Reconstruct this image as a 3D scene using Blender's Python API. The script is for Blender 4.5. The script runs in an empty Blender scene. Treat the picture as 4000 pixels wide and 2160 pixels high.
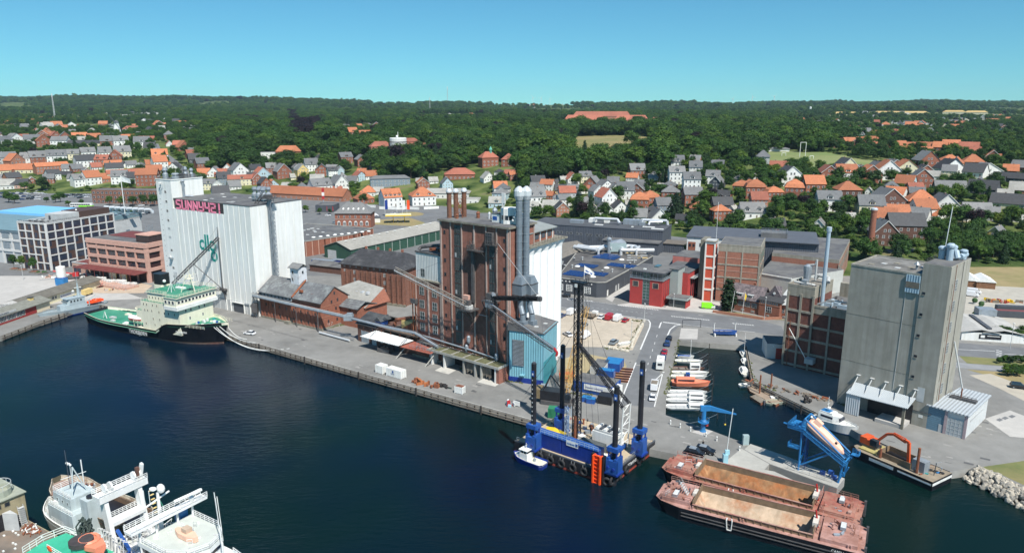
import bpy,random
from math import *
from mathutils import Vector,Matrix,noise
R=radians
random.seed(7)
V3=Vector;SC=bpy.context.scene
COL=SC.collection
# ------------------------------------------------------------------ camera
FPX,PITCH,CAMH=2840.0,R(13.1),80.0
cam_d=bpy.data.cameras.new('camera');cam=bpy.data.objects.new('camera',cam_d);COL.objects.link(cam)
cam.location=(0,0,CAMH);cam.rotation_euler=(R(90)-PITCH,0,0)
cam_d.sensor_width=36;cam_d.lens=36*FPX/4000;cam_d.clip_start=1;cam_d.clip_end=40000
SC.camera=cam
# ------------------------------------------------------------------ world, sun, exposure
SUN_AZ,SUN_EL=-63.0,54.0 
W=bpy.data.worlds.new('World');SC.world=W;W.use_nodes=True
nt=W.node_tree;bg=nt.nodes['Background'];sky=nt.nodes.new('ShaderNodeTexSky')
sky.sky_type='NISHITA';sky.sun_disc=False;sky.sun_elevation=R(SUN_EL);sky.sun_rotation=R(90-SUN_AZ)
sky.air_density=1.0;sky.dust_density=0.0;sky.ozone_density=2.5;sky.altitude=0
tcw=nt.nodes.new('ShaderNodeTexCoord');adv=nt.nodes.new('ShaderNodeVectorMath');adv.operation='ADD';adv.inputs[1].default_value=(0,0,.03)
nt.links.new(tcw.outputs['Generated'],adv.inputs[0]);nt.links.new(adv.outputs[0],sky.inputs[0]) 
tint=nt.nodes.new('ShaderNodeMix');tint.data_type='RGBA';tint.blend_type='MULTIPLY';tint.inputs[0].default_value=1;tint.inputs[7].default_value=(.46,1.0,1.14,1)
nt.links.new(sky.outputs[0],tint.inputs[6]);nt.links.new(tint.outputs[2],bg.inputs[0]);bg.inputs[1].default_value=0.072
sl=bpy.data.lights.new('sun','SUN');sl.energy=4.6;sl.angle=R(.5);sl.color=(1,.965,.9)
sun=bpy.data.objects.new('sun',sl);COL.objects.link(sun);sun.location=(0,-50,300)
ce=cos(R(SUN_EL));sdir=V3((ce*cos(R(SUN_AZ)),ce*sin(R(SUN_AZ)),sin(R(SUN_EL))))
sun.rotation_euler=sdir.to_track_quat('Z','Y').to_euler()
SC.view_settings.view_transform='Standard';SC.view_settings.look='None'
SC.view_settings.exposure=0.42;SC.view_settings.gamma=1;SC.view_settings.use_curve_mapping=False
SC.render.engine='CYCLES';SC.cycles.use_denoising=True;SC.cycles.max_bounces=5
SC.cycles.diffuse_bounces=2;SC.cycles.glossy_bounces=2;SC.cycles.transparent_max_bounces=6
SC.cycles.volume_bounces=0;SC.cycles.use_adaptive_sampling=True;SC.cycles.adaptive_threshold=.02
SC.cycles.sample_clamp_indirect=4

# ------------------------------------------------------------------ survey: bearings from the air to points on the ground
CT,ST=cos(PITCH),sin(PITCH)
ZW={0:(0,0,.644),1:(0,800,2.318),2:(900,800,2.319),3:(1550,740,1.830),4:(2150,800,2.319),5:(2600,1150,1.855),
      6:(3000,850,1.546),7:(0,1780,2.862),8:(1950,1350,2.318),9:(2450,1700,2.576),10:(3000,1550,2.529),
      11:(350,1050,3.477),12:(1350,1250,3.477),13:(2150,1200,2.782),14:(2850,1150,2.529),15:(560,600,2.319),
      16:(0,330,2.576),17:(1000,330,2.576),18:(2000,330,2.576),19:(3000,330,2.576),20:(2600,850,3.435),21:(3600,950,1.855),22:(0,780,2.675),23:(0,1820,4.092),24:(400,1850,4.4875),25:(2150,1500,3.4775)}
def S(k,x,y):
    a,b,c=ZW[k];return(a+x/c,b+y/c)
def ray(k,x,y):
    x,y=S(k,x,y)
    u=(x-2000)/FPX;v=(y-1080)/FPX
    return(u,CT-v*ST,-(ST+v*CT))
def q(k,x,y,z=0):
    d=ray(k,x,y);s=(z-CAMH)/d[2]
    return V3((d[0]*s,d[1]*s,z))
def inpoly(x,y,P):
    c=False
    for(x0,y0),(x1,y1)in zip(P,P[1:]+P[:1]):
        if(y0>y)!=(y1>y)and x<(x1-x0)*(y-y0)/(y1-y0)+x0:c=not c
    return c
def sstep(a,b,x):
    t=min(1,max(0,(x-a)/(b-a)));return t*t*(3-2*t)
def prof(s):
    P=((0,0),(60,8),(130,19),(250,30),(420,37),(900,43),(2000,47),(3200,52),(20000,52))
    for(a,b),(c,d)in zip(P,P[1:]):
        if s<=c:return b+(d-b)*(s-a)/(c-a)
    return 52
def hz(X,Y):
    """ground height away from the harbour"""
    yb=480+130*(1-sstep(-60,60,X))+90*(1-sstep(-250,-80,X))-112*sstep(90,200,X)
    s=Y-yb
    if s<=0:return 0.0
    h=prof(s)
    if Y>900:
        k=sstep(900,4500,Y)
        h+=k*(12+22*noise.noise((X/900,Y/900,3.1))+16*noise.noise((X/350,Y/500,7.7)))
        h+=sstep(3000,4800,Y)*(16+42*(1-sstep(-.62,.05,X/Y))+8*sstep(.2,.5,X/Y))
    h+=min(1,s/150)*2.0*noise.noise((X/120,Y/120,1.3))
    return h
def at(k,x,y):
    """point where the bearing meets the ground"""
    d=ray(k,x,y);a=100.0
    last=a
    while a<9000:
        X,Y,Z=d[0]*a,d[1]*a,CAMH+d[2]*a
        if Z<=hz(X,Y):break
        last=a;a*=1.004
    else:return at(k,x,y+4)
    lo,hi=last,a
    for _ in range(12):
        m=(lo+hi)/2
        if CAMH+d[2]*m<=hz(d[0]*m,d[1]*m):hi=m
        else:lo=m
    return V3((d[0]*hi,d[1]*hi,hz(d[0]*hi,d[1]*hi)))
def proj(X,Y,Z):
    z=Z-CAMH;f=Y*CT-z*ST
    if f<1:return(-1e5,0)
    return((2000+FPX*X/f)*.644,(1080-FPX*(Y*ST+z*CT)/f)*.644)

# ------------------------------------------------------------------ materials
_M={}
def mat(name,col=(),rough=.8,var=.12,scale=.35,metal=0,bump=0,stripe=None,rnd=0,col2=None,amt=.5,stain=0,rows=None,spec=.5,bscale=None,streak=0,emit=0,thr=.5):
    """principled surface whose colour is broken up by noise laid out in world space"""
    if name in _M:return _M[name]
    assert col,name
    m=bpy.data.materials.new(name);m.use_nodes=True;n=m.node_tree.nodes;L=m.node_tree.links
    b=n['Principled BSDF'];b.inputs['Roughness'].default_value=rough;b.inputs['Metallic'].default_value=metal
    b.inputs['Specular IOR Level'].default_value=spec
    g=n.new('ShaderNodeNewGeometry')
    def nz(sc,det=4,st=None,rg=.6):
        t=n.new('ShaderNodeTexNoise');t.inputs['Scale'].default_value=sc;t.inputs['Detail'].default_value=det;t.inputs['Roughness'].default_value=rg
        if st:
            mp=n.new('ShaderNodeMapping');mp.inputs['Scale'].default_value=st;L.new(g.outputs['Position'],mp.inputs[0]);L.new(mp.outputs[0],t.inputs[0])
        else:L.new(g.outputs['Position'],t.inputs[0])
        return t
    def ramp(src,a,bb,ca,cb):
        r=n.new('ShaderNodeValToRGB');r.color_ramp.elements[0].position=a;r.color_ramp.elements[1].position=bb
        r.color_ramp.elements[0].color=(*ca,1);r.color_ramp.elements[1].color=(*cb,1);L.new(src,r.inputs[0]);return r
    def mul(c1,c2,f=1.0,mode='MULTIPLY'):
        x=n.new('ShaderNodeMix');x.data_type='RGBA';x.blend_type=mode;x.inputs[0].default_value=f
        L.new(c1,x.inputs[6]);L.new(c2,x.inputs[7]);return x.outputs[2]
    t=nz(scale)
    lo=tuple(max(0,c*(1-var))for c in col);hi=tuple(min(1,c*(1+var))for c in col)
    out=ramp(t.outputs[0],.3,.7,lo,hi).outputs[0]
    if col2:
        t2=nz(scale*.4,6,rg=.7);x=n.new('ShaderNodeMix');x.data_type='RGBA'
        r=ramp(t2.outputs[0],thr-.08,thr+.1,(0,0,0),(1,1,1));mm=n.new('ShaderNodeMath');mm.operation='MULTIPLY';mm.inputs[1].default_value=amt
        L.new(r.outputs[0],mm.inputs[0]);L.new(mm.outputs[0],x.inputs[0]);L.new(out,x.inputs[6]);x.inputs[7].default_value=(*col2,1);out=x.outputs[2]
    if streak:
        t3=nz(1.0,5,(.9,.9,.045));k=1-streak
        out=mul(out,ramp(t3.outputs[0],.38,.62,(k,k,k*.97),(1,1,1)).outputs[0])
    if stain:
        t4=nz(.06,6,rg=.7);k=1-stain
        out=mul(out,ramp(t4.outputs[0],.35,.6,(k,k,k),(1,1,1)).outputs[0])
    if rows:
        mp=n.new('ShaderNodeSeparateXYZ');L.new(g.outputs['Position'],mp.inputs[0])
        a=n.new('ShaderNodeMath');a.operation='MULTIPLY';a.inputs[1].default_value=6.283/rows;L.new(mp.outputs[2],a.inputs[0])
        s_=n.new('ShaderNodeMath');s_.operation='SINE';L.new(a.outputs[0],s_.inputs[0])
        out=mul(out,ramp(s_.outputs[0],0,.5,(.84,.84,.84),(1,1,1)).outputs[0])
        t5=nz(1.0,3,(2.2,2.2,6));out=mul(out,ramp(t5.outputs[0],.3,.7,(.82,.8,.8),(1.1,1.1,1.1)).outputs[0])
    if rnd:
        oi=n.new('ShaderNodeObjectInfo');out=mul(out,ramp(oi.outputs['Random'],0,1,(1-rnd,)*3,(1+rnd,1+rnd*.8,1+rnd*.5)).outputs[0])
    L.new(out,b.inputs['Base Color'])
    h=None
    if stripe:
        d=n.new('ShaderNodeVectorMath');d.operation='DOT_PRODUCT';L.new(g.outputs['Position'],d.inputs[0]);d.inputs[1].default_value=stripe[1]if isinstance(stripe,tuple)else(.82+.57,-.57+.82,0)
        a=n.new('ShaderNodeMath');a.operation='MULTIPLY';a.inputs[1].default_value=6.283/(stripe[0]if isinstance(stripe,tuple)else stripe);L.new(d.outputs['Value'],a.inputs[0])
        h=n.new('ShaderNodeMath');h.operation='SINE';L.new(a.outputs[0],h.inputs[0])
        bp=n.new('ShaderNodeBump');bp.inputs['Strength'].default_value=.9;bp.inputs['Distance'].default_value=.06;L.new(h.outputs[0],bp.inputs['Height']);L.new(bp.outputs[0],b.inputs['Normal'])
    elif bump:
        t6=nz(bscale or scale*6,4);bp=n.new('ShaderNodeBump');bp.inputs['Strength'].default_value=.8;bp.inputs['Distance'].default_value=bump
        L.new(t6.outputs[0],bp.inputs['Height']);L.new(bp.outputs[0],b.inputs['Normal'])
    if emit:
        b.inputs['Emission Strength'].default_value=emit;b.inputs['Emission Color'].default_value=(*col,1)
    _M[name]=m
    return m
WT=mat('white_paint',(.8,.8,.77),.6,.05,.5,streak=.12)
offwhite=mat('offwhite_render',(.7,.69,.65),.8,.06,.5,stain=.15)
cream=mat('cream_paint',(.74,.68,.47),.5,.05,.5,streak=.16)
yellow=mat('yellow_render',(.68,.5,.2),.8,.08,.5)
grey=mat('grey_paint',(.3,.31,.32),.6,.1,.5)
LG=mat('pale_grey_render',(.5,.51,.5),.8,.1,.5,stain=.15)
DG=mat('dark_grey_cladding',(.075,.082,.095),.6,.12,.4)
BK=mat('black_steel',(.018,.018,.022),.45,.3,.6)
conc=mat('concrete',(.4,.39,.355),.9,.1,.5,stain=.15,streak=.15)
dconc=mat('weathered_concrete',(.27,.25,.2),.9,.15,.7,streak=.3,stain=.2)
brick=mat('red_brick',(.34,.13,.08),.9,.15,1.2,rows=.24,stain=.15)
brick2=mat('brown_brick',(.27,.125,.085),.9,.2,1.1,rows=.24,streak=.25)
brick3=mat('orange_brick',(.44,.2,.125),.9,.12,1.1,rows=.24,stain=.12)
dbrick=mat('dark_brick',(.15,.075,.055),.9,.2,1.1,rows=.24)
pinkbrick=mat('pale_pink_brick',(.56,.35,.27),.9,.1,1,rows=.24)
tile=mat('orange_clay_tiles',(.5,.185,.09),.85,.15,.9,rows=.5,rnd=.22,stain=.15)
rtile=mat('red_clay_tiles',(.4,.14,.09),.85,.15,.9,rows=.5,rnd=.2,stain=.2)
slate=mat('grey_slates',(.19,.2,.21),.75,.15,.8,rows=.4,rnd=.3,stain=.2)
dslate=mat('dark_roofing',(.05,.052,.058),.75,.2,.8,rnd=.3)
eternit=mat('pale_fibre_cement_roof',(.38,.37,.34),.9,.12,.6,streak=.1,stain=.25)
GS=mat('dark_window_glass',(.025,.032,.042),.08,.3,.3,spec=.8)
bglass=mat('blue_green_glass',(.07,.13,.15),.08,.2,.3,spec=.8)
SE=mat('galvanised_steel',(.34,.38,.42),.45,.12,.8,metal=.3,streak=.15)
DS=mat('dark_weathered_steel',(.09,.085,.085),.6,.3,.8)
alu=mat('bright_duct_metal',(.62,.64,.65),.35,.08,.8,metal=.2)
rust=mat('rusty_steel',(.27,.09,.04),.85,.3,.7,col2=(.1,.05,.04))
felt=mat('roofing_felt',(.1,.1,.105),.9,.25,.3,col2=(.2,.195,.18),amt=.6)
bluep=mat('blue_paint',(.02,.085,.32),.45,.2,.4)
dblue=mat('deep_blue_paint',(.012,.04,.25),.45,.15,.5)
lblue=mat('sky_blue_steel',(.025,.18,.42),.45,.12,.5)
orange=mat('signal_orange',(.9,.09,.015),.5,.1,.5)
salmon=mat('faded_orange_paint',(.82,.26,.15),.5,.07,.5)
pinkl=mat('pale_faded_lifeboat_paint',(.83,.5,.36),.5,.06,.5)
redp=mat('red_paint',(.45,.03,.03),.4,.1,.5)
yellowp=mat('yellow_paint',(.75,.5,.03),.5,.1,.5)
greenp=mat('green_deck_paint',(.035,.23,.14),.6,.2,.35,col2=(.09,.29,.2))
wood=mat('weathered_timber',(.17,.14,.11),.9,.3,1,col2=(.3,.27,.22))
dwood=mat('tarred_timber',(.035,.03,.028),.8,.3,1)
rubber=mat('tyre_rubber',(.02,.02,.022),.8,.3,2)
skin=mat('skin',(.55,.32,.22),.6,.1,3)

# ------------------------------------------------------------------ mesh building
class MB:
    def __init__(s):s.v=[];s.f=[];s.mi=[];s.mats=[]
    def _m(s,m):
        if m not in s.mats:s.mats.append(m)
        return s.mats.index(m)
    def face(s,pts,m):
        i=len(s.v);s.v+=[tuple(p)for p in pts];s.f.append(tuple(range(i,i+len(pts))));s.mi.append(s._m(m));return s
    def add(s,vs,fs,m):
        i=len(s.v);k=s._m(m);s.v+=[tuple(p)for p in vs]
        for f in fs:s.f.append(tuple(a+i for a in f));s.mi.append(k)
        return s
    def box(s,x0,y0,z0,x1,y1,z1,m):
        v=[(x0,y0,z0),(x1,y0,z0),(x1,y1,z0),(x0,y1,z0),(x0,y0,z1),(x1,y0,z1),(x1,y1,z1),(x0,y1,z1)]
        return s.add(v,[(3,2,1,0),(4,5,6,7),(0,1,5,4),(1,2,6,5),(2,3,7,6),(3,0,4,7)],m)
    def prism(s,poly,z0,z1,m,mtop=None):
        n=len(poly);v=[(p[0],p[1],z0)for p in poly]+[(p[0],p[1],z1)for p in poly]
        s.add(v,[tuple(range(n-1,-1,-1))]+[(i,(i+1)% n,n+(i+1)% n,n+i)for i in range(n)],m)
        return s.add(v[n:],[tuple(range(n))],mtop or m)
    def loft(s,secs,m,cap=True,closed=True):
        n=len(secs[0]);v=[p for sc in secs for p in sc];fs=[]
        for j in range(len(secs)-1):
            for i in range(n if closed else n-1):
                a=j*n+i;b=j*n+(i+1)% n;fs.append((a,b,b+n,a+n))
        if cap:fs.append(tuple(range(n-1,-1,-1)));fs.append(tuple((len(secs)-1)*n+i for i in range(n)))
        return s.add(v,fs,m)
    def tube(s,p0,p1,r,m,n=8,r2=None):
        p0,p1=V3(p0),V3(p1);d=(p1-p0)
        if d.length<1e-6:return s
        d.normalize();a=d.orthogonal().normalized();b=d.cross(a);r2=r if r2 is None else r2
        ring=lambda p,rr:[p+(a*cos(6.28319*i/n)+b*sin(6.28319*i/n))*rr for i in range(n)]
        return s.loft([ring(p0,r),ring(p1,r2)],m)
    def path(s,pts,r,m,n=6):
        for a,b in zip(pts,pts[1:]):s.tube(a,b,r,m,n)
        return s
    def lathe(s,c,prof_,m,n=12):
        c=V3(c);return s.loft([[c+V3((r*cos(6.28319*i/n),r*sin(6.28319*i/n),z))for i in range(n)]for r,z in prof_],m)
    def ball(s,c,r,m,n=10,sq=1):
        return s.lathe(c,[(max(.01,r*sin(pi*j/6)),-r*sq*cos(pi*j/6))for j in range(7)],m,n)
    def ring(s,c,ax,r,t,m,n=14,k=6):
        c=V3(c);ax=V3(ax).normalized();a=ax.orthogonal().normalized();b=ax.cross(a);vs=[];fs=[]
        for i in range(n):
            u=a*cos(6.28319*i/n)+b*sin(6.28319*i/n)
            for j in range(k):
                vs.append(c+u*(r+t*cos(6.28319*j/k))+ax*t*sin(6.28319*j/k))
        for i in range(n):
            for j in range(k):fs.append((i*k+j,((i+1)% n)*k+j,((i+1)% n)*k+(j+1)% k,i*k+(j+1)% k))
        return s.add(vs,fs,m)
    def rail(s,pts,m,h=1.0,r=.035,gap=1.8,rails=2,closed=False):
        pts=[V3(p)for p in pts]
        if closed:pts.append(pts[0])
        for a,b in zip(pts,pts[1:]):
            for k in range(rails):s.tube(a+V3((0,0,h*(k+1)/rails)),b+V3((0,0,h*(k+1)/rails)),r,m,4)
            L=(b-a).length;nn=max(1,int(L/gap))
            for i in range(nn+1):p=a.lerp(b,i/nn);s.tube(p,p+V3((0,0,h)),r,m,4)
        return s
    def truss(s,p0,p1,w,m,r=.08,n=8,taper=1,up=(0,0,1)):
        """square lattice girder"""
        p0,p1=V3(p0),V3(p1);d=(p1-p0).normalized();a=d.cross(V3(up))
        if a.length<1e-3:a=V3((1,0,0))
        a.normalize();b=d.cross(a)
        C=[]
        for i in range(n+1):
            k=i/n;ww=w/2*(1+(taper-1)*k);p=p0.lerp(p1,k)
            C.append([p+a*x*ww+b*y*ww for x,y in((-1,-1),(1,-1),(1,1),(-1,1))])
        for i in range(n):
            for j in range(4):
                s.tube(C[i][j],C[i+1][j],r,m,4);s.tube(C[i][j],C[i+1][(j+1)% 4]if i % 2 else C[i+1][(j-1)% 4],r*.6,m,3)
                s.tube(C[i][j],C[i][(j+1)% 4],r*.6,m,3)
        return s
    def data(s,name,smooth=False):
        me=bpy.data.meshes.new(name);me.from_pydata(s.v,[],s.f)
        for m in s.mats:me.materials.append(m)
        me.polygons.foreach_set('material_index',s.mi)
        if smooth:me.polygons.foreach_set('use_smooth',[True]*len(s.f))
        me.update();return me
    def build(s,name,parent=None,loc=None,smooth=False):
        return obj(name,s.data(name,smooth),parent,loc)
def obj(name,me,parent=None,loc=None,rot=None,scale=None):
    o=bpy.data.objects.new(name,me);COL.objects.link(o)
    if parent is not None:o.parent=parent
    if loc is not None:o.location=loc
    if rot is not None:o.rotation_euler=rot if hasattr(rot,'__len__')else(0,0,rot)
    if scale is not None:o.scale=scale
    return o
def tag(o,label=None,cat=None,group=None,kind=None):
    if label:o['label']=label
    if cat:o['category']=cat
    if group:o['group']=group
    if kind:o['kind']=kind
    return o
_cube={}
def cube(m):
    if m.name not in _cube:_cube[m.name]=MB().box(-.5,-.5,0,.5,.5,1,m).data('block_' +m.name)
    return _cube[m.name]
class T:
    """a thing: an Empty at its base with parts in local coordinates"""
    def __init__(s,name,label,cat,loc=(0,0,0),rot=0,group=None):
        s.o=obj(name,None,None,loc,rot);tag(s.o,label,cat,group);s.o.empty_display_size=.5
    def box(s,name,m,x0,y0,z0,x1,y1,z1,parent=None):
        return obj(name,cube(m),parent or s.o,((x0+x1)/2,(y0+y1)/2,z0),None,(x1-x0,y1-y0,z1-z0))
    def mb(s,name,mb,parent=None,smooth=False):return mb.build(name,parent or s.o,smooth=smooth)
    def put(s,name,me,loc,rot=0,parent=None,scale=None):return obj(name,me,parent or s.o,loc,rot,scale)
_w={}
def win(w,h,nx=2,ny=2,fr=None,gl=None,t=.09,proud=.06):
    """a window with frame, glazing bars and set-back glass; faces -y, origin bottom centre"""
    fr=fr or WT;gl=gl or GS;key=(round(w,2),round(h,2),nx,ny,fr.name,gl.name,t)
    if key not in _w:
        b=MB();x0,x1=-w/2,w/2
        b.face([(x0,-proud*.3,0),(x1,-proud*.3,0),(x1,-proud*.3,h),(x0,-proud*.3,h)],gl)
        for i in range(nx+1):
            x=x0+w*i/nx;tt=t if i in(0,nx)else t*.6;a=max(x0,x-tt/2);c=min(x1,x+tt/2)
            if i==0:c=x0+tt
            if i==nx:a=x1-tt
            b.box(a,-proud,0,c,.02,h,fr)
        for i in range(ny+1):
            z=h*i/ny;tt=t if i in(0,ny)else t*.6
            a=max(0,z-tt/2);c=min(h,z+tt/2)
            b.box(x0+.01,-proud*.9,a,x1-.01,.01,c,fr)
        _w[key]=b.data('window_pane_set')
    return _w[key]
def faceput(t,me,face,u,z,Lx,Ly,name='window',parent=None,off=.02):
    """put a mesh that faces -y on a face of the box [0..Lx] x [0..Ly]"""
    loc,r={'f':((u,-off,z),0),'r':((Lx+off,u,z),pi/2),'b':((u,Ly+off,z),pi),'l':((-off,u,z),-pi/2)}[face]
    return t.put(name,me,loc,r,parent)
def frame(A,B):
    """angle and length of the line from A to B"""
    d=B-A;return atan2(d.y,d.x),hypot(d.x,d.y)
def txm(s,size,m,depth=.05):
    cu=bpy.data.curves.new('lettering','FONT');cu.body=s;cu.size=size;cu.extrude=depth;cu.resolution_u=2
    o=bpy.data.objects.new('lettering',cu);COL.objects.link(o);dg=bpy.context.evaluated_depsgraph_get();dg.update()
    me=bpy.data.meshes.new_from_object(o.evaluated_get(dg));me.materials.clear();me.materials.append(m)
    bpy.data.objects.remove(o);bpy.data.curves.remove(cu);return me
def wp(k,x,y,O,rot,off=0):
    """local point, in the frame of a building at O turned by rot, where a bearing meets the upright plane y = off"""
    e=V3((cos(rot),sin(rot),0));n_=V3((-e.y,e.x,0));d=V3(ray(k,x,y));P0=V3((O[0],O[1],0))+n_*off
    s=P0.dot(n_)/d.dot(n_);h=d*s
    return V3(((h-P0).dot(e),off,CAMH+h.z))

# ------------------------------------------------------------------ the water, the land, the sky side of things
def water_mat():
    m=bpy.data.materials.new('harbour_water');m.use_nodes=True;n=m.node_tree.nodes;L=m.node_tree.links;b=n['Principled BSDF']
    g=n.new('ShaderNodeNewGeometry')
    t=n.new('ShaderNodeTexNoise');t.inputs['Scale'].default_value=.012;t.inputs['Detail'].default_value=3;L.new(g.outputs['Position'],t.inputs[0])
    r=n.new('ShaderNodeValToRGB');r.color_ramp.elements[0].position=.4;r.color_ramp.elements[1].position=.62
    r.color_ramp.elements[0].color=(.002,.012,.011,1);r.color_ramp.elements[1].color=(.002,.008,.024,1)
    L.new(t.outputs[0],r.inputs[0]);L.new(r.outputs[0],b.inputs['Base Color'])
    b.inputs['Roughness'].default_value=.14;b.inputs['IOR'].default_value=1.33;b.inputs['Specular IOR Level'].default_value=.19
    mp=n.new('ShaderNodeMapping');mp.inputs['Rotation'].default_value=(0,0,R(-20));mp.inputs['Scale'].default_value=(.55,1.5,1);L.new(g.outputs['Position'],mp.inputs[0])
    w1=n.new('ShaderNodeTexNoise');w1.inputs['Scale'].default_value=.55;w1.inputs['Detail'].default_value=6;w1.inputs['Roughness'].default_value=.62;L.new(mp.outputs[0],w1.inputs[0])
    w2=n.new('ShaderNodeTexNoise');w2.inputs['Scale'].default_value=.03;w2.inputs['Detail'].default_value=3;L.new(g.outputs['Position'],w2.inputs[0])
    r2=n.new('ShaderNodeMapRange');r2.inputs[1].default_value=.35;r2.inputs[2].default_value=.65;r2.inputs[3].default_value=.25;r2.inputs[4].default_value=1;L.new(w2.outputs[0],r2.inputs[0])
    bp=n.new('ShaderNodeBump');bp.inputs['Distance'].default_value=.2;L.new(r2.outputs[0],bp.inputs['Strength']);L.new(w1.outputs[0],bp.inputs['Height']);L.new(bp.outputs[0],b.inputs['Normal'])
    return m
WZ=-1.9
sea=MB();sea.face([(-900,-200,WZ),(900,-200,WZ),(900,420,WZ),(-900,420,WZ)],water_mat());tag(sea.build('water'),kind='structure')

asphalt=mat('worn_asphalt',(.225,.22,.205),.9,.1,.25,stain=.25,col2=(.27,.265,.25),amt=.5)
road_m=mat('road_asphalt',(.17,.175,.18),.9,.1,.3,stain=.2)
gravel=mat('pale_gravel',(.5,.43,.34),.95,.08,.5,stain=.12,col2=(.42,.36,.28),amt=.6)
quayc=mat('quay_concrete',(.36,.35,.32),.95,.12,.4,stain=.25)
paleconc=mat('pale_paving',(.46,.44,.41),.95,.08,.3,stain=.12)
grass_m=mat('mown_grass',(.13,.15,.05),.95,.2,.1,col2=(.27,.22,.1),amt=.7)
drygrass=mat('dry_grass',(.3,.235,.115),.95,.15,.15,col2=(.2,.19,.07),amt=.7)
def land_mat():
    m=bpy.data.materials.new('land_surface');m.use_nodes=True;n=m.node_tree.nodes;L=m.node_tree.links;b=n['Principled BSDF']
    g=n.new('ShaderNodeNewGeometry');b.inputs['Roughness'].default_value=1;b.inputs['Specular IOR Level'].default_value=.1
    def nz(s,d):t=n.new('ShaderNodeTexNoise');t.inputs['Scale'].default_value=s;t.inputs['Detail'].default_value=d;L.new(g.outputs['Position'],t.inputs[0]);return t
    r=n.new('ShaderNodeValToRGB');L.new(nz(.05,6).outputs[0],r.inputs[0]);e=r.color_ramp.elements
    e[0].position=.35;e[0].color=(.022,.05,.012,1);e[1].position=.62;e[1].color=(.14,.17,.055,1)
    x=e.new(.7);x.color=(.17,.15,.08,1)
    L.new(r.outputs[0],b.inputs['Base Color']);return m
land_m=land_mat()
quay_pts=[V3((-700,215,0)),q(0,0,846),q(0,100,808),q(0,190,778),q(0,236,762),q(0,300,778),q(0,560,840),q(0,900,936),q(0,1340,1058),q(9,150,120),
            q(9,700,232),q(9,1240,372),q(9,1950,577),q(9,1480,362),q(9,1380,345),q(9,1430,288),q(9,2110,532),q(9,2190,432),q(9,1550,190),q(9,1190,80),q(5,340,988),q(5,0,872),
            q(5,8,700),q(5,92,330),q(5,232,345),q(5,590,372),q(5,606,450),q(5,645,640),q(5,1113,868),q(6,330,1180),q(6,545,1300),q(10,1560,640),q(10,1800,735),q(10,2040,700),q(10,2529,960),q(0,2700,1330)]
YJ=345.0
def land():
    """harbour land with vertical quay walls, water basins left open"""
    b=MB();P=[(p.x,p.y)for p in quay_pts]+[(700,40),(700,YJ),(-700,YJ)]
    from mathutils.geometry import tessellate_polygon
    tri=tessellate_polygon([[V3((x,y,0))for x,y in P]])
    b.add([(x,y,0)for x,y in P],[t if(V3(P[t[1]])-V3(P[t[0]])).cross(V3(P[t[2]])-V3(P[t[0]]))>0 else(t[0],t[2],t[1])for t in tri],asphalt)
    for a,c in zip(P,P[1:]):b.face([(*a,-6),(*c,-6),(*c,0),(*a,0)],quayc)
    tag(b.build('ground'),kind='structure')
land()
def terrain():
    b=MB();ys=[];y=YJ
    while y<7200:ys.append(y);y*=1.022 if y>700 else 1.014
    nx=150;vs=[]
    for j,y in enumerate(ys):
        for i in range(nx+1):
            u=-1+2*i/nx
            x=u*(700+max(0,y-YJ)*1.25);vs.append((x,y,hz(x,y)))
    fs=[(j*(nx+1)+i,j*(nx+1)+i+1,(j+1)*(nx+1)+i+1,(j+1)*(nx+1)+i)for j in range(len(ys)-1)for i in range(nx)]
    b.add(vs,fs,land_m);tag(b.build('terrain',smooth=True),kind='structure')
terrain()
def sheet(name,pts,m,lift=.02,kind='structure'):
    """a thin flush layer on the flat ground"""
    b=MB();P=[(p[0],p[1])for p in pts]
    from mathutils.geometry import tessellate_polygon
    tri=tessellate_polygon([[V3((x,y,0))for x,y in P]])
    b.add([(x,y,lift)for x,y in P],[t if(V3(P[t[1]])-V3(P[t[0]])).cross(V3(P[t[2]])-V3(P[t[0]]))>0 else(t[0],t[2],t[1])for t in tri],m)
    return tag(b.build(name),kind=kind)
def strip(b,pts,w,m,lift):
    """ribbon of width w along points, lying on the ground"""
    pts=[V3((p[0],p[1],0))for p in pts];Ls=[]
    for i,p in enumerate(pts):
        d=(pts[min(i+1,len(pts)-1)]-pts[max(i-1,0)]).normalized();nn=V3((-d.y,d.x,0))*w/2
        Ls.append((p+nn,p-nn))
    for(a,c),(e,f)in zip(Ls,Ls[1:]):
        b.face([(v.x,v.y,(hz(v.x,v.y)+lift))for v in(c,f,e,a)],m)
def dense(pts,step=12):
    out=[]
    for a,b_ in zip(pts,pts[1:]):
        n_=max(1,int((b_-a).length/step));out+=[a.lerp(b_,i/n_)for i in range(n_)]
    return out+[pts[-1]]

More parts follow.
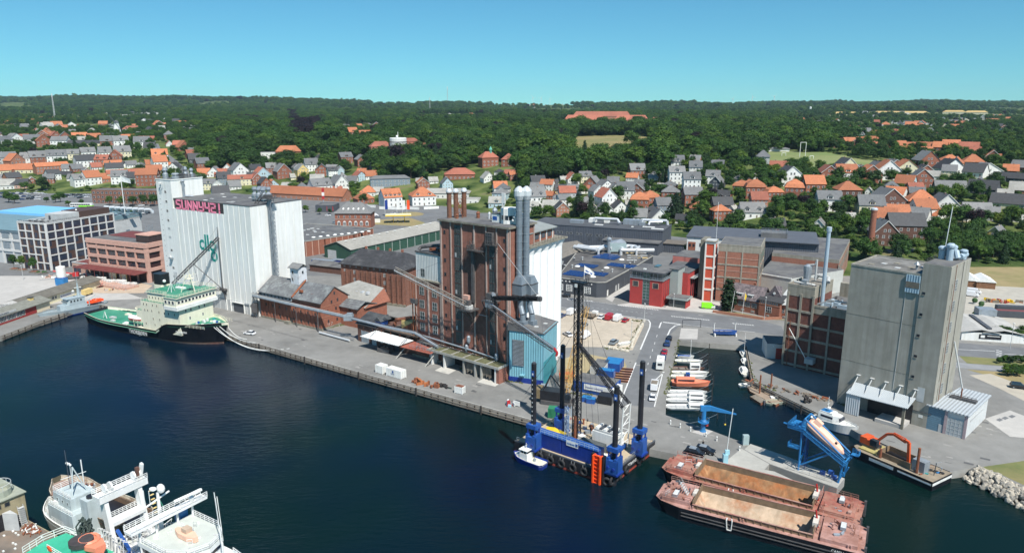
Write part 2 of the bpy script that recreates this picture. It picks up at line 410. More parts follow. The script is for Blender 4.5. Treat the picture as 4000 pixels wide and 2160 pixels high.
# ------------------------------------------------------------------ town houses on the hillside
WALL={'w':WT,'W':offwhite,'b':brick,'B':dbrick,'o':brick3,'y':yellow,'c':cream,'g':LG,'k':DG,'p':pinkbrick,
        'l':mat('pale_blue_render',(.42,.55,.6),.8,.06,.5),'n':mat('blue_grey_render',(.2,.25,.29),.8,.06,.5)}
ROOF={'O':tile,'R':rtile,'S':slate,'D':dslate,'E':eternit}
WN={'w':'white','W':'off-white','b':'red brick','B':'dark brick','o':'light brick','y':'yellow','c':'cream','g':'pale grey','k':'black','p':'pinkish brick','l':'pale blue','n':'blue-grey'}
RN={'O':'orange','R':'dull-red','S':'slate','D':'black','E':'pale'}
SN={'e':'long-side','g':'gable-end','h':'hipped','m':'square'}
FOOT=[] 
dorm_cache={}
def dormer(wm,rm,s=1.0):
    k=(wm.name,rm.name,round(s,1))
    if k not in dorm_cache:
        b=MB();w=1.3*s
        b.box(-w,0,0,w,3.2*s,1.7*s,wm)
        b.add([(-w-.2,-.2,1.7*s),(w+.2,-.2,1.7*s),(0,-.2,2.9*s),(-w-.2,4*s,1.7*s),(w+.2,4*s,1.7*s),(0,4*s,2.9*s)],[(0,1,2),(3,5,4),(0,2,5,3),(1,4,5,2),(0,3,4,1)],rm)
        b.add([(-w*.7,-.04,.3*s),(w*.7,-.04,.3*s),(w*.7,-.04,1.5*s),(-w*.7,-.04,1.5*s)],[(0,1,2,3)],GS)
        b.box(-.06,-.1,.3*s,.06,0,1.5*s,WT);b.box(-w*.75,-.1,.2*s,w*.75,0,.34*s,WT)
        dorm_cache[k]=b.data('dormer_window')
    return dorm_cache[k]
chim={}
def chimney_me(m):
    if m.name not in chim:
        b=MB();b.box(-.35,-.35,0,.35,.35,1.5,m);b.box(-.42,-.42,1.5,.42,.42,1.65,conc);b.tube((0,0,1.65),(0,0,1.9),.12,DS,6);chim[m.name]=b.data('chimney_stack')
    return chim[m.name]
HC=[0];HL=[]
def house(P,w,sty,wc,rc,st,label,rot=None,group=None,dep=None,name='house',cat='house',dm=0,eave=None,pitch=None):
    HC[0]+=1;rr=random.Random(HC[0]*31)
    sc_=min(1.35,max(.75,w/10.5))if w<22 else 1.15
    H=eave or st*2.75*sc_+.4
    yaw=atan2(-P.x,P.y)+(rot if rot is not None else R(rr.uniform(-24,24)))
    d=dep or(w*.85 if sty in'mh'else min(9.5*sc_,w*.9)if sty=='e'else 10*sc_)
    wm,rm=WALL[wc],ROOF[rc]
    t=T(name,label,cat,P,yaw,group)
    if name=='house':HL.append((w/P.length,t.o))
    t.o.location=(P.x,P.y,hz(P.x,P.y))
    x0,x1=-w/2,w/2;b=MB();ov=.45
    pt=tan(R(pitch or(rr.choice((38,42,45))if w<22 else 34)))
    b.box(x0,0,-4,x1,d,H,wm)
    r=MB();th=.22
    if sty=='e':
        rh=d/2*pt
        b.add([(x0,0,H),(x0,d,H),(x0,d/2,H+rh)],[(0,2,1)],wm);b.add([(x1,0,H),(x1,d,H),(x1,d/2,H+rh)],[(0,1,2)],wm)
        o=ov*pt
        for s_,y0 in((1,-ov),(-1,d+ov)):
            A=[(x0-ov,y0,H-o),(x1+ov,y0,H-o),(x1+ov,d/2,H+rh),(x0-ov,d/2,H+rh)]
            r.loft([A,[(a,b_,c+th)for a,b_,c in A]],rm)
        zr=H+rh;cx,cy=x0+w*rr.uniform(.25,.75),d/2
    elif sty=='g':
        rh=w/2*pt
        if rh>5.5*sc_:rh=5.5*sc_;pt=rh/(w/2)
        b.add([(x0,0,H),(x1,0,H),(0,0,H+rh)],[(0,1,2)],wm);b.add([(x0,d,H),(x1,d,H),(0,d,H+rh)],[(0,2,1)],wm)
        o=ov*pt
        for xx in(x0-ov,x1+ov):
            A=[(xx,-ov,H-o),(0,-ov,H+rh),(0,d+ov,H+rh),(xx,d+ov,H-o)]
            if xx>0:A=A[::-1]
            r.loft([[(a,b_,c)for a,b_,c in A],[(a,b_,c+th)for a,b_,c in A]],rm)
        if rr.random()<.55:
            f=MB()
            for xx in(x0-ov,x1+ov):f.loft([[(xx,-ov-.06,H-o-.1),(xx,-ov-.01,H-o-.1),(xx,-ov-.01,H-o+.25),(xx,-ov-.06,H-o+.25)],[(0,-ov-.06,H+rh-.1),(0,-ov-.01,H+rh-.1),(0,-ov-.01,H+rh+.25),(0,-ov-.06,H+rh+.25)]],WT)
            t.mb('bargeboard',f)
        zr=H+rh;cx,cy=0,d*rr.uniform(.3,.7)
    else:
        rl=max(0,(w-d)/2*1.0);rh=min(w,d)/2*pt*(.9 if sty=='h'else 1)
        e=[(x0-ov,-ov,H),(x1+ov,-ov,H),(x1+ov,d+ov,H),(x0-ov,d+ov,H)]
        if sty=='m':
            k=.3;m_=[(x0+k*d/2*.5,k*d/2*.5,H+rh*.45),(x1-k*d/2*.5,k*d/2*.5,H+rh*.45),(x1-k*d/2*.5,d-k*d/2*.5,H+rh*.45),(x0+k*d/2*.5,d-k*d/2*.5,H+rh*.45)]
            r.loft([[(a,b_,H-.2)for a,b_,c in e],e,m_],rm,cap=False)
        else:m_=e;r.loft([[(a,b_,H-.2)for a,b_,c in e],e],rm,cap=False)
        r0,r1=(-rl,d/2,H+rh),(rl,d/2,H+rh)
        if rl>.3:r.face([m_[0],m_[1],r1,r0],rm);r.face([m_[2],m_[3],r0,r1],rm);r.face([m_[1],m_[2],r1],rm);r.face([m_[3],m_[0],r0],rm)
        else:
            for i in range(4):r.face([m_[i],m_[(i+1)% 4],(0,d/2,H+rh)],rm)
        zr=H+rh;cx,cy=rr.uniform(-rl,rl),d/2
    t.mb('wall',b);ro=t.mb('roof',r)
    t.put('chimney',chimney_me(brick if wc in'wWbc'else wm),(cx,cy+.3,zr-.9),0,ro)
    dist=P.length
                                                  
    nf=max(2,min(12,int(w/(2.6*sc_))));wh,ww=1.35*sc_,1.0*sc_
    wd=win(round(ww,1),round(wh,1),2,2 if dist<450 else 1,t=.14 if dist>420 else .1)
    fl=int(st+.5)
    for f in range(fl):
        z=.9+f*2.75*sc_
        if z+wh>H:break
        for i in range(nf):
            if f==0 and i==nf // 2:t.box('door',DS if i % 2 else wood,x0+w*(i+.5)/nf-.5,-.05,.1,x0+w*(i+.5)/nf+.5,.05,2.2);continue
            t.put('window',wd,(x0+w*(i+.5)/nf,-.02,z))
        ns=2 if d<12 else 3
        for i in range(ns):
            yy=d*(i+.5)/ns
            (t.put('window',wd,(x1+.02,yy,z),pi/2)if P.x<0 else t.put('window',wd,(x0-.02,yy,z),-pi/2))
    if sty=='g'and zr-H>2.6:
        for i in((-.9,.9)if w>7 else(0,)):t.put('window',wd,(i*sc_,-.02,H+.35-(.2 if st<2 else 0)))
    if sty=='e'and d>5 and zr-H>3:t.put('window',wd,(x1+.02 if P.x<0 else x0-.02,d/2,H+.2),pi/2 if P.x<0 else-pi/2)
    if dm and sty in'eh':
        s=min(1.2,sc_*(1.0 if dm==1 else .8));n_=dm
        for i in range(n_):t.put('dormer',dormer(wm,rm,s),(x0+w*(i+.5)/n_,.35 if dm==1 else .9,H-(.1 if dm==1 else-.4)),0,ro)
    FOOT.append((P.x-sin(yaw)*d/2,P.y+cos(yaw)*d/2,max(w,d)*.5+.6))
    if dist>650:FOOT.extend([(P.x,P.y-8,6),(P.x,P.y-18,6)])
    return t
ORD=['leftmost']+['second','third','fourth','fifth','sixth','seventh','eighth','ninth','tenth','eleventh','twelfth','13th','14th','15th','16th','17th','18th','19th','20th','21st','22nd','23rd','24th','25th','26th','27th','28th','29th','30th','31st','32nd','33rd','34th','35th','36th','37th','38th','39th','40th']
NH=[0]
def rows(k,desc,s):
    L=[e.split()for e in s.split(';')if e.strip()];L.sort(key=lambda e:float(e[0]))
    for i,e in enumerate(L):
        x,y,w=map(float,e[:3]);c=e[3];P=at(k,x,y)
        if P is None:continue
        m=w/ZW[k][2]*P.length/FPX
        sty,wc,rc,st=c[0],c[1],c[2],float(c[3]);dm=int(c[4])if len(c)>4 else 0
        lab=f"{WN[wc].replace(' ', '-')} {SN[sty]} house, {RN[rc]} roof, {ORD[i]} {desc}"
        house(P,m,sty,wc,rc,st,lab,rot=R(float(e[4]))if len(e)>4 else None,group='town houses ' +desc,dm=dm)
        NH[0]+=1
rows(16,'on the crest left of windmill',"55 400 80 ebO1;185 452 105 gwD1;300 350 70 ebO1;360 398 60 ebO1;460 356 100 ebO1;487 432 90 eWE1;580 425 85 ebO1;640 462 70 ewO1;725 438 88 gWS1;795 468 50 gbO2;1035 418 70 ebO1;250 300 60 eWE1;980 380 70 ebS1")
rows(16,'on the crest right of windmill',"1450 395 70 gwS1;1522 398 66 ekD1;1612 448 85 gbO2;1660 392 60 gwS1;1712 360 62 ebO1;1772 408 56 ewD2;1830 420 96 ebO1;1925 455 60 gwS1;1972 457 60 gwS1;1530 502 90 gkD1;1612 482 76 eWE1;1940 350 50 ewS1;2090 362 60 ewE1;1640 430 50 ebO1;1270 345 60 ewE1")
rows(16,'of the long upper hillside row',"20 570 78 gwO1;70 622 120 ewS2;183 612 130 gwS2 30;257 575 90 ebR1;330 612 120 eWS2;432 560 84 gbO2 -20;452 628 112 gbO2;540 550 90 ebO1;592 628 130 ewS2 -25;666 590 100 gbS2;810 556 116 ewO1;762 622 150 ewD1;925 622 150 ecD1;966 565 104 ebO1 20;1100 558 96 ekD1;1085 632 108 ebS21;1225 628 118 ewS21;1320 582 124 ewO1;1428 640 128 ewS21;1472 592 128 ewR1;1500 665 92 ewD1;1706 560 84 hbS2;1710 625 60 gwR1;1795 640 104 ekR1;1868 668 120 gbO1")
rows(16,'of the villas below the hillside gardens',"90 806 140 egS2;268 812 112 ewS22;402 802 128 ebS22;578 788 146 ewS23;735 764 100 ecS21;900 748 112 ewS21;1070 748 100 ewS21;1245 744 132 ecS21;885 836 166 ewD2;1020 828 110 ebR22;1160 790 108 gbR2;1612 744 130 ewO12;190 838 120 goO2 30;1930 705 90 ebS1;1960 745 118 ebR1;1975 792 118 ekD1;2056 866 118 ebS2")
rows(16,'of the tiled roofs over the terraced block',"40 905 110 ecO1;130 890 100 ebO1;245 896 130 ecO1;540 884 250 eoO2;690 880 90 ewS1;790 880 90 ebS1;880 890 60 goS1;1090 838 80 ebO1;1190 840 92 ewO1;1272 838 70 gwD1;1335 838 90 ewS1;1530 834 92 ecO1;1625 850 120 ewO2;1690 836 60 ebO1;1742 866 92 gwD1;1160 880 140 ewD1;1400 840 60 gwS1;980 860 80 ewR1")
rows(16,'of the street front behind brick block',"60 1000 120 eWS1;160 1010 110 eoD2;830 1028 116 ewS21;955 1012 130 ewO2 25;1100 985 110 eoO1;1240 962 240 ecR2;1205 1005 130 ewS22;1330 1000 100 egD2;1480 1026 180 ebO3;40 1060 150 eWE1;190 1050 120 epD1;1560 940 130 ebO2")
rows(16,'beside the white tower silo',"2060 940 110 ewO1;2150 935 120 gwS1;2225 938 120 ebR1;2330 935 120 gwO1;2430 940 150 gwS2 25;2100 1065 110 ecS21;2190 1060 90 gwS2;2265 1015 120 enD21;2440 1020 250 ecR21;2232 1135 150 ewD1;2370 1060 110 eWS1;2530 960 90 ekD1")
rows(17,'on the slope above the tiled market hall',"60 395 80 ewO1;180 430 80 egS1;90 490 100 ebS1;230 490 70 ebS1;290 385 50 gwS2;10 890 110 egD1;80 950 150 glR1 20;170 905 110 ebS21;290 950 140 gbS2 20;425 885 80 gwS2 20;480 955 110 gyS3 20;395 960 80 ecE1;565 875 120 ewS21;665 930 125 gbS2;780 945 90 ewD31;858 905 64 glS2 20;640 778 100 hwD1;770 800 60 gyS1 20;920 800 120 ebS21;1080 820 110 gbS2 20;660 830 60 ewE1;610 690 110 hwD1")
rows(17,'along the street by the petrol station',"20 1010 100 gbR2 20;110 1060 110 gbD2 20;180 1040 100 glO1;300 1060 100 eWE1;820 1100 90 ewR1;870 1080 150 gwS2 30;680 1145 200 ewS32 25;960 1030 100 ewS2;1065 975 100 glR2 30;990 990 90 ebS1;1120 1130 150 hwO1;1110 1200 170 hbO1 20;1230 1110 100 ewE1;1385 1230 190 ewO24 22;1695 1220 240 hwO22 12;1600 1170 100 ewO1;1640 1000 60 ewE1;1690 1060 120 gbO2 10;1930 1060 110 glS2 15;1790 1000 90 ewE1")
rows(17,'at the edge of the wood',"930 460 60 gbO1;1040 440 60 ebO1;1130 460 80 gbS1;1215 470 110 gbS2;1300 465 80 ebS1;900 450 60 ewS1;985 530 90 ebO21;1110 535 170 ebO22;2440 910 90 hwD1;2350 980 120 gwE1 20;2540 930 100 ebR1;900 700 90 ekD1;2410 240 70 ebO1;2480 245 50 ebO1")
rows(18,'of the white terraces left of street',"20 960 80 ebO2;230 1100 110 ewS21;340 1080 130 ewO2;460 1030 90 ekD1;500 1105 130 eyD12;540 1020 90 ecE2;620 1020 120 gwR2 20;750 990 120 ecS21 20;610 1110 150 ewS12;730 1100 110 ewR1 10;250 1230 190 ewS22;350 1180 110 ebO2;380 1290 160 ewE1;210 1290 110 ewE21;450 1230 80 mwS3;540 1230 130 ewS2 25;510 1130 80 ebO1;40 920 60 gwR1")
rows(18,'around the foot of the park',"880 1150 130 gwS2 30;960 1090 130 gwS2 30;1050 1110 110 gwS2 20;980 1230 170 gwR2 30;1140 1160 170 ewS21;1270 950 150 ebS21 15;1275 1025 90 eWS1;1420 970 90 ewE1;1510 950 130 gkS1 25;1660 1010 150 ewS31 10;1665 890 130 ewS31 10;1590 890 60 gwS1;1810 1090 160 ewS31 10;1845 935 120 eWS31;1830 850 100 eoS31;2015 1000 130 ewS21;2040 1060 120 gkS2;2060 860 120 ebS11;1490 1050 60 eWE1;1340 1050 90 ewS1;1100 1290 150 gwD1 20;950 1310 150 gwS1 20;830 1290 80 gwR1;1190 1240 90 ewE1")
rows(18,'in the brick villas above dark hall',"1280 1260 180 mbO2;1410 1230 160 mbO2;1590 1180 170 hbS2;1385 1340 130 hbD2;1535 1300 150 enS2 20;1830 1210 180 ebS2 15;1865 1330 150 hbO2;2295 1110 150 mbO2;2450 1140 180 mbO2;2115 1370 170 hbO2 20;2130 1270 190 ekD1;2430 1350 230 ewS12 15;1700 1400 120 ewD1;1490 1400 180 gwS1 20;2560 1110 40 hbO2;1960 1150 70 gyS1;2400 960 60 eWE1;1760 1120 80 eWE1;2200 1290 60 gwE1;2230 980 80 egS1")
rows(19,'of the red-roofed row beyond sports field',"700 640 90 ebO1;740 610 90 ebO1;830 610 100 ebO1;870 630 90 gbO1;930 590 80 ebO1;1010 660 90 gbO1;1110 650 90 ebO1;1015 600 90 ebO1;1120 600 80 ebO1;1200 655 80 ebO1;1290 675 100 ebO1;1350 640 80 ebO1;1390 690 90 ebO1;1440 650 80 ebO1;1530 655 90 ebO1;1610 660 100 ebO1;1720 670 110 ebO1;1840 665 130 ebO1;2000 690 150 ebR1;2050 715 100 eoR1;2160 750 90 hoO1;2270 790 110 ebO1;1600 710 90 ebO1;1180 610 60 ebO1;1040 640 80 ebR1")
rows(19,'among trees beyond the row of red roofs',"500 570 90 gwO1;600 570 100 ebO1;690 565 60 gwS1;790 545 70 gwO1;850 540 60 ewO1;905 540 60 gwS1;940 535 60 gwS1;1110 535 90 ewO1;1220 515 80 ebR1;1330 560 80 hwO1;1420 455 70 ewO2;1380 450 70 gwS1;1520 475 90 hoO2;1700 555 70 gwO1;1500 420 70 ebO1;830 460 60 ebO1;905 470 70 hbO1;990 510 90 ebS1;1060 530 60 gwS1;1920 420 90 ewO1;1860 410 70 ewS1;2010 400 90 ewS1;2060 390 60 gbS1;2250 390 80 ebO1;2320 380 80 ebO1;2400 370 70 ebO1;2290 340 80 gkS1;1080 395 50 ebR1;1760 395 60 gwS2;560 440 80 ebS1;640 440 60 ebO1;1720 375 60 ewR1")
rows(19,'of the left red roofs near horizon trees',"70 405 90 ebO1;170 360 70 ebO2;180 385 80 ebO1;280 390 60 gbO2;340 380 50 gbO1;230 405 90 ebO1;310 415 60 ebO1;130 350 60 ebO1")
rows(19,'in the gable row below sports field',"100 910 170 ewR1;50 880 80 ewD1;195 890 90 gcS1 20;620 985 160 gbR2 20;815 930 170 gcD2 30;800 990 180 ewO21 20;965 910 120 gbS1 30;1040 1000 180 gbO2 20;1120 880 120 gbS1 30;1215 965 200 gwO2 20;1290 860 130 gbS1 30;1400 940 170 gcO2 20;1590 940 160 gbD1 20;1620 860 170 gbS2 30;1845 820 170 hbO1;2070 830 160 hoO1;1870 900 210 gwD1 35;2220 920 240 gwS1 35;2260 790 140 gbO1;1510 800 110 ebR1;1640 965 120 ewE1;2050 935 160 ewD1;2520 880 130 ebS1")
rows(19,'in the gardens above the right silo',"240 1025 210 gwD2 25;75 1175 150 mbO2;260 1140 170 mbO2;475 1110 180 ebO2 20;440 1210 100 gwO1 20;620 1280 210 ewS21 15;820 1180 210 hBO2 20;1040 1340 220 ecS21 15;1240 1290 270 gBS2 35;1550 1300 240 hBO2 15;1310 1380 210 ewO1 20;1600 1370 190 ewO2 30;1790 1350 220 gWS2 25;2120 1360 220 eWS11 20;2130 1110 220 ekD1;1840 1130 240 ekS1 15;2400 1260 260 ecD1;2420 990 260 ekD1;1010 1110 60 gwE1;1470 1395 190 ewS1;2380 1160 110 ewE1;530 1260 60 ewS1;1120 1390 70 ewO1;2300 1000 100 ekD1;2550 1390 120 gwS1;520 1310 90 ekD1")
rows(6,'behind the tall grey silo',"710 172 130 gBS2 20;840 130 180 eBD2 20;700 70 110 ewO2;810 20 80 ewO2;960 15 90 ewO1;1360 140 90 gyS1;500 20 50 eWE1;1150 15 80 ewO1;600 60 80 ewS1;60 80 90 ebD1 20;300 80 80 gwS1;1330 20 90 egS1")

# ------------------------------------------------------------------ the white grain silo with its tower
def annulus(b,cx,cz,r0,r1,y0,y1,m,a0=0,a1=360,n=24):
    for i in range(n):
        t0,t1=R(a0+(a1-a0)*i/n),R(a0+(a1-a0)*(i+1)/n)
        P=[(cx+r*cos(t),cz+r*sin(t))for r,t in((r0,t0),(r1,t0),(r1,t1),(r0,t1))]
        b.loft([[(x,y0,z)for x,z in P],[(x,y1,z)for x,z in P]],m)
def stroke(b,pts,w,y0,y1,m):
    """a thick line on a wall plane, as a flat raised bar"""
    for(x0,z0),(x1,z1)in zip(pts,pts[1:]):
        d=V3((x1-x0,z1-z0)).normalized();n_=V3((-d.y,d.x))*w/2;e=d*w/2
        P=[(x0-e.x+n_.x,z0-e.y+n_.y),(x0-e.x-n_.x,z0-e.y-n_.y),(x1+e.x-n_.x,z1+e.y-n_.y),(x1+e.x+n_.x,z1+e.y+n_.y)]
        b.loft([[(x,y0,z)for x,z in P],[(x,y1,z)for x,z in P]],m)
pink=mat('pink_sign_paint',(.95,.27,.4),.6,.05,1)
teal=mat('teal_logo_paint',(.0,.27,.23),.6,.05,1)
silow=mat('white_silo_wall',(.84,.84,.81),.75,.03,.4,streak=.1,stain=.06)
def north_silo():
    t=T('grain_silo','tall white grain silo with pink SUNNY42! sign and green dlg logo','silo',V3((-99.4,274.4,0)),R(-31.7))
    t.box('wall',silow,-48.2,0,-.5,0,25.5,39.2)
    t.box('wall',silow,-15.7,.02,39.2,0,25.5,43.2)
                                                 
    for x in[-46+3.28*i for i in range(14)]+[-.15]:t.box('rib',WT,x-.12,-.14,0,x+.12,0,39 if x<-16 else 43)
    for y in(.2,4,16.5,21,25.2):t.box('rib',silow,0,y-.12,6,.14,y+.12,43)
    t.box('tower',silow,-58.3,.05,-.5,-48.2,15,50.6)
    t.box('tower_parapet',WT,-58.5,-.1,50.6,-48,.3,51.0);t.box('tower_parapet',WT,-48.3,.3,50.6,-48,15.2,51.0)
    t.box('roof',felt,-48,.3,43.15,-.2,25.2,43.4);t.box('roof',felt,-48.1,.6,39.2,-15.9,25,43.2);t.box('roof',felt,-58.1,.3,50.5,-48.3,14.8,50.75)
    t.box('roof_edge',DS,-15.7,-.08,43.2,.1,.12,43.5);t.box('roof_edge',DS,-.02,0,43.2,.12,25.5,43.5)
                                              
    sg=t.box('sign_panel',mat('black_sign_sheet',(.05,.045,.045),.7,.3,1),-46.6,.1,38.9,-15.8,.6,43.3)
    G={'S':[[(1,1),(0,1),(0,.52),(1,.52),(1,0),(0,0)]],'U':[[(0,1),(0,0),(1,0),(1,1)]],'N':[[(0,0),(0,1)],[(0,1),(1,0)],[(1,0),(1,1)]],'Y':[[(0,1),(0,.45),(1,.45)],[(1,1),(1,0),(.1,0)]],
         '4':[[(0,1),(0,.45),(1,.45)],[(1,1),(1,0)]],'2':[[(0,1),(1,1),(1,.52),(0,.52),(0,0),(1,0)]],'!':[[(.5,1),(.5,.38)],[(.5,.08),(.5,0)]]}
    for i,ch in enumerate('SUNNY42!'):
        b=MB();x0=-45.6+i*3.72
        for pl_ in G[ch]:stroke(b,[(x0+x*2.4,39.45+z*3.3)for x,z in pl_],.72,-.05,.1,pink)
        t.mb('letter',b)
    b=MB();annulus(b,-30.9,25.6,1.15,2.15,-.08,.0,teal);b.box(-29.3,-.09,23.4,-28.3,0,30.0,teal);t.mb('logo_letter',b)
    b=MB();b.box(-27.7,-.08,23.4,-26.7,0,30.0,teal);t.mb('logo_letter',b)
    b=MB();annulus(b,-24.6,25.7,1.15,2.15,-.08,0,teal);annulus(b,-24.1,21.5,1.15,2.15,-.09,0,teal);annulus(b,-24.6,25.7,1.15,2.15,-.085,0,teal,225,315);t.mb('logo_letter',b)
    for i,z in enumerate((45.2,41.2,37.3,33.3,20.6,13.0)):faceput(t,win(1.5,1.1,2,1),'f',-52.3,z,0,0,off=-.05)
    for i in range(20):t.box('vent_hole',BK,-56.6,-.0,5+i*2.2,-56.35,.1,5.3+i*2.2)
    for x,z in((-52.4,30),(-52.4,26.3),(-52.3,9.3)):t.box('hatch',LG,x-.8,-.02,z,x+.8,.1,z+.9)
    b=MB();b.box(-53,-1.3,17.6,-51.6,.05,18.2,SE);b.tube((-52.9,-.6,18.2),(-52.9,-.6,19.0),.3,WT);b.tube((-51.8,-.9,18.2),(-51.8,-.9,18.8),.25,WT);t.mb('instrument_shelf',b)
    for x,z,r in((-54.6,49.3,.6),(-54.8,47.6,.28),(-53.4,48.7,.28),(-54.3,46.9,.25)):
        b=MB();b.tube((x,-.1,z),(x,-.7,z),.06,SE,5);b.lathe((x,-.7,z),[(.05,-.1),(r,.0),(r,.12),(.05,.15)],WT,12);t.mb('dish_antenna',b)
    for x in(-50.5,-51.5,-49.8):b=MB();b.tube((x,-.5,6),(x,-.5,12),.12,SE,6);b.tube((x,.1,9),(x,-.5,9),.05,SE,4);t.mb('downpipe',b)
                        
    for x,y,r,h in((-56,3.2,1.1,4.6),(-52.6,5.5,1.6,2.4),(-50.2,8.5,.9,5.0),(-49.6,11,.8,4.2)):
        b=MB();b.lathe((x,y,50.7),[(r,0),(r,h*.45),(r*.65,h*.55),(r*.65,h*.62),(r*1.05,h*.78),(r*.7,h)],SE,12);t.mb('cyclone',b)
    b=MB();b.truss((-49.5,6.5,50.7),(-49.5,6.5,56.5),1.4,DS,.07,5);t.mb('lattice_frame',b)
    b=MB();b.box(-53.5,7,50.7,-49,12.5,52.6,felt);t.mb('plant_room',b)
    b=MB();b.rail([(-58.2,.2,51),(-48.3,.2,51),(-48.3,14.8,51)],SE,1.0,.04,2.2);t.mb('railing',b)
    for x,y in((-52,.8),(-48.6,3),(-48.6,9)):b=MB();b.tube((x,y,51),(x,y,54.5),.05,WT,4);t.mb('aerial',b)
    b=MB();b.tube((-47.4,5,43.2),(-47.4,5,49.6),.55,SE,10);b.tube((-47.4,5,44),(-45.5,8,43.6),.4,SE,8);b.lathe((-47.4,5,49.6),[(.55,0),(.9,.4),(.2,1.1)],SE,10);t.mb('exhaust_stack',b)
    for i in range(6):
        x,y=-11.5+(i % 3)*2.5,12+(i // 3)*2.6;b=MB();b.box(x-.95,y-.95,44.2,x+.95,y+.95,45.4,SE);b.lathe((x,y,45.4),[(1.2,0),(1.2,.9),(.6,1.5),(.6,1.9),(1.05,2.7),(.85,3.6)],SE,10)
        for a,c in((-.9,-.9),(.9,-.9),(.9,.9),(-.9,.9)):b.tube((x+a,y+c,43.3),(x+a,y+c,44.2),.06,SE,4)
        t.mb('roof_fan',b)
    rr=random.Random(3)
    for i in range(16):x=rr.uniform(-44,-3);y=rr.uniform(2,23);t.box('skylight',LG if i % 3 else WT,x,y,43.38,x+1.8,y+.9,43.52)
                                      
    b=MB();b.truss((1.5,8.6,15),(1.5,8.6,45.5),1.7,SE,.1,20);t.mb('elevator_tower',b)
    b=MB();b.box(.5,7.9,4,1.1,8.5,45,SE);b.box(.5,8.8,4,1.1,9.4,45,SE);t.mb('elevator_leg',b)
    for z in(18,24,30,36,42):t.box('elevator_bracket',DS,.1,8.4,z,1.4,8.8,z+.3)
    b=MB();b.box(-2.2,6.6,45.5,3.2,10.6,45.8,DS);b.rail([(-2.2,6.6,45.8),(3.2,6.6,45.8),(3.2,10.6,45.8),(-2.2,10.6,45.8)],DS,1.1,.05,1.2);b.truss((-4,6,43.3),(-1,8,47.5),1.0,DS,.08,3);b.box(-.6,7.2,45.8,1.8,9.6,46.9,DS);t.mb('elevator_head',b)
                  
    t.box('plinth',LG,-48,-.1,-.1,.1,0,4.6);t.box('gate',DG,-14.5,-.16,0,-8.2,-.08,3.9)
    for x in(-18.6,-16,-7.9,-4.4,-.9):t.box('post',WT,x-.15,-.5,0,x+.15,-.1,4.4)
    t.box('canopy',WT,-15,-.7,3.95,-7.7,-.1,4.2);t.box('cable_tray',SE,-8,-.45,4.0,0,-.2,4.2)
    return t
ns_=north_silo()
def ship_loader():
    t=T('ship_loader_derrick','dark steel ship-loading derrick fixed to the front of white silo','crane',V3((-99.4,274.4,0)),R(-31.7))
    A,B,C=(-19.2,-1.1,8.7),(-19.1,-1.1,29.7),(-38.2,-11.5,9.6)
    b=MB();b.tube(A,B,.2,DS,8);b.tube(B,(-19.1,-1.1,34),.1,DS,5);b.tube((-19.1,-1.1,31),(-19.1,-1.1,33),.16,DS,5);t.mb('mast',b)
    b=MB();b.truss(B,C,.9,DS,.13,16);t.mb('boom',b)
    b=MB();b.truss(A,(-36.8,-10.2,8.2),.9,DS,.1,14);t.mb('conveyor_beam',b)
    b=MB();m=V3(B).lerp(V3(C),.52);b.tube(m,A,.16,DS,5);b.tube(m,(m.x+.3,m.y+2,8.6),.06,DS,4);b.tube((-27,-5,8.6),(-23,-3,13),.08,DS,4);t.mb('brace',b)
    b=MB();b.add([(-20,-.1,6.2),(-18,-.1,6.2),(-17.6,-1.6,9),(-20.3,-1.6,9)],[(0,1,2,3)],DS);b.box(-20.4,-1.8,8.4,-17.6,-.1,8.9,DS);b.tube((-19,-.3,4.2),(-18.4,-1.2,8.6),.22,DS,6);b.rail([(-20.4,-1.8,8.9),(-17.6,-1.8,8.9)],DS,1,.04,1);t.mb('slewing_bracket',b)
    b=MB();b.box(C[0]-1,C[1]-1,C[2]-.8,C[0]+1,C[1]+.8,C[2]+.5,DS);b.rail([(C[0]-1,C[1]-1,C[2]+.5),(C[0]+1,C[1]-1,C[2]+.5)],DS,1,.04,.7);b.tube((C[0],C[1],C[2]),(C[0],C[1],6.5),.3,DS,8);t.mb('loading_spout',b)
    b=MB();b.tube(B,(C[0],C[1],C[2]+.6),.04,BK,3);b.tube((-19.1,-1.1,34),m,.03,BK,3);t.mb('stay_cable',b)
ship_loader()

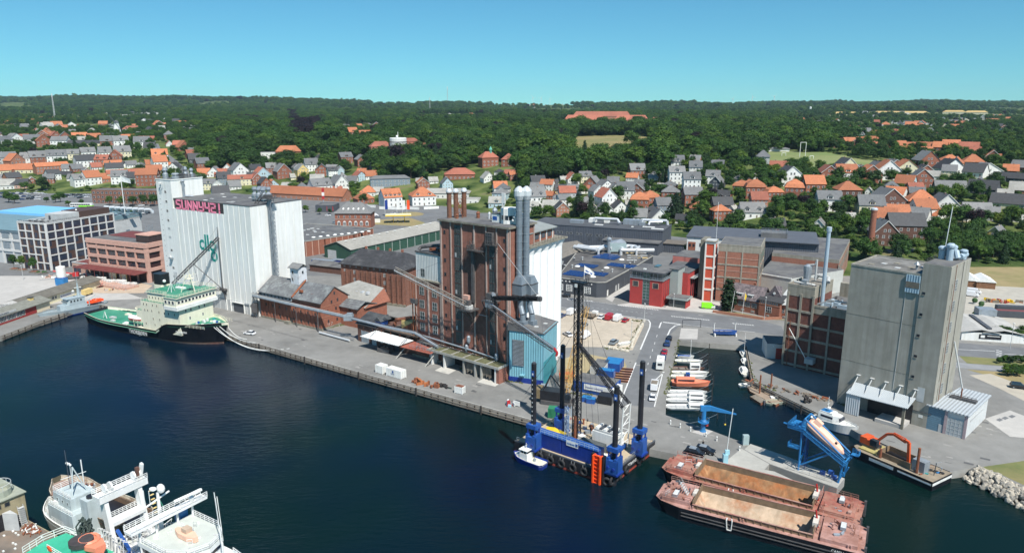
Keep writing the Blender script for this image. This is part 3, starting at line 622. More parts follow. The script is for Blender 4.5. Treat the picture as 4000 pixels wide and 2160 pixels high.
# ------------------------------------------------------------------ offices on the west quay
ogrey=mat('pale_frame_concrete',(.6,.59,.57),.8,.06,.4);brownp=mat('brown_window_panel',(.085,.045,.035),.4,.15,.8,spec=.6)
winblue=mat('blue_reflecting_glass',(.035,.042,.065),.1,.2,.5,spec=.8)
def grid_office():
    A,O=q(1,215,580),q(1,470,598);a,L=frame(A,O)
    t=T('office_block','six-storey office block with pale concrete grid and dark brown panels','building',O,R(-20));L=19.5;D=40.0;H=23.8
    t.box('core',brownp,-L+.3,.35,0,-.35,D-.3,H-.6)
    zs=[0,3.9,7.9,11.9,15.8,19.7,H]
    zl=[[0,7.9,11.9,15.8,19.7,H],[0,7.9,15.8,19.7,H],[0,3.9,7.9,11.9,15.8,H],[0,3.9,11.9,15.8,19.7,H]]
    xs=[-L,-L+4.9,-L+9.8,-L+14.7,0]
    for x in xs:t.box('column',ogrey,x-.3,-.05,0,x+.3,.6,H)
    for i in range(4):
        for z in zl[i][1:]:t.box('beam',ogrey,xs[i]+.3,0,z-.55,xs[i+1]-.3,.55,z)
        for j,z in enumerate(zs[:-1]):
            t.box('window',winblue,xs[i]+.9+(j % 2),.28,z+.5,xs[i]+2.7+(j % 2),.34,z+3.0)
    ys=[D*i/8 for i in range(9)]
    for y in ys:t.box('column',ogrey,-.6,y-.3,0,.05,y+.3,H)
    zr=[[0,7.9,15.8,19.7,H],[0,3.9,7.9,11.9,15.8,19.7,H],[0,3.9,11.9,15.8,19.7,H]]
    for i in range(8):
        for z in zr[i % 3][1:]:t.box('beam',ogrey,-.55,ys[i]+.3,z-.55,0,ys[i+1]-.3,z)
        for j,z in enumerate(zs[:-1]):
            t.box('window',winblue,-.34,ys[i]+.5,z+.4,-.27,ys[i]+(4.6 if(i+j)% 3 else 2.2),z+3.1)
    t.box('roof',felt,-L+.2,.2,H-.6,-.2,D-.2,H-.3)
    t.box('roof_rim',ogrey,-L-.3,-.1,H,.1,.35,H+.3);t.box('roof_rim',ogrey,-.4,.35,H,.1,D,H+.3);t.box('roof_rim',ogrey,-L-.3,.35,H,-L+.1,D,H+.3)
    t.box('penthouse',LG,-12.5,10,H-.3,-1.5,20.5,H+3.2);t.box('penthouse',mat('brown_slatted_screen',(.08,.045,.035),.6,.3,3),-14,20.6,H-.3,-.8,38.5,H+3.4)
    t.box('roof_door',DG,-10,9.9,H,-8.6,10.05,H+2.2)
    b=MB();b.rail([(-L+.3,.6,H),(-1,.6,H),(-1,20,H)],DG,1.1,.05,1.2,3);t.mb('railing',b)
    for i in range(9):b=MB();b.box(0,0,0,1.1,.7,.9,LG if i % 3 else DS);b.build('roof_furniture',t.o,(-16+i*1.3,3.5+(i % 3)*1.6,H-.3))
    b=MB();b.ball((-5,22,H+3.8),.5,WT);t.mb('radome',b)
grid_office()
pinkc=mat('pale_pink_facade',(.56,.33,.26),.85,.12,.8);redroof=mat('dark_red_roof_sheet',(.16,.04,.035),.7,.15,.8)
def pink_office():
    O=q(1,1350,710);t=T('pink_office','low pink brick office block under construction with dark red canopy','building',O,R(-24));L=40;D=26;H=18.6
    t.box('core',mat('dark_red_recess',(.045,.02,.02),.5,.3,1),-L+.6,.7,0,-.7,D,H-1)
    for k,z in enumerate((5.2,9.6,14.0)):t.box('band',pinkc,-L,0,z,0,.7,z+1.5);t.box('band',pinkc,-.7,.7,z,0,D,z+1.5)
    t.box('cornice',pinkc,-L-.2,-.15,H-2.2,.15,.7,H);t.box('cornice',pinkc,-.7,.7,H-2.2,.15,D,H)
    for i in range(7):
        x=-L+.4+(L-1.2)*i/6
        for z0,z1 in((0,5.2),(6.7,9.6),(11.1,14.0),(15.5,H-2.2)):t.box('pier',pinkc,x-.35,.05,z0,x+.35,.9,z1)
    for i in range(4):
        y=1+(D-2)*i/3
        for z0,z1 in((0,5.2),(6.7,9.6),(11.1,14.0),(15.5,H-2.2)):t.box('pier',pinkc,-.9,y-.9,z0,-.05,y+.9,z1)
    for i in range(6):
        for z in(6.7,11.1,15.5):
            t.put('window',win(5.2,2.3,4,1,redroof,GS,.12),(-L+3.7+6.45*i,.62,z-.1+.1))
    t.box('roof',felt,-L+.4,.4,H-.5,-.4,D-.2,H-.2);t.box('roof_terrace',redroof,-L+3,10,H-.2,-14,D-3,H)
    b=MB();b.box(-9,3,H-.2,-.6,12,H+3.1,mat('dark_glazed_penthouse',(.05,.035,.035),.2,.2,1));b.box(-9.3,2.7,H+3.1,-.3,12.3,H+3.5,pinkc);t.mb('penthouse',b)
    b=MB();b.truss((-13,14,H),(-13,14,H+6),2.2,SE,.07,4);b.box(-16,10,H-.2,-11,16,H+.6,LG);t.mb('scaffold_stair',b)
    b=MB();b.add([(-L-2,-.2,5.3),(0,-.2,5.3),(-.5,-6.5,4.9),(-L-3,-6.5,4.9),(-L-2,-.2,5.6),(0,-.2,5.6),(-.5,-6.5,5.2),(-L-3,-6.5,5.2)],[(3,2,1,0),(4,5,6,7),(2,3,7,6),(1,2,6,5),(0,3,7,4)],redroof)
    t.mb('canopy',b)
    for i in range(7):b=MB();b.tube((-L+i*6,-6.4,0),(-L+i*6,-6.4,4.9),.1,redroof,5);b.tube((-L+i*6,-6.2,5.2),(-L+i*6,.1,9),.05,redroof,4);t.mb('canopy_post',b)
    for x in(-22,-15):b=MB();b.box(x,-3.2,0,x+4.5,-2.9,4.2,yellow);[b.box(x+j*.75,-3.3,0,x+j*.75+.3,-3.2,4.2,WT)for j in range(6)];t.mb('scaffold_sheeting',b)
    t2=T('site_podium','pale construction podium and scaffold strewn in front of pink office','construction site',O,R(-24))
    t2.box('deck',pinkbrick,-31,-14,0,2,-7,.8)
    for i in range(10):t2.box('step',WT,-34+i*3.4,-7-(i % 3),.8,-31.5+i*3.4,-5.5,1.2+(i % 4)*.3)
    b=MB();b.rail([(-31,-14,.8),(2,-14,.8),(2,-7,.8)],SE,1.1,.04,1.8);b.rail([(-31,-9,.8),(0,-9,.8)],SE,1.1,.04,1.5);t2.mb('railing',b)
    b=MB();b.add([(-18,-19,.05),(-15,-20,.05),(-12,-14,.8),(-14,-13,.8)],[(0,1,2,3)],redroof);b.rail([(-18,-19,.05),(-14,-13,.8)],orange,1,.05,1.5);t2.mb('ramp',b)
                                         
    w=T('pink_annex','single-storey pink brick annex between the two office blocks','building',q(22,765,760),R(-24));w.box('wall',pinkbrick,0,0,0,11,14,5);w.box('roof',redroof,.4,.4,5,10.6,13.6,5.1);w.box('parapet',LG,-.1,-.1,5,11.1,.3,5.5);w.box('parapet',LG,-.1,.3,5,.3,14,5.5);w.box('window',winblue,.8,-.06,.4,6,.05,3.6)
    for i in range(5):w.box('step',LG,11+i*.8,4,0,11.8+i*.8,9,5-i)
pink_office()
def blue_hall():
    t=T('blue_roofed_hall','large industrial hall with bright blue roof at far left','building',q(22,0,660),R(-20));L=34;H=18
    t.box('wall',LG,-40,1,0,L,62,H)
    for x in(-20,-9,2,10,16.8):t.box('column',ogrey,x,.6,0,x+1.0,1.1,H)
    for z in(6.5,12,H-1.4):t.box('beam',ogrey,-40,.5,z,22,1,z+1.1)
    for x,z in((3.4,13.5),(11.5,13.5),(3.4,8),(11.5,8)):t.box('panel',SE,x,.8,z,x+5,1.05,z+4.5)
    t.box('door',GS,4.5,.7,0,9.5,1.06,5)
    b=MB();bs=mat('blue_grey_sheet_roof',(.16,.25,.28),.55,.1,.4);b.add([(-41,-.2,H),(L,-.2,H),(L,20,H+2.5),(-41,20,H+2.5),(L,63,H+2),(-41,63,H+2)],[(0,1,2,3),(3,2,4,5)],bs);b.add([(L,-.2,H),(L,20,H+2.5),(L,63,H+2),(L,63,H-1)],[(0,3,2,1)],bs);t.mb('roof',b)
    b=MB();b.box(-41,30,H+2.2,6,56,H+3.6,mat('bright_blue_membrane',(.2,.5,.8),.5,.05,.5));t.mb('blue_membrane',b)
    for i in range(8):
        b=MB();b.path([(10+i*4.5,64,H+2.8),(10+i*4.5,59,H+4.6),(12.5+i*4.5,60,H+4.6),(13+i*4.5,61,H+2.4)],.8,alu,8);t.mb('roof_duct',b)
    for i in range(12):t.box('solar_panel',winblue,12+i*3,46+(i % 3)*3,H+2.65,14.6+i*3,48.5+(i % 3)*3,H+2.85)
    b=MB();b.tube((30,55,20),(30,55,42),.22,WT,6);t.mb('flagpole',b)
    b=MB();b.face([(30.2,55,41.8),(36.5,55.4,40.2),(36.2,55.8,37.6),(30.2,55,38.6)],WT);t.mb('flag',b)
blue_hall()
# quay sheds of the west quay: red and cream timber with grey roofs
def west_sheds():
    P=q(22,15,1310);Q_=q(22,525,1135);a,L=frame(P,Q_);a=atan2(Q_.y-P.y,Q_.x-P.x)
    t=T('quay_shed','long low quay shed with dark red front and cream end','shed',Q_,a);L=46;H=3.6
    t.box('wall',mat('cream_timber',(.7,.6,.42),.8,.08,.8),-L,0,0,0,9,H)
    t.box('red_cladding',mat('dark_red_boards',(.3,.03,.03),.7,.15,2),-L,-.08,.1,-6.8,0,H-.1)
    for i in range(3):t.put('window',win(4.1,2.0,6,3),(-14.6-i*4.4,-.12,.9))
    t.box('poster',WT,-31,-.16,.9,-28.2,-.1,3.2);b=MB();annulus(b,-29.6,2.1,.45,.7,-.2,-.16,teal);t.mb('poster_emblem',b)
    b=MB();b.add([(-L-.6,-.9,H-.1),(.6,-.9,H-.1),(.6,4.5,H+1.5),(-L-.6,4.5,H+1.5),(.6,9.8,H-.1),(-L-.6,9.8,H-.1),(-L-.6,-.9,H-.35),(.6,-.9,H-.35)],[(0,1,2,3),(3,2,4,5),(6,7,1,0),(7,4,2,1)],mat('grey_green_fibre_roof',(.22,.22,.19),.9,.15,.8,streak=.15));t.mb('roof',b)
    t.box('name_board',LG,-26,-.75,H+.15,-17,-.55,H+.95);tm=obj('board_lettering',txm('MARITIM SERVICE',.62,DG,.02),t.o,(-25.4,-.78,H+.35),(pi/2,0,0))
    b=MB();b.rail([(-40,6.4,H+.9),(-11,6.4,H+.9)],WT,.9,.05,1.8);t.mb('railing',b)
    b=MB();b.box(-6,2.9,H+.7,-4.4,4.3,H+2.2,yellow);b.box(-6.2,2.7,H+2.2,-4.2,4.5,H+2.4,DS);t.mb('chimney',b)
    P2=q(22,530,1090);t=T('quay_shed','long low cream shed with mossy dark roof behind patrol boat','shed',P2,a+.02);L=30
    t.box('wall',cream,-4,0,0,L,9,H);b=MB();mo=mat('mossy_dark_roof',(.13,.12,.1),.95,.2,.8,col2=(.2,.19,.16))
    b.add([(-14,-1,H),(L+.6,-1,H),(L+.6,4.5,H+1.5),(-14,4.5,H+1.5),(L+.6,10,H),(-14,10,H),(L+.6,-1,H-.25),(-14,-1,H-.25)],[(0,1,2,3),(3,2,4,5),(7,6,1,0),(6,4,2,1)],mo);t.mb('roof',b)
    t.put('window',win(1.2,1.1,1,1),(1.6,-.05,1.6));t.put('window',win(1.2,1.1,1,1),(3.2,-.05,1.6));t.box('sign_board',WT,5.5,-.08,.8,14,-.02,2.4);obj('sign_lettering',txm('BUGSERING',1.1,dblue,.02),t.o,(6,-.1,1.15),(pi/2,0,0))
    t.box('door',LG,16.5,-.05,.1,19,.02,2.4)
    t3=T('cream_tank_truck','cream box van parked at the end of cream shed','van',q(22,850,1010),a);t3.box('body',yellow,0,-2.2,.6,4.4,-.2,2.8);t3.box('chassis',DS,.1,-2.1,.3,4.3,-.3,.6)
    for x in(.8,3.6):b=MB();b.tube((x,-2.25,.4),(x,-1.95,.4),.4,rubber,10);t3.mb('wheel',b)
west_sheds()
def site_things():
    t=T('water_tank','white cylindrical tank on a lattice stand by the blue skip','tank',q(22,655,885));b=MB();b.lathe((0,0,0),[(.4,2.2),(2.0,3.6),(2.0,8),(1.9,8.4),(.3,8.8)],WT,16);t.mb('tank',b)
    for a in range(4):b=MB();c,s=cos(a*1.571+.78),sin(a*1.571+.78);b.tube((c*2.1,s*2.1,0),(c*1.8,s*1.8,4),.12,WT,5);c2,s2=cos(a*1.571+2.35),sin(a*1.571+2.35);b.tube((c*2.1,s*2.1,.2),(c2*1.9,s2*1.9,3.2),.07,WT,4);t.mb('leg',b)
    t=T('blue_skip','light blue waste container beside the white tank','container',q(22,580,895),R(-15));t.box('body',lblue,0,0,0,5,2.4,3.4);t.box('rim',bluep,-.05,-.05,3.4,5.05,2.45,3.5)
    t=T('red_container','open red skip lying at the construction site','container',q(22,800,890),R(-15));t.box('body',redp,0,0,0,10.5,2.8,2.1);t.box('load',rust,.3,.3,2.1,10,2.5,2.3)
    for x,y,lab in((150,730,'leftmost young street tree in a square planter by the grid office'),(235,740,'second young street tree in a planter by the grid office'),(355,760,'young street tree nearest the corner of grid office')):
        P=q(22,x,y);t=T('planter',lab.replace('young street tree','timber planter under young tree').replace('in a square planter ','').replace('in a planter ',''),'planter',P,R(-15));t.box('box',wood,-1.8,-1.3,0,1.8,1.3,.6);t.box('soil',rust,-1.6,-1.1,.6,1.6,1.1,.65)
        DEFER.append((P.x,P.y,7.5,1,lab,.6,.6))
    t=T('planter','low timber planter with bushes right of the young trees','planter',q(22,435,772),R(-15));t.box('box',wood,-3,-1.2,0,3,1.2,.6)
    b=MB();rr=random.Random(4);[b.ball((rr.uniform(-2.4,2.4),rr.uniform(-.8,.8),.8),rr.uniform(.4,.7),leafA_,6)for _ in range(9)];t.mb('shrubs',b)
    t=T('mobile_crane','red telescopic crane with folded boom at the construction site','crane',q(22,730,830),R(20));t.box('chassis',DS,-4,-1.2,.5,4,1.2,1.3);t.box('cab',redp,1.5,-1.1,1.3,4,1.1,3)
    b=MB();b.tube((2,0,2.4),(-6.5,0,4.4),.4,redp,6);b.tube((-6.5,0,4.4),(-13,.5,3.2),.25,DS,6);t.mb('boom',b)
    for x in(-3,-1.2,2.8):b=MB();b.tube((x,-1.35,.55),(x,1.35,.55),.55,rubber,10);t.mb('wheel',b)
DEFER=[]
leafA_=mat('shrub_foliage',(.03,.08,.018),.8,.4,3)
site_things()
# stacked timber and rubble
def clt(name,label,cat,P,n,w,d,mats,seed,zmax=.8,rot=0):
    rr=random.Random(seed);t=T(name,label,cat,P,rot)
    for i in range(n):
        b=MB();L=rr.uniform(.6,2.6);W_=rr.uniform(.15,.8);h=rr.uniform(.12,zmax);b.box(-L/2,-W_/2,0,L/2,W_/2,h,mats[i % len(mats)])
        obj('piece',b.data('piece'),t.o,(rr.uniform(-w,w),rr.uniform(-d,d),0 if i % 3 else .3),(0,rr.uniform(-.1,.1),rr.uniform(0,3.1)))
    return t
clt('building_materials','pile of pinkish bricks and boards left of white tank','building materials',q(22,560,810),22,4,2.5,[pinkbrick,WT,rust,wood],1,1.2)
clt('building_materials','white boards and pallets stacked before the pink annex','building materials',q(22,850,800),40,9,4,[WT,LG,wood,WT],2,.9)
clt('building_materials','scattered crates and pallets on sandy ground by red skip','building materials',q(1,1050,770),14,5,1.6,[pinkbrick,LG,rust,yellow],3,.6)
# terraced block, brick office with square windows, far market hall
def block(name,label,k,xa,ya,xb,yb,D,H,wallm,roofm,fl,nx,ww,wh,z0=0,rot=None,pitch=0,za=0,side='r',base=-1,frm=None,gl=None,cat='building',ny=1,par=.4,ground=None):
    """a long building given by the two ends of its front wall"""
    A,B=(at(k,xa,ya),at(k,xb,yb))if za is None else(q(k,xa,ya,za),q(k,xb,yb,za))
    a,L=frame(A,B);A=V3((A.x,A.y,ground if ground is not None else hz(A.x,A.y)if za is None else 0))
    t=T(name,label,cat,A,a if rot is None else rot);t.L,t.D,t.H=L,D,H
    if za is not None and za>0:H=za;t.H=H
    t.box('wall',wallm,0,0,base,L,D,H)
    if pitch:
        rh=D/2*tan(R(pitch));b=MB();o=.5
        b.add([(0,0,H),(0,D,H),(0,D/2,H+rh)],[(0,2,1)],wallm);b.add([(L,0,H),(L,D,H),(L,D/2,H+rh)],[(0,1,2)],wallm);t.mb('gable',b)
        for s_,y0 in((1,-o),(-1,D+o)):
            b=MB();A_=[(-o,y0,H-o*tan(R(pitch))),(L+o,y0,H-o*tan(R(pitch))),(L+o,D/2,H+rh),(-o,D/2,H+rh)];b.loft([A_,[(x,y,z+.25)for x,y,z in A_]],roofm);t.mb('roof',b)
    else:
        t.box('roof',roofm,.3,.3,H,L-.3,D-.3,H+.1)
        if par:
            for bx in((0,0,L,.3),(0,D-.3,L,D),(0,.3,.3,D-.3),(L-.3,.3,L,D-.3)):t.box('parapet',wallm,bx[0],bx[1],H,bx[2],bx[3],H+par)
    w=win(ww,wh,2,ny,frm,gl)if nx else None
    for f in range(fl):
        z=z0+f*(H-z0)/fl+.7
        for i in range(nx):faceput(t,w,'f',L*(i+.5)/nx,z,L,D)
        ns=int(D/(L/nx))if nx else 0
        for i in range(min(ns,12)):faceput(t,w,side,D*(i+.5)/ns,z,L,D)
    FOOT.append((A.x+cos(a)*L/2-sin(a)*D/2,A.y+sin(a)*L/2+cos(a)*D/2,max(L,D)*.5))
    for i in range(int(L // 9)):FOOT.append((A.x+cos(a)*9*i-sin(a)*D/2,A.y+sin(a)*9*i+cos(a)*D/2,D*.7))
    return t
block('brick_block','long three-storey brown brick block with big square windows behind white silo',16,935,1195,1580,1205,16,11,brick2,felt,3,15,2.0,1.9,za=0)
block('corner_house','orange-brown terraced block with black roof and roof windows',16,240,1000,700,1010,12,8.5,brick3,dslate,3,18,1.3,1.5,pitch=40,za=0)
block('market_hall','long brick hall with red tiled roof beside white silo',17,120,1140,575,1225,15,4.6,brick3,tile,1,14,1.2,1.6,pitch=38,za=0,rot=R(-22))
block('car_showroom','small black shop with red sign by the petrol station',17,600,1285,770,1288,16,5,DG,felt,1,0,1,1,za=0)
sgn=T('pylon_sign','tall red and white pylon sign beside black shop','sign',q(17,680,1205));sgn.box('panel',redp,-1,-.2,4,1,.2,13.5);sgn.box('panel',WT,-1.02,-.22,7,1.02,.22,10);sgn.box('pole',SE,-.3,-.15,0,.3,.15,4)
sh=T('shop_sign','red shop sign box on the black shop front','sign',q(17,715,1286));sh.box('board',redp,0,-.6,1,5,-.1,4.6);sh.box('white_strip',WT,.5,-.13,3.4,4.5,-.1,4.2)
# brick customs house with hipped slate roof
def customs():
    A,B=q(17,800,1391+60),q(17,1160,1391+65);t=T('customs_house','square dark-red brick house with grey hipped roof and arched windows','building',A,R(0));L=24;D=15;H=10.5
    t.box('wall',brick,0,0,0,L,D,H);b=MB();e=[(-.7,-.7,H),(L+.7,-.7,H),(L+.7,D+.7,H),(-.7,D+.7,H)];r0,r1=(7,D/2,H+6.5),(L-7,D/2,H+6.5)
    b.loft([[(x,y,z-.3)for x,y,z in e],e],slate,cap=False);b.face([e[0],e[1],r1,r0],slate);b.face([e[1],e[2],r1],slate);b.face([e[2],e[3],r0,r1],slate);b.face([e[3],e[0],r0],slate);t.mb('roof',b)
    for i in range(6):t.put('window',win(1.2,1.7,2,2),(2.5+i*3.8,-.03,7.2));b=MB();x=2.5+i*3.8;b.box(x-1,-.06,2,x+1,0,4.2,WT);annulus(b,x,4.2,0,1,-.06,0,WT,0,180,10);b.box(x-.75,-.1,2.2,x-.1,-.05,4.4,GS);b.box(x+.1,-.1,2.2,x+.75,-.05,4.4,GS);t.mb('arched_window',b)
    t.box('string_course',conc,-.05,-.08,6.2,L+.05,0,6.5)
    for i in range(5):b=MB();b.add([(5+i*3.4,1.6,H+2.15),(6+i*3.4,1.6,H+2.15),(6+i*3.4,2.8,H+3.2),(5+i*3.4,2.8,H+3.2)],[(0,1,2,3)],WT);t.mb('roof_window',b)
    FOOT.append((A.x+12,A.y+7,15))
customs()

# ------------------------------------------------------------------ brick granary with slate roof
slate2=mat('patchy_old_slates',(.17,.175,.18),.8,.2,.8,rows=.5,col2=(.34,.37,.36),amt=.75,thr=.55,stain=.25)
def slate_granary():
    O=V3((-69.7,255.9,0));t=T('old_brick_granary','old red brick granary with patchy slate roof and little white tower','warehouse',O,R(-32.6));L=33.7;D=13.6;H=10.7;RZ=15.1
    t.box('wall',brick,-L,0,-.5,0,D,H);b=MB();b.add([(0,0,H),(0,D,H),(0,D/2,RZ)],[(0,1,2)],brick);b.add([(-L,0,H),(-L,D,H),(-L,D/2,RZ)],[(0,2,1)],brick);t.mb('gable',b)
    for x0,x1 in((-L-.4,-15.3),(-14.5,.4)):
        for y0 in(-.7,D+.7):
            b=MB();A_=[(x0,y0,H-.5),(x1,y0,H-.5),(x1,D/2,RZ+.05),(x0,D/2,RZ+.05)];b.loft([A_,[(x,y,z+.28)for x,y,z in A_]],slate2);t.mb('roof',b)
    b=MB();A_=[(-15.3,-.5,H-.1),(-14.5,-.5,H-.1),(-14.5,D/2,RZ+.6),(-15.3,D/2,RZ+.6)];b.loft([A_,[(x,y,z+.3)for x,y,z in A_]],rust);t.mb('fire_wall',b)
    for i,x in enumerate((-12.6,-7.5)):b=MB();z=H+(1 if i else 2.0);b.box(x,1.2+i,z-.1,x+1.3,2.1+i,z+.75,rust);t.mb('broken_hatch',b)
            
    cu=wp(2,600,672,O,R(-32.6),D/2);x=cu.x+1
    b=MB();b.box(x-2,D/2-2,H+1.5,x+2.6,D/2+2,RZ+5.4,mat('peeling_white_boards',(.62,.64,.66),.8,.1,1,col2=(.35,.3,.27),amt=.7,thr=.6));t.mb('tower_room',b)
    b=MB();z=RZ+5.2
    for y0 in(-.7,4.7):A_=[(x-2.6,D/2-2+y0,z),(x+3.2,D/2-2+y0,z),(x+3.2,D/2,z+1.5),(x-2.6,D/2,z+1.5)];b.loft([A_,[(a,c,e+.2)for a,c,e in A_]],slate)
    t.mb('tower_roof',b)
    t.put('window',win(1,1.2,1,1,LG),(x-.6,D/2-2.03,RZ+3));t.put('window',win(1,1.2,1,1,LG),(x+2.63,D/2,RZ+3),pi/2);t.put('window',win(.8,1.3,1,1,LG),(x-.8,D/2-2.03,RZ+.2))
                                                                 
    for i in range(18):xx=-L+.4+i*(L-.8)/17;t.box('pier',brick,xx-.3,-.22,-.4,xx+.3,0,8.4)
    for i in range(17):
        xx=-L+1.4+i*(L-.8)/17
        t.box('corbel',brick,xx-.55,-.16,8.0,xx+.5,0,8.4)
        for z in(1.4,5.0):
            if(i+int(z))% 2==0:t.put('window',win(.8,1.2,1,1,dbrick,GS,.12),(xx,-.03,z))
    t.box('boarding',mat('grey_peeling_boards',(.3,.32,.34),.8,.2,2,col2=(.1,.09,.09)),-L,-.3,8.8,-15.4,-.02,10.4)
    for i in range(9):t.box('loft_opening',BK,-L+.6+i*2.05,-.34,9.2,-L+1.3+i*2.05,-.3,9.9)
    t.box('loading_ledge',DS,-L,-1.3,8.2,-15,-.25,8.4)
    for(y,z)in((3.2,2.2),(7.5,2.0),(10.6,2.1),(3,6.0),(7.2,6.3),(10.5,6.1),(5.2,9.2),(8.2,9.4),(6.8,12.2)):faceput(t,win(.8,1.2,1,1,dbrick,GS,.1),'r',y,z,0,D)
    for z in(4.6,8.6):t.box('string_course',brick3,.0,0,z,.08,D,z+.2)
    t.box('plinth',dconc,-L,-.3,-.5,.12,0,.7);t.box('plinth',dconc,0,0,-.5,.15,D,.8)
    t.box('door',dwood,-17,-.26,0,-15.4,-.2,2.4);b=MB();b.box(-19,-1.5,0,-16.4,-.3,1.1,dconc);t.mb('steps',b)
                                 
    obj('painted_numbers',txm('11 7',1.5,LG,.01),t.o,(.12,2.4,1.2),(pi/2,0,pi/2))
                                   
    w=T('granary_annex','brick annex with pale fibre-cement roof behind the slate granary','warehouse',O,R(-32.6));b=MB()
    w.box('wall',brick,-9,D,-.5,8.6,D+12,7.0);b.add([(-14,D-.2,9.5),(9.6,D-1,7.0),(6.5,D+13,11.5),(-8,D+14,12.5)],[(0,1,2,3)],eternit);b.add([(9.6,D-1,6.8),(9.6,D+13,6.8),(6.5,D+13,11.5)],[(0,1,2)],brick);w.mb('roof',b)
    for i in range(3):b=MB();z=10.35+i*.25;x,y=-2.5+i*3,D+6.5-i*.3;b.box(x,y,z-.9,x+1.1,y+1.3,z+.1,alu);w.mb('roof_light',b)
    w2=T('granary_stair_wing','narrow red brick stair wing right of slate granary gable','warehouse',O,R(-32.6));w2.box('wall',brick,.15,9.3,-.5,8.8,D+5,7.6);b=MB();A_=[(.15,8.6,7.2),(9.5,8.6,7.2),(9.5,13,9.2),(.15,13,9.2)];b.loft([A_,[(x,y,z+.25)for x,y,z in A_]],slate2);A_=[(.15,19.5,7.2),(9.5,19.5,7.2),(9.5,13,9.2),(.15,13,9.2)];b.loft([A_,[(x,y,z+.25)for x,y,z in A_]],slate2);w2.mb('roof',b)
    w2.put('window',win(1.5,2.6,2,3,dbrick),(5.0,9.27,2.2));w2.put('window',win(1.2,.9,2,1,dbrick),(5.0,9.27,6.0))
                                         
    g=T('conveyor_gallery','long covered conveyor pipe on steel posts along the quay front','conveyor',(0,0,0));b=MB();P=[q(2,235,830,8.2),q(2,840,965,8.0),q(2,1140,1022,8.2)];P=[V3((p.x,p.y-0,p.z))for p in P]
    P=[O+Matrix.Rotation(R(-32.6),3,'Z')@ V3((x,-1.9,z))for x,z in((-L-2,8.7),(0,8.1),(15.8,7.9))]
    b.path(P,.5,SE,8);g.mb('pipe',b);b=MB();b.path([p+V3((0,0,.65))for p in P],.16,LG,4);b.path([p+V3((.5,.5,-.4))for p in P],.14,DS,4);g.mb('cable_tray',b)
    b=MB();c=P[2];b.box(c.x-1.6,c.y-1.2,c.z-.8,c.x+1.6,c.y+1.2,c.z+1.0,SE);b.box(c.x-.6,c.y-.8,c.z+1,c.x+1.4,c.y+.8,c.z+1.7,SE);g.mb('transfer_box',b)
    for k in(.02,.35,.68,1.0):p=P[0].lerp(P[1],k);b=MB();b.tube((p.x,p.y,0),(p.x,p.y,p.z-.4),.22 if k>.9 else .14,DS,6);g.mb('post',b)
    P3=[V3((p.x,p.y,p.z))for p in(c,*(V3((-53.4,243.6,0))+Matrix.Rotation(R(-36),3,'Z')@ V3(v)for v in((12,-.3,7.7),(27,-.3,8.1),(38,-1.6,5.9))))]
    b=MB();b.path(P3,.45,SE,8);b.path([p+V3((.3,.4,.5))for p in P3],.12,DS,4);g.mb('pipe',b)
    b=MB();s0=O+Matrix.Rotation(R(-32.6),3,'Z')@ V3((-L-1.4,-1.5,0));b.truss((s0.x,s0.y,0),(s0.x,s0.y,10),1.5,DS,.08,6);b.box(s0.x-1.3,s0.y-1,2,s0.x+.9,s0.y+1,5.5,DS);g.mb('support_tower',b)
slate_granary()
def dark_granary():
    O=V3((-44.1,288.5,0));r=R(-25.2);t=T('pilastered_granary','big brown brick granary with dark roof and tall pilasters','warehouse',O,r);L=31.6;D=19;H=15.8
    t.box('wall',brick2,-L,0,-.5,0,D,H)
    for i in range(13):x=-L+.5+i*(L-1)/12;t.box('pilaster',brick2,x-.3,-.55,0,x+.3,0,13.4)
    for i in range(6):y=.6+i*(D-1.2)/5;t.box('pilaster',brick2,0,y-.3,0,.4,y+.3,13.6)
    for i in range(8):b=MB();x=-29.7+i*2.62*1.15;b.tube((x,-.14,14.6),(x,.02,14.6),.42,conc,12);b.tube((x,-.17,14.6),(x,-.14,14.6),.2,dbrick,8);t.mb('roundel',b)
    for z in(4.4,7.6,10.8):t.box('string_course',brick2,-L,-.1,z,0,0,z+.18)
    for x in(-24.5,-9.3):
        for z in(1.6,4.7,8.4,11.6):t.put('window',win(1.3,1.5,3,2),(x,-.04,z))
    t.put('window',win(.9,.9,2,1),(-29.6,-.04,12.3));t.box('door',LG,-23,-.1,0,-20.4,0,3.4);t.box('door_canopy',WT,-23,-1.2,3.5,-18.2,0,3.8)
    b=MB();rm=mat('charcoal_felt_roof',(.045,.045,.05),.85,.25,.5,col2=(.22,.22,.22),amt=.4,thr=.6,streak=.2);o=.9
    e=[(-L-o,-o,H-.2),(o,-o,H-.2),(o,D+o,H-.2),(-L-o,D+o,H-.2)];r0,r1=(-L+3,D/2+1,H+4.6),(-5.5,D/2+1,H+4.6)
    b.loft([[(x,y,z-.3)for x,y,z in e],e],rm);b.face([e[0],e[1],r1,r0],rm);b.face([e[1],e[2],r1],rm);b.face([e[2],e[3],r0,r1],rm);b.face([e[3],e[0],r0],rm);t.mb('roof',b)
    for i in range(4):b=MB();b.box(-L+5+i*6.2,D/2+1,H+4.2,-L+5.8+i*6.2,D/2+1.8,H+5.6,brick);t.mb('chimney',b)
    t.box('plinth',dconc,-L,-.65,-.5,.5,0,.9)
dark_granary()
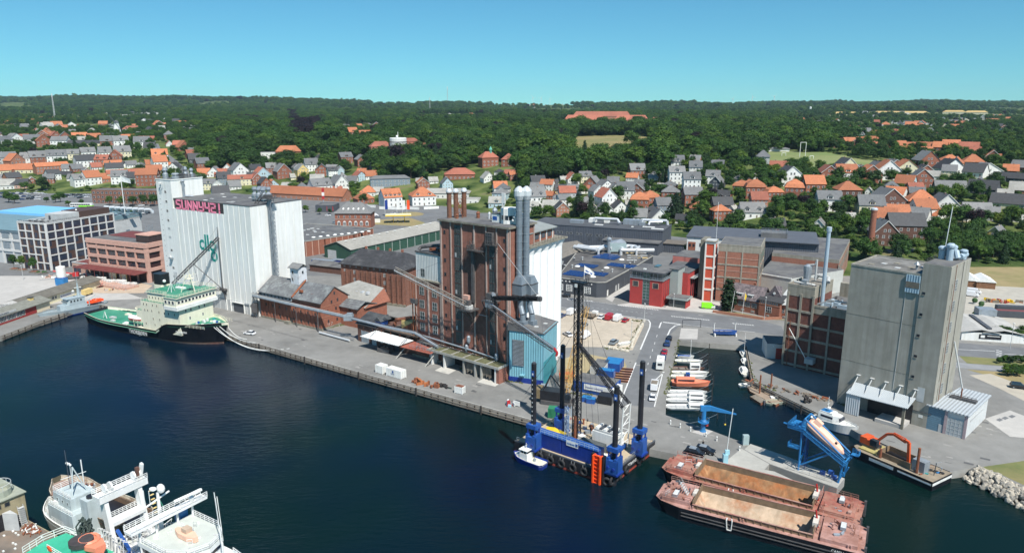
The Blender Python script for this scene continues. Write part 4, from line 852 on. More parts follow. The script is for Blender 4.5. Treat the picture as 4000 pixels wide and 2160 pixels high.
# single-storey brick link between the granaries, yard clutter, green hall
def green_hall():
    A=q(2,855,475);t=T('green_hall','long green steel hall with pale grey roof and grey gate','warehouse',A,R(18));gm=mat('dark_green_sheet',(.03,.085,.055),.6,.12,.5,stripe=.9)
                                                           
    B=q(2,985,495);t.o.rotation_euler[2]=atan2(B.y-A.y,B.x-A.x);W_=20;Lg=85;H=6.3
    t.box('wall',gm,0,0,0,W_,Lg,H);b=MB();b.add([(0,0,H),(W_,0,H),(W_/2,0,H+3.2)],[(0,1,2)],gm);t.mb('gable',b)
    b=MB();e=mat('pale_grey_hall_roof',(.36,.345,.31),.9,.08,.5,streak=.12,stain=.2)
    for x0 in(-.5,W_+.5):A_=[(x0,-.5,H-.2),(W_/2,-.5,H+3.2),(W_/2,Lg,H+3.2),(x0,Lg,H-.2)];A_=A_ if x0<0 else A_[::-1];b.loft([A_,[(x,y,z+.2)for x,y,z in A_]],e)
    t.mb('roof',b);t.box('gate',LG,2.6,-.08,0,9,0,4.6)
    for i in range(12):t.box('wall_joint',WT,W_,6+i*6.6,0,W_+.08,6.15+i*6.6,H-.4);t.box('roof_light',WT,W_/2+1,4+i*6.6,H+3.05,W_/2+2.2,5.5+i*6.6,H+3.3)
    f=T('flat_brick_warehouse','flat-roofed red brick warehouse with row of white skylights','warehouse',q(2,690,470),0);P1,P2,P3,P4=[f.o.location.copy()for _ in range(4)]
    o=q(2,690,470);pts=[o,q(2,858,440),q(2,1020,400,0),q(2,1020,400,0)]
    poly=[(p.x-o.x,p.y-o.y)for p in(q(2,690,470),q(2,862,440),V3((-91.5,415,0)),V3((-84.5,437,0)),V3((-130,455,0)),V3((-140,405,0)))]
    b=MB();b.prism(poly,-.3,8.3,brick,felt);f.mb('wall',b);b=MB()
    for a,c in zip(poly,poly[1:]+poly[:1]):b.tube((*a,8.5),(*c,8.5),.25,conc,4)
    f.mb('parapet',b);b=MB()
    for a,c in(poly[0:2],poly[1:3],poly[2:4]):
        v0,v1=V3((*a,0)),V3((*c,0));n_=int((v1-v0).length/3.4)
        for i in range(n_+1):p=v0.lerp(v1,i/max(1,n_));b.box(p.x-.2,p.y-.2,0,p.x+.2,p.y+.2,8.2,pinkbrick)
    f.mb('pilasters',b)['kind']='stuff'
    for i in range(9):b=MB();b.ball((0,0,0),1.2,WT,8,.45);obj('skylight',b.data('skylight'),f.o,(1+i*3.4,12.5+i*2.6,8.5))
    rr=random.Random(8)
    for i in range(14):f.box('roof_vent',LG,*(lambda x,y:(x,y,8.3,x+1.6,y+.9,8.75))(rr.uniform(-15,10),rr.uniform(18,44)))
    for x,y in((-15,430),(-100,430),(-70,400),(-110,420),(-80,420),(-60,390),(-50,410)):FOOT.append((x,y,14))
green_hall()
def low_sheds():
    P=q(2,700,590);t=T('low_shed','low dark-roofed shed behind the white silo','shed',q(2,720,600),R(-25));t.box('wall',dbrick,0,0,0,24,7,3.4);b=MB();A_=[(-.5,-.5,3.3),(24.5,-.5,3.3),(24.5,4,5),(-.5,4,5)];b.loft([A_,[(x,y,z+.2)for x,y,z in A_]],felt);A_=[(-.5,8,3.3),(24.5,8,3.3),(24.5,4,5),(-.5,4,5)];b.loft([A_,[(x,y,z+.2)for x,y,z in A_]],felt);t.mb('roof',b)
    for i,(x,lab)in enumerate(((735,'blue and white portable cabin left behind low shed'),(920,'blue portable cabin right behind low shed'))):c=T('portable_cabin',lab,'cabin',q(2,x,545),R(-22));c.box('body',dblue,0,0,0,13 if i==0 else 7,3,2.8);c.box('roof',SE,-.2,-.2,2.8,13.2 if i==0 else 7.2,3.2,3.0);c.box('window',WT,1,-.05,.9,2.2,0,1.9);c.box('window',WT,4,-.05,.9,5.2,0,1.9)
low_sheds()

# ------------------------------------------------------------------ low quay buildings
def quay_lowrise():
    O=V3((-53.4,243.6,0));r=R(-36);t=T('quay_brick_shed','low brick building with black roof and white canopy left of mill','warehouse',O,r)
    t.box('wall',dbrick,-.9,0,-.5,12,12,6.6);b=MB();dk=mat('black_tarred_roof',(.035,.036,.04),.8,.2,.6,col2=(.13,.14,.14),amt=.4)
    A_=[(-1.4,-.6,6.4),(9,-.6,6.4),(9,6,9.2),(-1.4,6,9.2)];b.loft([A_,[(x,y,z+.2)for x,y,z in A_]],dk);A_=[(-1.4,12.6,6.4),(9,12.6,6.4),(9,6,9.2),(-1.4,6,9.2)];b.loft([A_,[(x,y,z+.2)for x,y,z in A_]],dk);b.add([(-.9,0,6.6),(-.9,12,6.6),(-.9,6,9.1)],[(0,2,1)],dbrick);t.mb('roof',b)
    b=MB();b.box(7,1.2,6.8,9.6,4.5,8.6,bluep);b.add([(6.6,.8,8.5),(10,.8,8.5),(8.3,.8,9.9),(6.6,6,8.5),(10,6,8.5),(8.3,6,9.9)],[(0,1,2),(0,2,5,3),(1,4,5,2)],dk);t.mb('roof_dormer',b)
    t.box('wall',dbrick,12,0,-.5,38.5,9,5.0);t.box('roof',mat('rusty_flat_roof',(.13,.1,.08),.9,.3,.6,col2=(.22,.15,.1)),9.2,.2,6.2,27,9,6.4);t.box('roof',felt,27,.2,5,38.3,9,5.1)
    t.box('gate',SE,.9,-.06,0,4.6,0,4.2);t.box('gate',LG,6.2,-.06,0,8.3,0,3.2);t.box('hatch',LG,10.3,-.06,1.4,11.6,0,2.6);t.box('hatch',LG,13.6,-.06,1.4,14.7,0,2.6);t.box('door',DG,16.8,-.06,0,19,0,3.4)
    t.box('window',GS,5.6,-.06,4.7,7.6,0,5.9);t.box('gate',brick2,26.6,-.1,.8,32.5,0,4.0);t.box('gate',LG,32.9,-.1,.8,36.4,0,4.0);t.box('plinth',dconc,25.5,-.5,-.5,38.5,0,.9)
    b=MB();A_=[(6,-5.2,4.2),(23.9,-5.2,4.3),(26,-.1,5.2),(8.5,-.1,5.4)];b.loft([A_,[(x,y,z+.16)for x,y,z in A_]],mat('white_canopy_sheet',(.72,.72,.7),.6,.05,.6,stripe=1.1));t.mb('white_canopy',b)
    b=MB();A_=[(24.2,-4.6,3.9),(37.4,-4.6,4.1),(38.5,-.1,4.8),(26.2,-.1,4.8)];b.loft([A_,[(x,y,z+.16)for x,y,z in A_]],mat('rust_red_canopy',(.3,.09,.06),.8,.2,1));t.mb('red_canopy',b)
    for x in(10,24,24.8,31):b=MB();b.tube((x,-4.8,4.3),(x,-.1,7.0),.06,DS,4);t.mb('canopy_stay',b)
    for x in(23.4,36.2):b=MB();b.tube((x,-5.8,0),(x+1.4,-2,4),.2,conc,4);t.mb('spout_leg',b)
    b=MB();b.rail([(28,-4,4.3),(37,-4,4.4),(38,-1.2,4.9)],SE,1.1,.045,1.3);b.rail([(30.5,-3.2,4.4),(34.5,-3.2,4.5)],SE,2.2,.05,1.2,3);t.mb('platform_railing',b)
    b=MB();b.box(16.5,4.2,6.4,23.2,8.5,9.6,yellow);b.add([(16,4,6.4),(23.4,4,6.4),(23.4,4,10.6)],[(0,1,2)],rust);t.mb('rusty_tank',b)
    b=MB();b.path([(13.8,3,6.3),(14,4,9.2),(19,5.5,10.5),(24.5,6,11.4)],.6,rust,8);t.mb('rusty_duct',b)
    for i in range(5):b=MB();b.path([(2.2+i*4.4,-.15,6.5),(2.6+i*4.4,-.4,5.6),(2.4+i*4.4,-.2,4.6)],.07,rust,4);t.mb('downpipe',b)
    f=T('chain_link_gate','grey mesh gate and white barrier pipe closing the yard','gate',O,r);b=MB();b.rail([(-16,-1,0),(-1.4,-1.4,0)],SE,2.0,.04,.5,4);f.mb('mesh_panel',b);b=MB();b.tube((-18,-3,.7),(-2,-3,.7),.35,alu,8);f.mb('barrier_pipe',b)
quay_lowrise()

# ------------------------------------------------------------------ the mill
MO=V3((-1.0,207.0,0));MR=R(-37.9)
mbrick=mat('mill_brick',(.37,.155,.11),.9,.16,.8,rows=.3,streak=.22,stain=.12)
stripf=mat('grimy_glazing',(.07,.085,.08),.3,.4,1.2)
def mill():
    t=T('brick_mill','tall brown brick mill tower with pale pilasters and long window strips','mill',MO,MR);H=46.3;D=12.5
    t.box('wall',mbrick,-27,0,0,0,D,H);pil=mat('pale_pilaster',(.42,.33,.29),.85,.15,.8,streak=.25)
    for x,w in((-26.7,.5),(-22.5,.35),(-18,.35),(-13,.5),(-8.3,.35),(-4.3,.35),(-.25,.5)):t.box('pilaster',pil,x-w/2,-.35,5,x+w/2,0,H-.5)
    for y in(.4,4.2,8.2,12.2):t.box('pilaster',pil,0,y-.2,5,.3,y+.2,H-.5)
    t.box('cornice',dconc,-27.5,-.75,H-.5,.7,D+.6,H);t.box('roof',felt,-27.2,-.4,H,.4,D+.3,H+.1)
    for x0,x1,z0 in((-21.0,-18.7,7.5),(-7.1,-5.2,5.6)):
        z=z0;j=0
        while z<44.5:
            b=MB();h=3.5 if z+4<45 else 45-z
            b.box(x0,-.09,z,x1,-.03,z+h,stripf);
            for i in range(4):xx=x0+(x1-x0)*i/3;b.box(xx-.05,-.16,z,xx+.05,-.09,z+h,DS)
            for i in range(5):zz=z+h*i/4;b.box(x0,-.15,zz-.04,x1,-.09,zz+.04,DS)
            if j % 3==1:b.box(x0+.1,-.19,z+.3,x0+(x1-x0)/3,-.17,z+1.6,LG)
            t.mb('window_strip',b);z+=3.9;j+=1
    for i in range(8):t.put('window',win(.95,1.15,1,1,dbrick,GS,.14),(-25.2,-.03,10.6+i*4.46))
    for i in range(9):t.put('window',win(1.0,1.15,1,1,dbrick,GS,.14),(-1.5,-.03,7.7+i*4.25))
                                     
    t.box('goods_recess',mat('darker_brick_panel',(.17,.085,.065),.9,.2,1,rows=.3),-17.6,-.05,12,-8.8,.02,38.4)
    b=MB();b.box(-13.6,-1.1,22,-12.6,-.35,40,DS);t.mb('bucket_leg',b)
               
    t.box('wing_wall',mbrick,-38.9,.05,0,-27,13,25.4);t.box('wing_cornice',dconc,-39.2,-.3,25.4,-27,13,25.8)
    for x in(-38.6,-32.9,-27.4):t.box('pilaster',pil,x-.25,-.28,4.8,x+.25,.05,25.3)
    for x in(-35.9,-30.2):
        for z in(8.3,12.2,16.2,20.6):t.put('window',win(2.1,2.7,2,2,WT if z<10 and x>-31 else LG,stripf,.12),(x,.0,z))
    corr=mat('white_profiled_sheet',(.68,.69,.67),.6,.06,.4,stripe=(.7,(cos(MR)-sin(MR),sin(MR)+cos(MR),0)),streak=.15)
    t.box('sheet_storey',corr,-38.8,.6,25.8,-27.05,12.5,34.3);t.box('roof',felt,-38.6,.8,34.3,-27.1,12.3,34.4);t.box('roof_edge',DS,-39,.4,34.3,-27.05,.6,34.8);t.put('window',win(1.9,2.6,2,2,LG,stripf),(-35.8,.56,26.6))
    b=MB();b.path([(-38.3,1.6,34.9),(-38,2.4,35.8),(-33,3.5,36.6),(-27.2,4,37.6)],.55,DS,8);b.path([(-37,8,35.4),(-29,8.5,35.6)],.35,rust,6);t.mb('roof_duct',b)
    for i in range(5):t.box('roof_plant',DS if i % 2 else rust,-36.5+i*1.9,4.6+(i % 2),34.4,-35.2+i*1.9,6.4+(i % 2),35.3)
    for x in(-39.4,-38.2):b=MB();b.tube((x,-.9,4.5),(x,-.9,25),.2,rust,6);b.box(x-.5,-1.4,17.5,x+.6,-.2,19,DS);t.mb('vertical_pipe',b)
                                                 
    b=MB();b.box(-28.8,-5.2,4.6,.4,0,4.95,conc);b.box(-28.8,-5.4,4.5,.4,-5.2,5.25,conc);[b.box(-28.4+i*4.75,-5.2,4.95,-28.1+i*4.75,0,5.3,conc)for i in range(7)];t.mb('canopy',b)
    b=MB();b.box(-28,-5.0,4.96,.1,-.2,5.06,mat('moss',(.12,.12,.06),.95,.3,1.5));t.mb('moss',b)
    for i,x in enumerate((-27.6,-22.2,-14.0,-9.4,-7.0,-1.4)):
        b=MB();pm=offwhite if i in(0,1,5)else conc;A_=[(x,-5.1,0),(x+.5,-5.1,0),(x+.5,-5.1,4.5),(x,-5.1,4.5)]
        b.box(x,-5.1,-.2,x+.55,-4.5,4.5,pm);b.add([(x+.05,-4.5,0),(x+.05,-.1,0),(x+.05,-.1,4.5),(x+.05,-4.5,4.5),(x+.45,-4.5,0),(x+.45,-.1,0),(x+.45,-.1,4.5),(x+.45,-4.5,4.5)],[(0,3,2,1),(4,5,6,7),(0,4,7,3),(1,2,6,5)],pm);t.mb('pier',b)
    t.box('bay_back',BK,-27.4,-.06,0,-.4,-.01,4.4);t.box('end_wall',mbrick,-.8,-5.0,0,.3,0,4.5)
    for i in range(12):x=(-12.8 if i<6 else-6.2)+(i % 6)*.55;t.box('strip_curtain',wood,x,-4.6,.5+(i*7 % 5)*.25,x+.35,-4.5,4.4)
                                                   
    b=MB();b.path([(-38,-1.2,7.3),(-27,-1.2,7.0),(-14,-1.2,6.6),(-3.6,-1.2,6.0)],.3,SE,6);b.path([(-38,-.9,6.3),(-14,-.9,5.9),(-5,-.9,5.5)],.22,rust,6);b.path([(-36,-1.5,5.8),(-12,-1.5,5.6)],.12,DS,5);t.mb('pipe_run',b)
    for x,z in((-15.1,9.6),(-16,6.6),(-4.0,6.2)):b=MB();b.lathe((x,-.9,z),[(.35,-1),(.6,-.4),(.6,1),(.3,1.4)],SE,10);t.mb('dust_filter',b)
    for x,z in((-22.6,9),(-11.9,8.4)):b=MB();b.tube((x,-.4,z),(x+.6,-1.6,z+3.5),.13,rust,5);t.mb('spout',b)
                                
    for(x0,x1,z,y)in((-14.2,-8.4,38.2,-2.4),(-7.4,-3.6,40.6,-2.0)):
        b=MB();b.box(x0,y,z,x1,-.35,z+.25,DS);b.rail([(x0,-.4,z+.2),(x0,y,z+.2),(x1,y,z+.2),(x1,-.4,z+.2)],DS,1.2,.06,.9,3);[b.tube((x,y+.2,z),(x,-.35,z-1.8),.08,DS,4)for x in(x0+.2,x1-.2)];t.mb('platform',b)
    b=MB();b.box(-7.4,-1.5,40.8,-5.0,-.3,44.2,DS);b.rail([(-7.4,-1.6,40.8),(-5,-1.6,40.8)],DS,3.4,.06,.8,4);b.truss((-13.8,-1.2,38.4),(-13.8,-1.2,41),1.2,DS,.06,2);b.tube((-8.4,-1,40.4),(-7.6,-.6,44),.08,DS,4);t.mb('hoist_house',b)
                 
    for x,y in((-25.8,3),(-24.3,4.4),(-23.6,7.5)):b=MB();b.lathe((x,y,H),[(.75,0),(.75,7.6),(.95,7.8),(.95,8.2),(.7,8.9)],mat('rust_brown_flue',(.17,.075,.045),.8,.3,1),12);b.lathe((x,y,H+8),[(.97,0),(.97,.4),(.65,1.1)],alu,12);t.mb('rusty_flue',b)
    b=MB();b.truss((-24.4,5.5,H),(-24.4,5.5,H+6),1.6,rust,.08,4);b.tube((-22,5,H),(-24,5,H+5.5),.1,rust,4);t.mb('flue_frame',b)
    for x,y,r_,h,m_ in((-18.3,8,.55,2.2,rust),(-14.6,9,.35,2.2,alu),(-12.4,9,.7,3.8,SE),(-22.6,3,.4,1.6,rust)):b=MB();b.lathe((x,y,H),[(r_,0),(r_,h*.7),(r_*1.3,h*.75),(r_*.5,h)],m_,10);t.mb('roof_vent',b)
                
    c=V3((-4.6,7.3,H));b=MB();b.box(-10,4.6,H,-7,9,H+2.6,WT);b.box(-10.1,4.5,H+2.6,-6.9,9.1,H+2.8,felt);b.box(-9.6,4.52,H+.8,-8,4.6,H+1.9,bluep);b.box(-2,5,H,2.4-2.4,9.5,H+3.1,WT);t.mb('radio_room',b)
    b=MB();b.lathe((c.x,c.y-1,H),[(2.6,0),(2.6,1.2)],WT,16);b.lathe((c.x,c.y-1,H),[(2.5,1.2),(2.5,2.6)],GS,16);b.lathe((c.x,c.y-1,H),[(2.65,2.6),(2.65,4.6),(.2,4.9)],WT,16);[b.tube((c.x+2.6*cos(a),c.y-1+2.6*sin(a),H+1.2),(c.x+2.6*cos(a),c.y-1+2.6*sin(a),H+2.6),.08,WT,4)for a in[i*.48 for i in range(13)]];t.mb('rotunda',b)
    b=MB();b.tube((c.x,c.y-3.8,H),(c.x,c.y-3.8,H+9),.12,LG,5);b.box(c.x-.6,c.y-4,H+6.2,c.x+.6,c.y-3.6,H+9.2,WT);b.tube((c.x-4,8,H),(c.x-4,8,H+6.5),.1,WT,5);b.tube((c.x+4.2,4,H),(c.x+4.2,4,H+5),.08,WT,5);[b.ball((c.x+3.6+i*.6,3.4,H+1.5+i),.4,WT,8)for i in range(3)];t.mb('antenna_mast',b)
                                                       
    b=MB();steelb=mat('blue_grey_duct_steel',(.21,.25,.29),.5,.12,.8,metal=.2,streak=.15)
    for i,(x,y)in enumerate(((1.2,3.5),(2.5,5.2))):
        b=MB();b.tube((x,y,31),(x,y,54),.98,steelb,14)
        for j in range(10):b.ring((x,y,32.5+j*2.3),(0,0,1),1.0,.07,steelb,14,4)
        t.mb('exhaust_duct',b);b=MB();b.lathe((x,y,54),[(1.1,0),(1.55,1.2),(1.55,2.6),(1.2,3.2),(.4,3.9)],alu,14);t.mb('duct_cowl',b)
    for i,(x,y)in enumerate(((1.9,3.3),(3.6,5.6))):
        b=MB();b.loft([[(x+a*w,y+c*w,z)for a,c in((-1,-1),(1,-1),(1,1),(-1,1))]for z,w in((24.6,.9),(26,1.75),(29.4,1.75),(31.6,1.0))],steelb);b.box(x-1.85,y-1.85,25.9,x+1.85,y+1.85,26.2,DS);b.box(x-1.85,y-1.85,29.2,x+1.85,y+1.85,29.45,DS);t.mb('plenum',b)
        b=MB();b.path([(x,y,24.7),(x,y,22.5),(x+1.4,y-.8,20.2),(x+1.6,y-.9,18.2)],.85,steelb,12);b.box(x+.5,y-2,16.3,x+2.7,y+.2,18.4,steelb);t.mb('duct_elbow',b)
    for z in(34,38,42,45):t.box('duct_bracket',DS,.3,5.2,z,2.2,5.6,z+.2)
    return t
ML=mill()
def booms():
    t=T('ship_loader_boom','long lattice ship-loader boom folded left along the mill front','crane',MO,MR);A=V3((-13.6,-3.4,20.6));B=wp(2,1495,590,MO,MR,-6);m=mat('grey_brown_lattice',(.24,.21,.18),.7,.3,1)
    b=MB();b.truss(A+V3((0,0,.6)),B,1.8,m,.08,26,.6);t.mb('boom',b);b=MB();b.path([A+V3((0,0,1.9)),B+V3((0,0,.9))],.16,m,5);b.path([A+V3((0,-.8,1)),B+V3((0,-.6,0))],.16,alu,4);t.mb('conveyor',b)
    b=MB();b.box(-15.6,-4.6,20.0,-11,-.4,20.4,DS);b.tube((-13.4,-2.6,20.4),(-13.4,-2.6,21.4),1.4,LG,12);b.box(-14.6,-3.4,21.4,-12.8,-2,23,DS);[b.tube((x,-4.4,20),(-13.3,-.5,15.5),.14,DS,4)for x in(-15.4,-13.3,-11.2)];b.rail([(-15.6,-4.6,20.4),(-11,-4.6,20.4)],DS,1,.05,.8);b.tube((-10.6,-1.4,18.8),(-6.8,-1.4,18.8),.1,LG,4);t.mb('turret',b)
    b=MB();b.tube((-11,-1.6,39),A.lerp(B,.5)+V3((0,0,1)),.035,DS,3);b.tube((-11,-1.6,39.2),A.lerp(B,.8)+V3((0,0,1)),.035,DS,3);b.box(-15.8,-2.6,23,-13.6,-1.6,24.3,pinkc);t.mb('stay_cable',b)
    t=T('ship_loader_boom','dark ship-loader boom raised to the right of mill front','crane',MO,MR);A=V3((-4.6,-2.6,25.2));B=wp(3,1022,782,MO,MR,-9)
    b=MB();b.truss(A,B,1.0,BK,.16,10);b.tube(A,B,.35,BK,6);b.box(B.x-.5,B.y-.5,B.z-.6,B.x+.5,B.y+.5,B.z+.5,DS);t.mb('boom',b)
    b=MB();b.box(-7.2,-4,24,-2.6,-.4,24.3,DS);b.box(-5.8,-3.4,24.3,-3,-1.2,26.6,DS);b.tube((-4,-2.4,26.4),(-2.8,-3.4,26.4),.6,SE,8);b.rail([(-7.2,-4,24.3),(-2.6,-4,24.3)],DS,1.2,.06,.8);b.path([(-7,-.5,17),(-7,-3.9,24)],.15,DS,4);t.mb('turret',b)
    C=wp(3,720,385,MO,MR,-1.6);b=MB();b.tube(C,B,.06,LG,4);b.tube(B,wp(3,1045,1030,MO,MR,-9),.03,DS,3);b.tube(C,(C.x,-1.6,26),.03,DS,3);t.mb('stay_cable',b)
    t=T('loading_conveyor','long downward lattice loading conveyor in front of the blue shed','conveyor',MO,MR);A=V3((-4.4,-3.4,23.0));B=wp(3,1125,1150,MO,MR,-11)
    b=MB();b.truss(A,B,1.4,DS,.09,20,.7);t.mb('lattice',b);b=MB();b.path([A+V3((0,0,.8)),B+V3((0,0,.6))],.2,SE,6);t.mb('conveyor_tube',b)
    b=MB();E=wp(3,1140,1190,MO,MR,-11.6);b.path([B+V3((0,0,.6)),B.lerp(E,.5)+V3((.8,-.2,.3)),E],.32,redp,6);b.tube(E,E+V3((.1,0,-1)),.3,WT,8);b.box(A.x-1.4,A.y-.5,A.z-.6,A.x+.9,A.y+.9,A.z+1.6,SE);t.mb('spout',b)
booms()
bshed=mat('pale_blue_profiled_sheet',(.21,.46,.55),.6,.07,.4,stripe=.9,streak=.12)
def blue_shed():
    O=V3((-.9,206.9,0));r=R(-21.3);t=T('blue_shed','tall light-blue sheet-metal shed beside the mill with big louvre','shed',O,r);L=11.3
    t.box('wall',bshed,0.5,-1.2,0,L,11.5,16.2);b=MB();b.add([(.2,-1.5,18.4),(L+.3,-1.5,16.1),(L+.3,12,16.1),(.2,12,18.4),(.2,-1.5,15.9),(L+.3,-1.5,15.9),(L+.3,12,15.9),(.2,12,15.9)],[(0,1,2,3),(0,4,5,1),(1,5,6,2)],felt);t.mb('roof',b);b=MB();b.add([(.5,-1.22,16.1),(L,-1.22,16.1),(.5,-1.22,18.2)],[(0,1,2)],bshed);t.mb('gable',b)
    t.box('plinth',dblue,.4,-1.26,0,L+.05,-1.2,1.6);t.box('lower_cladding',mat('teal_sheet',(.04,.26,.3),.6,.08,.5,stripe=.9),L,-1.1,0,L+.08,11.4,7.2)
    b=MB();b.box(1.6,-1.38,5.2,5.2,-1.2,13.2,DS);[b.box(1.7,-1.5,5.3+i*.4,5.1,-1.36,5.48+i*.4,SE)for i in range(20)];t.mb('louvre',b)
    for i,(x,y)in enumerate(((7.4,1.2),(3.6,2.6),(8.6,6))):t.box('roof_light',LG,x,y,18.3-x*.2,x+1.2,y+1,18.55-x*.2)
    b=MB();b.box(4.2,-2.6,2.6,5.6,-1.2,2.8,bshed);b.tube((4.9,-2.5,2.6),(4.9,-1.3,1.4),.06,bshed,4);t.mb('door_hood',b)
    s=T('white_cell_silo','white silo with scalloped cells and brick attic behind mill','silo',V3((4.2,212.3,0)),R(56.5-90));Ls=21.5 
    wm=mat('brilliant_white_cells',(.82,.82,.8),.7,.03,.4);s.box('wall',wm,-12,0,0,0,Ls,37.5)
    for i in range(5):
        b=MB();y0=.2+i*Ls/5;w=Ls/5-.2;n_=8;sec=[(sin(pi*j/n_)*.9,y0+w*j/n_)for j in range(n_+1)]
        b.loft([[(x,y,z)for x,y in sec]for z in(0,37)],wm,closed=False,cap=False);b.loft([[(x,y,37)for x,y in sec],[(1.2 if 0<j<n_ else 1.2,y,39.2)for j,(x,y)in enumerate(sec)]],wm,closed=False,cap=False);s.mb('cell',b,smooth=True)
    s.box('cornice',dconc,-12.5,-.3,39.2,1.7,Ls+.8,39.7);s.box('attic',brick,-10.5,1,39.7,-1.2,Ls-3,42.8)
    for i in range(5):s.box('attic_pier',offwhite,-1.2,2+i*3.8,39.7,-1.0,2.4+i*3.8,42.8);
    for i in range(4):s.box('attic_window',DG,-1.19,3+i*3.8,40.6,-1.08,5.2+i*3.8,42)
    b=MB();A_=[(-11,.4,44.4),(-.4,.4,42.9),(-.4,Ls-2.4,42.9),(-11,Ls-2.4,44.4)];b.loft([A_,[(x,y,z+.3)for x,y,z in A_]],mat('pale_green_grey_roof',(.26,.28,.27),.8,.1,.5));s.mb('attic_roof',b)
    b=MB();b.rail([(1.4,0,39.7),(1.4,Ls+.5,39.7)],DS,1.0,.05,1.6);s.mb('railing',b)
blue_shed()

# ------------------------------------------------------------------ halls and houses east of the mill
YM=R(-31.8)
dhall=mat('anthracite_profiled_sheet',(.075,.085,.105),.6,.1,.3,stripe=1.2);dblk=mat('charcoal_wall_paint',(.06,.066,.078),.8,.1,.4)
def dark_hall():
    B=V3((84.6,402.6,0));A=V3((22.7,428,0));a=atan2(B.y-A.y,B.x-A.x);L=80;D=27;H=12
    t=T('dark_factory_hall','large anthracite factory hall with silver roof ducts','factory',B,a);t.box('wall',dhall,-L,0,-1,0,D,H);t.box('roof',mat('dark_blue_grey_felt',(.085,.09,.1),.85,.12,.3,stain=.2),-L+.3,.3,H,-.3,D,H+.15);t.box('roof_edge',DG,-L,-.2,H,.2,.1,H+.35);t.box('roof_edge',DG,-.1,.1,H,.2,D,H+.35)
    for i,x in enumerate((-62,-56,-50,-44,-38,-32.5,-29.5)):
        for k in(0,2.2)if i<5 else(0,):t.put('window',win(1.5,1.3,2,1,LG),(x+k,-.03,7.2-i*.1))
    for x in(-43.5,-37.5,-32.3,-29.2):t.box('panel',dblk,x,-.12,4.4,x+1.8,0,6.2)
    t.box('annex',dhall,-32,-9,-1,-.5,0,6.5);t.box('annex_roof',felt,-32.5,-9.5,6.5,0,0,6.9);t.box('annex',dhall,0,2,-1,18,14,5);t.box('annex_roof',mat('brown_grey_felt',(.15,.13,.11),.9,.2,.3),0,1.5,5,18.5,14,5.3)
    b=MB();b.path([(-44,14,H+1.6),(-43.5,14,H+3.2),(-30,15,H+3.2),(-28,13,H+1.2)],.8,alu,8);t.mb('roof_duct',b)
    b=MB();b.path([(-16,20,H+1),(-16,20,H+3),(-2,22,H+3),(-1.5,22,H+.5)],.8,alu,8);b.path([(-11,14,H+1),(-11,16,H+2.6),(-4,19,H+2.6)],.6,alu,8);t.mb('roof_duct',b)
    for x,y,w,d,h,m in((-58,10,8,4,2,SE),(-48,16,4,5,2.6,WT),(-39,18,3,3,2.4,WT),(-27,17,11,5,3,SE),(-17,16,3,3,2,SE)):t.box('roof_plant',m,x,y,H,x+w,y+d,H+h)
    for x,y,w in((-42,8,5),(-14,11,7),(-8,6,7),(-20,8,1.2)):t.box('skylight',WT,x,y,H+.1,x+w,y+1.6,H+.5)
    for i in range(8):FOOT.append((B.x-10*i*cos(a)+6,B.y-10*i*sin(a)+12,15))
dark_hall()
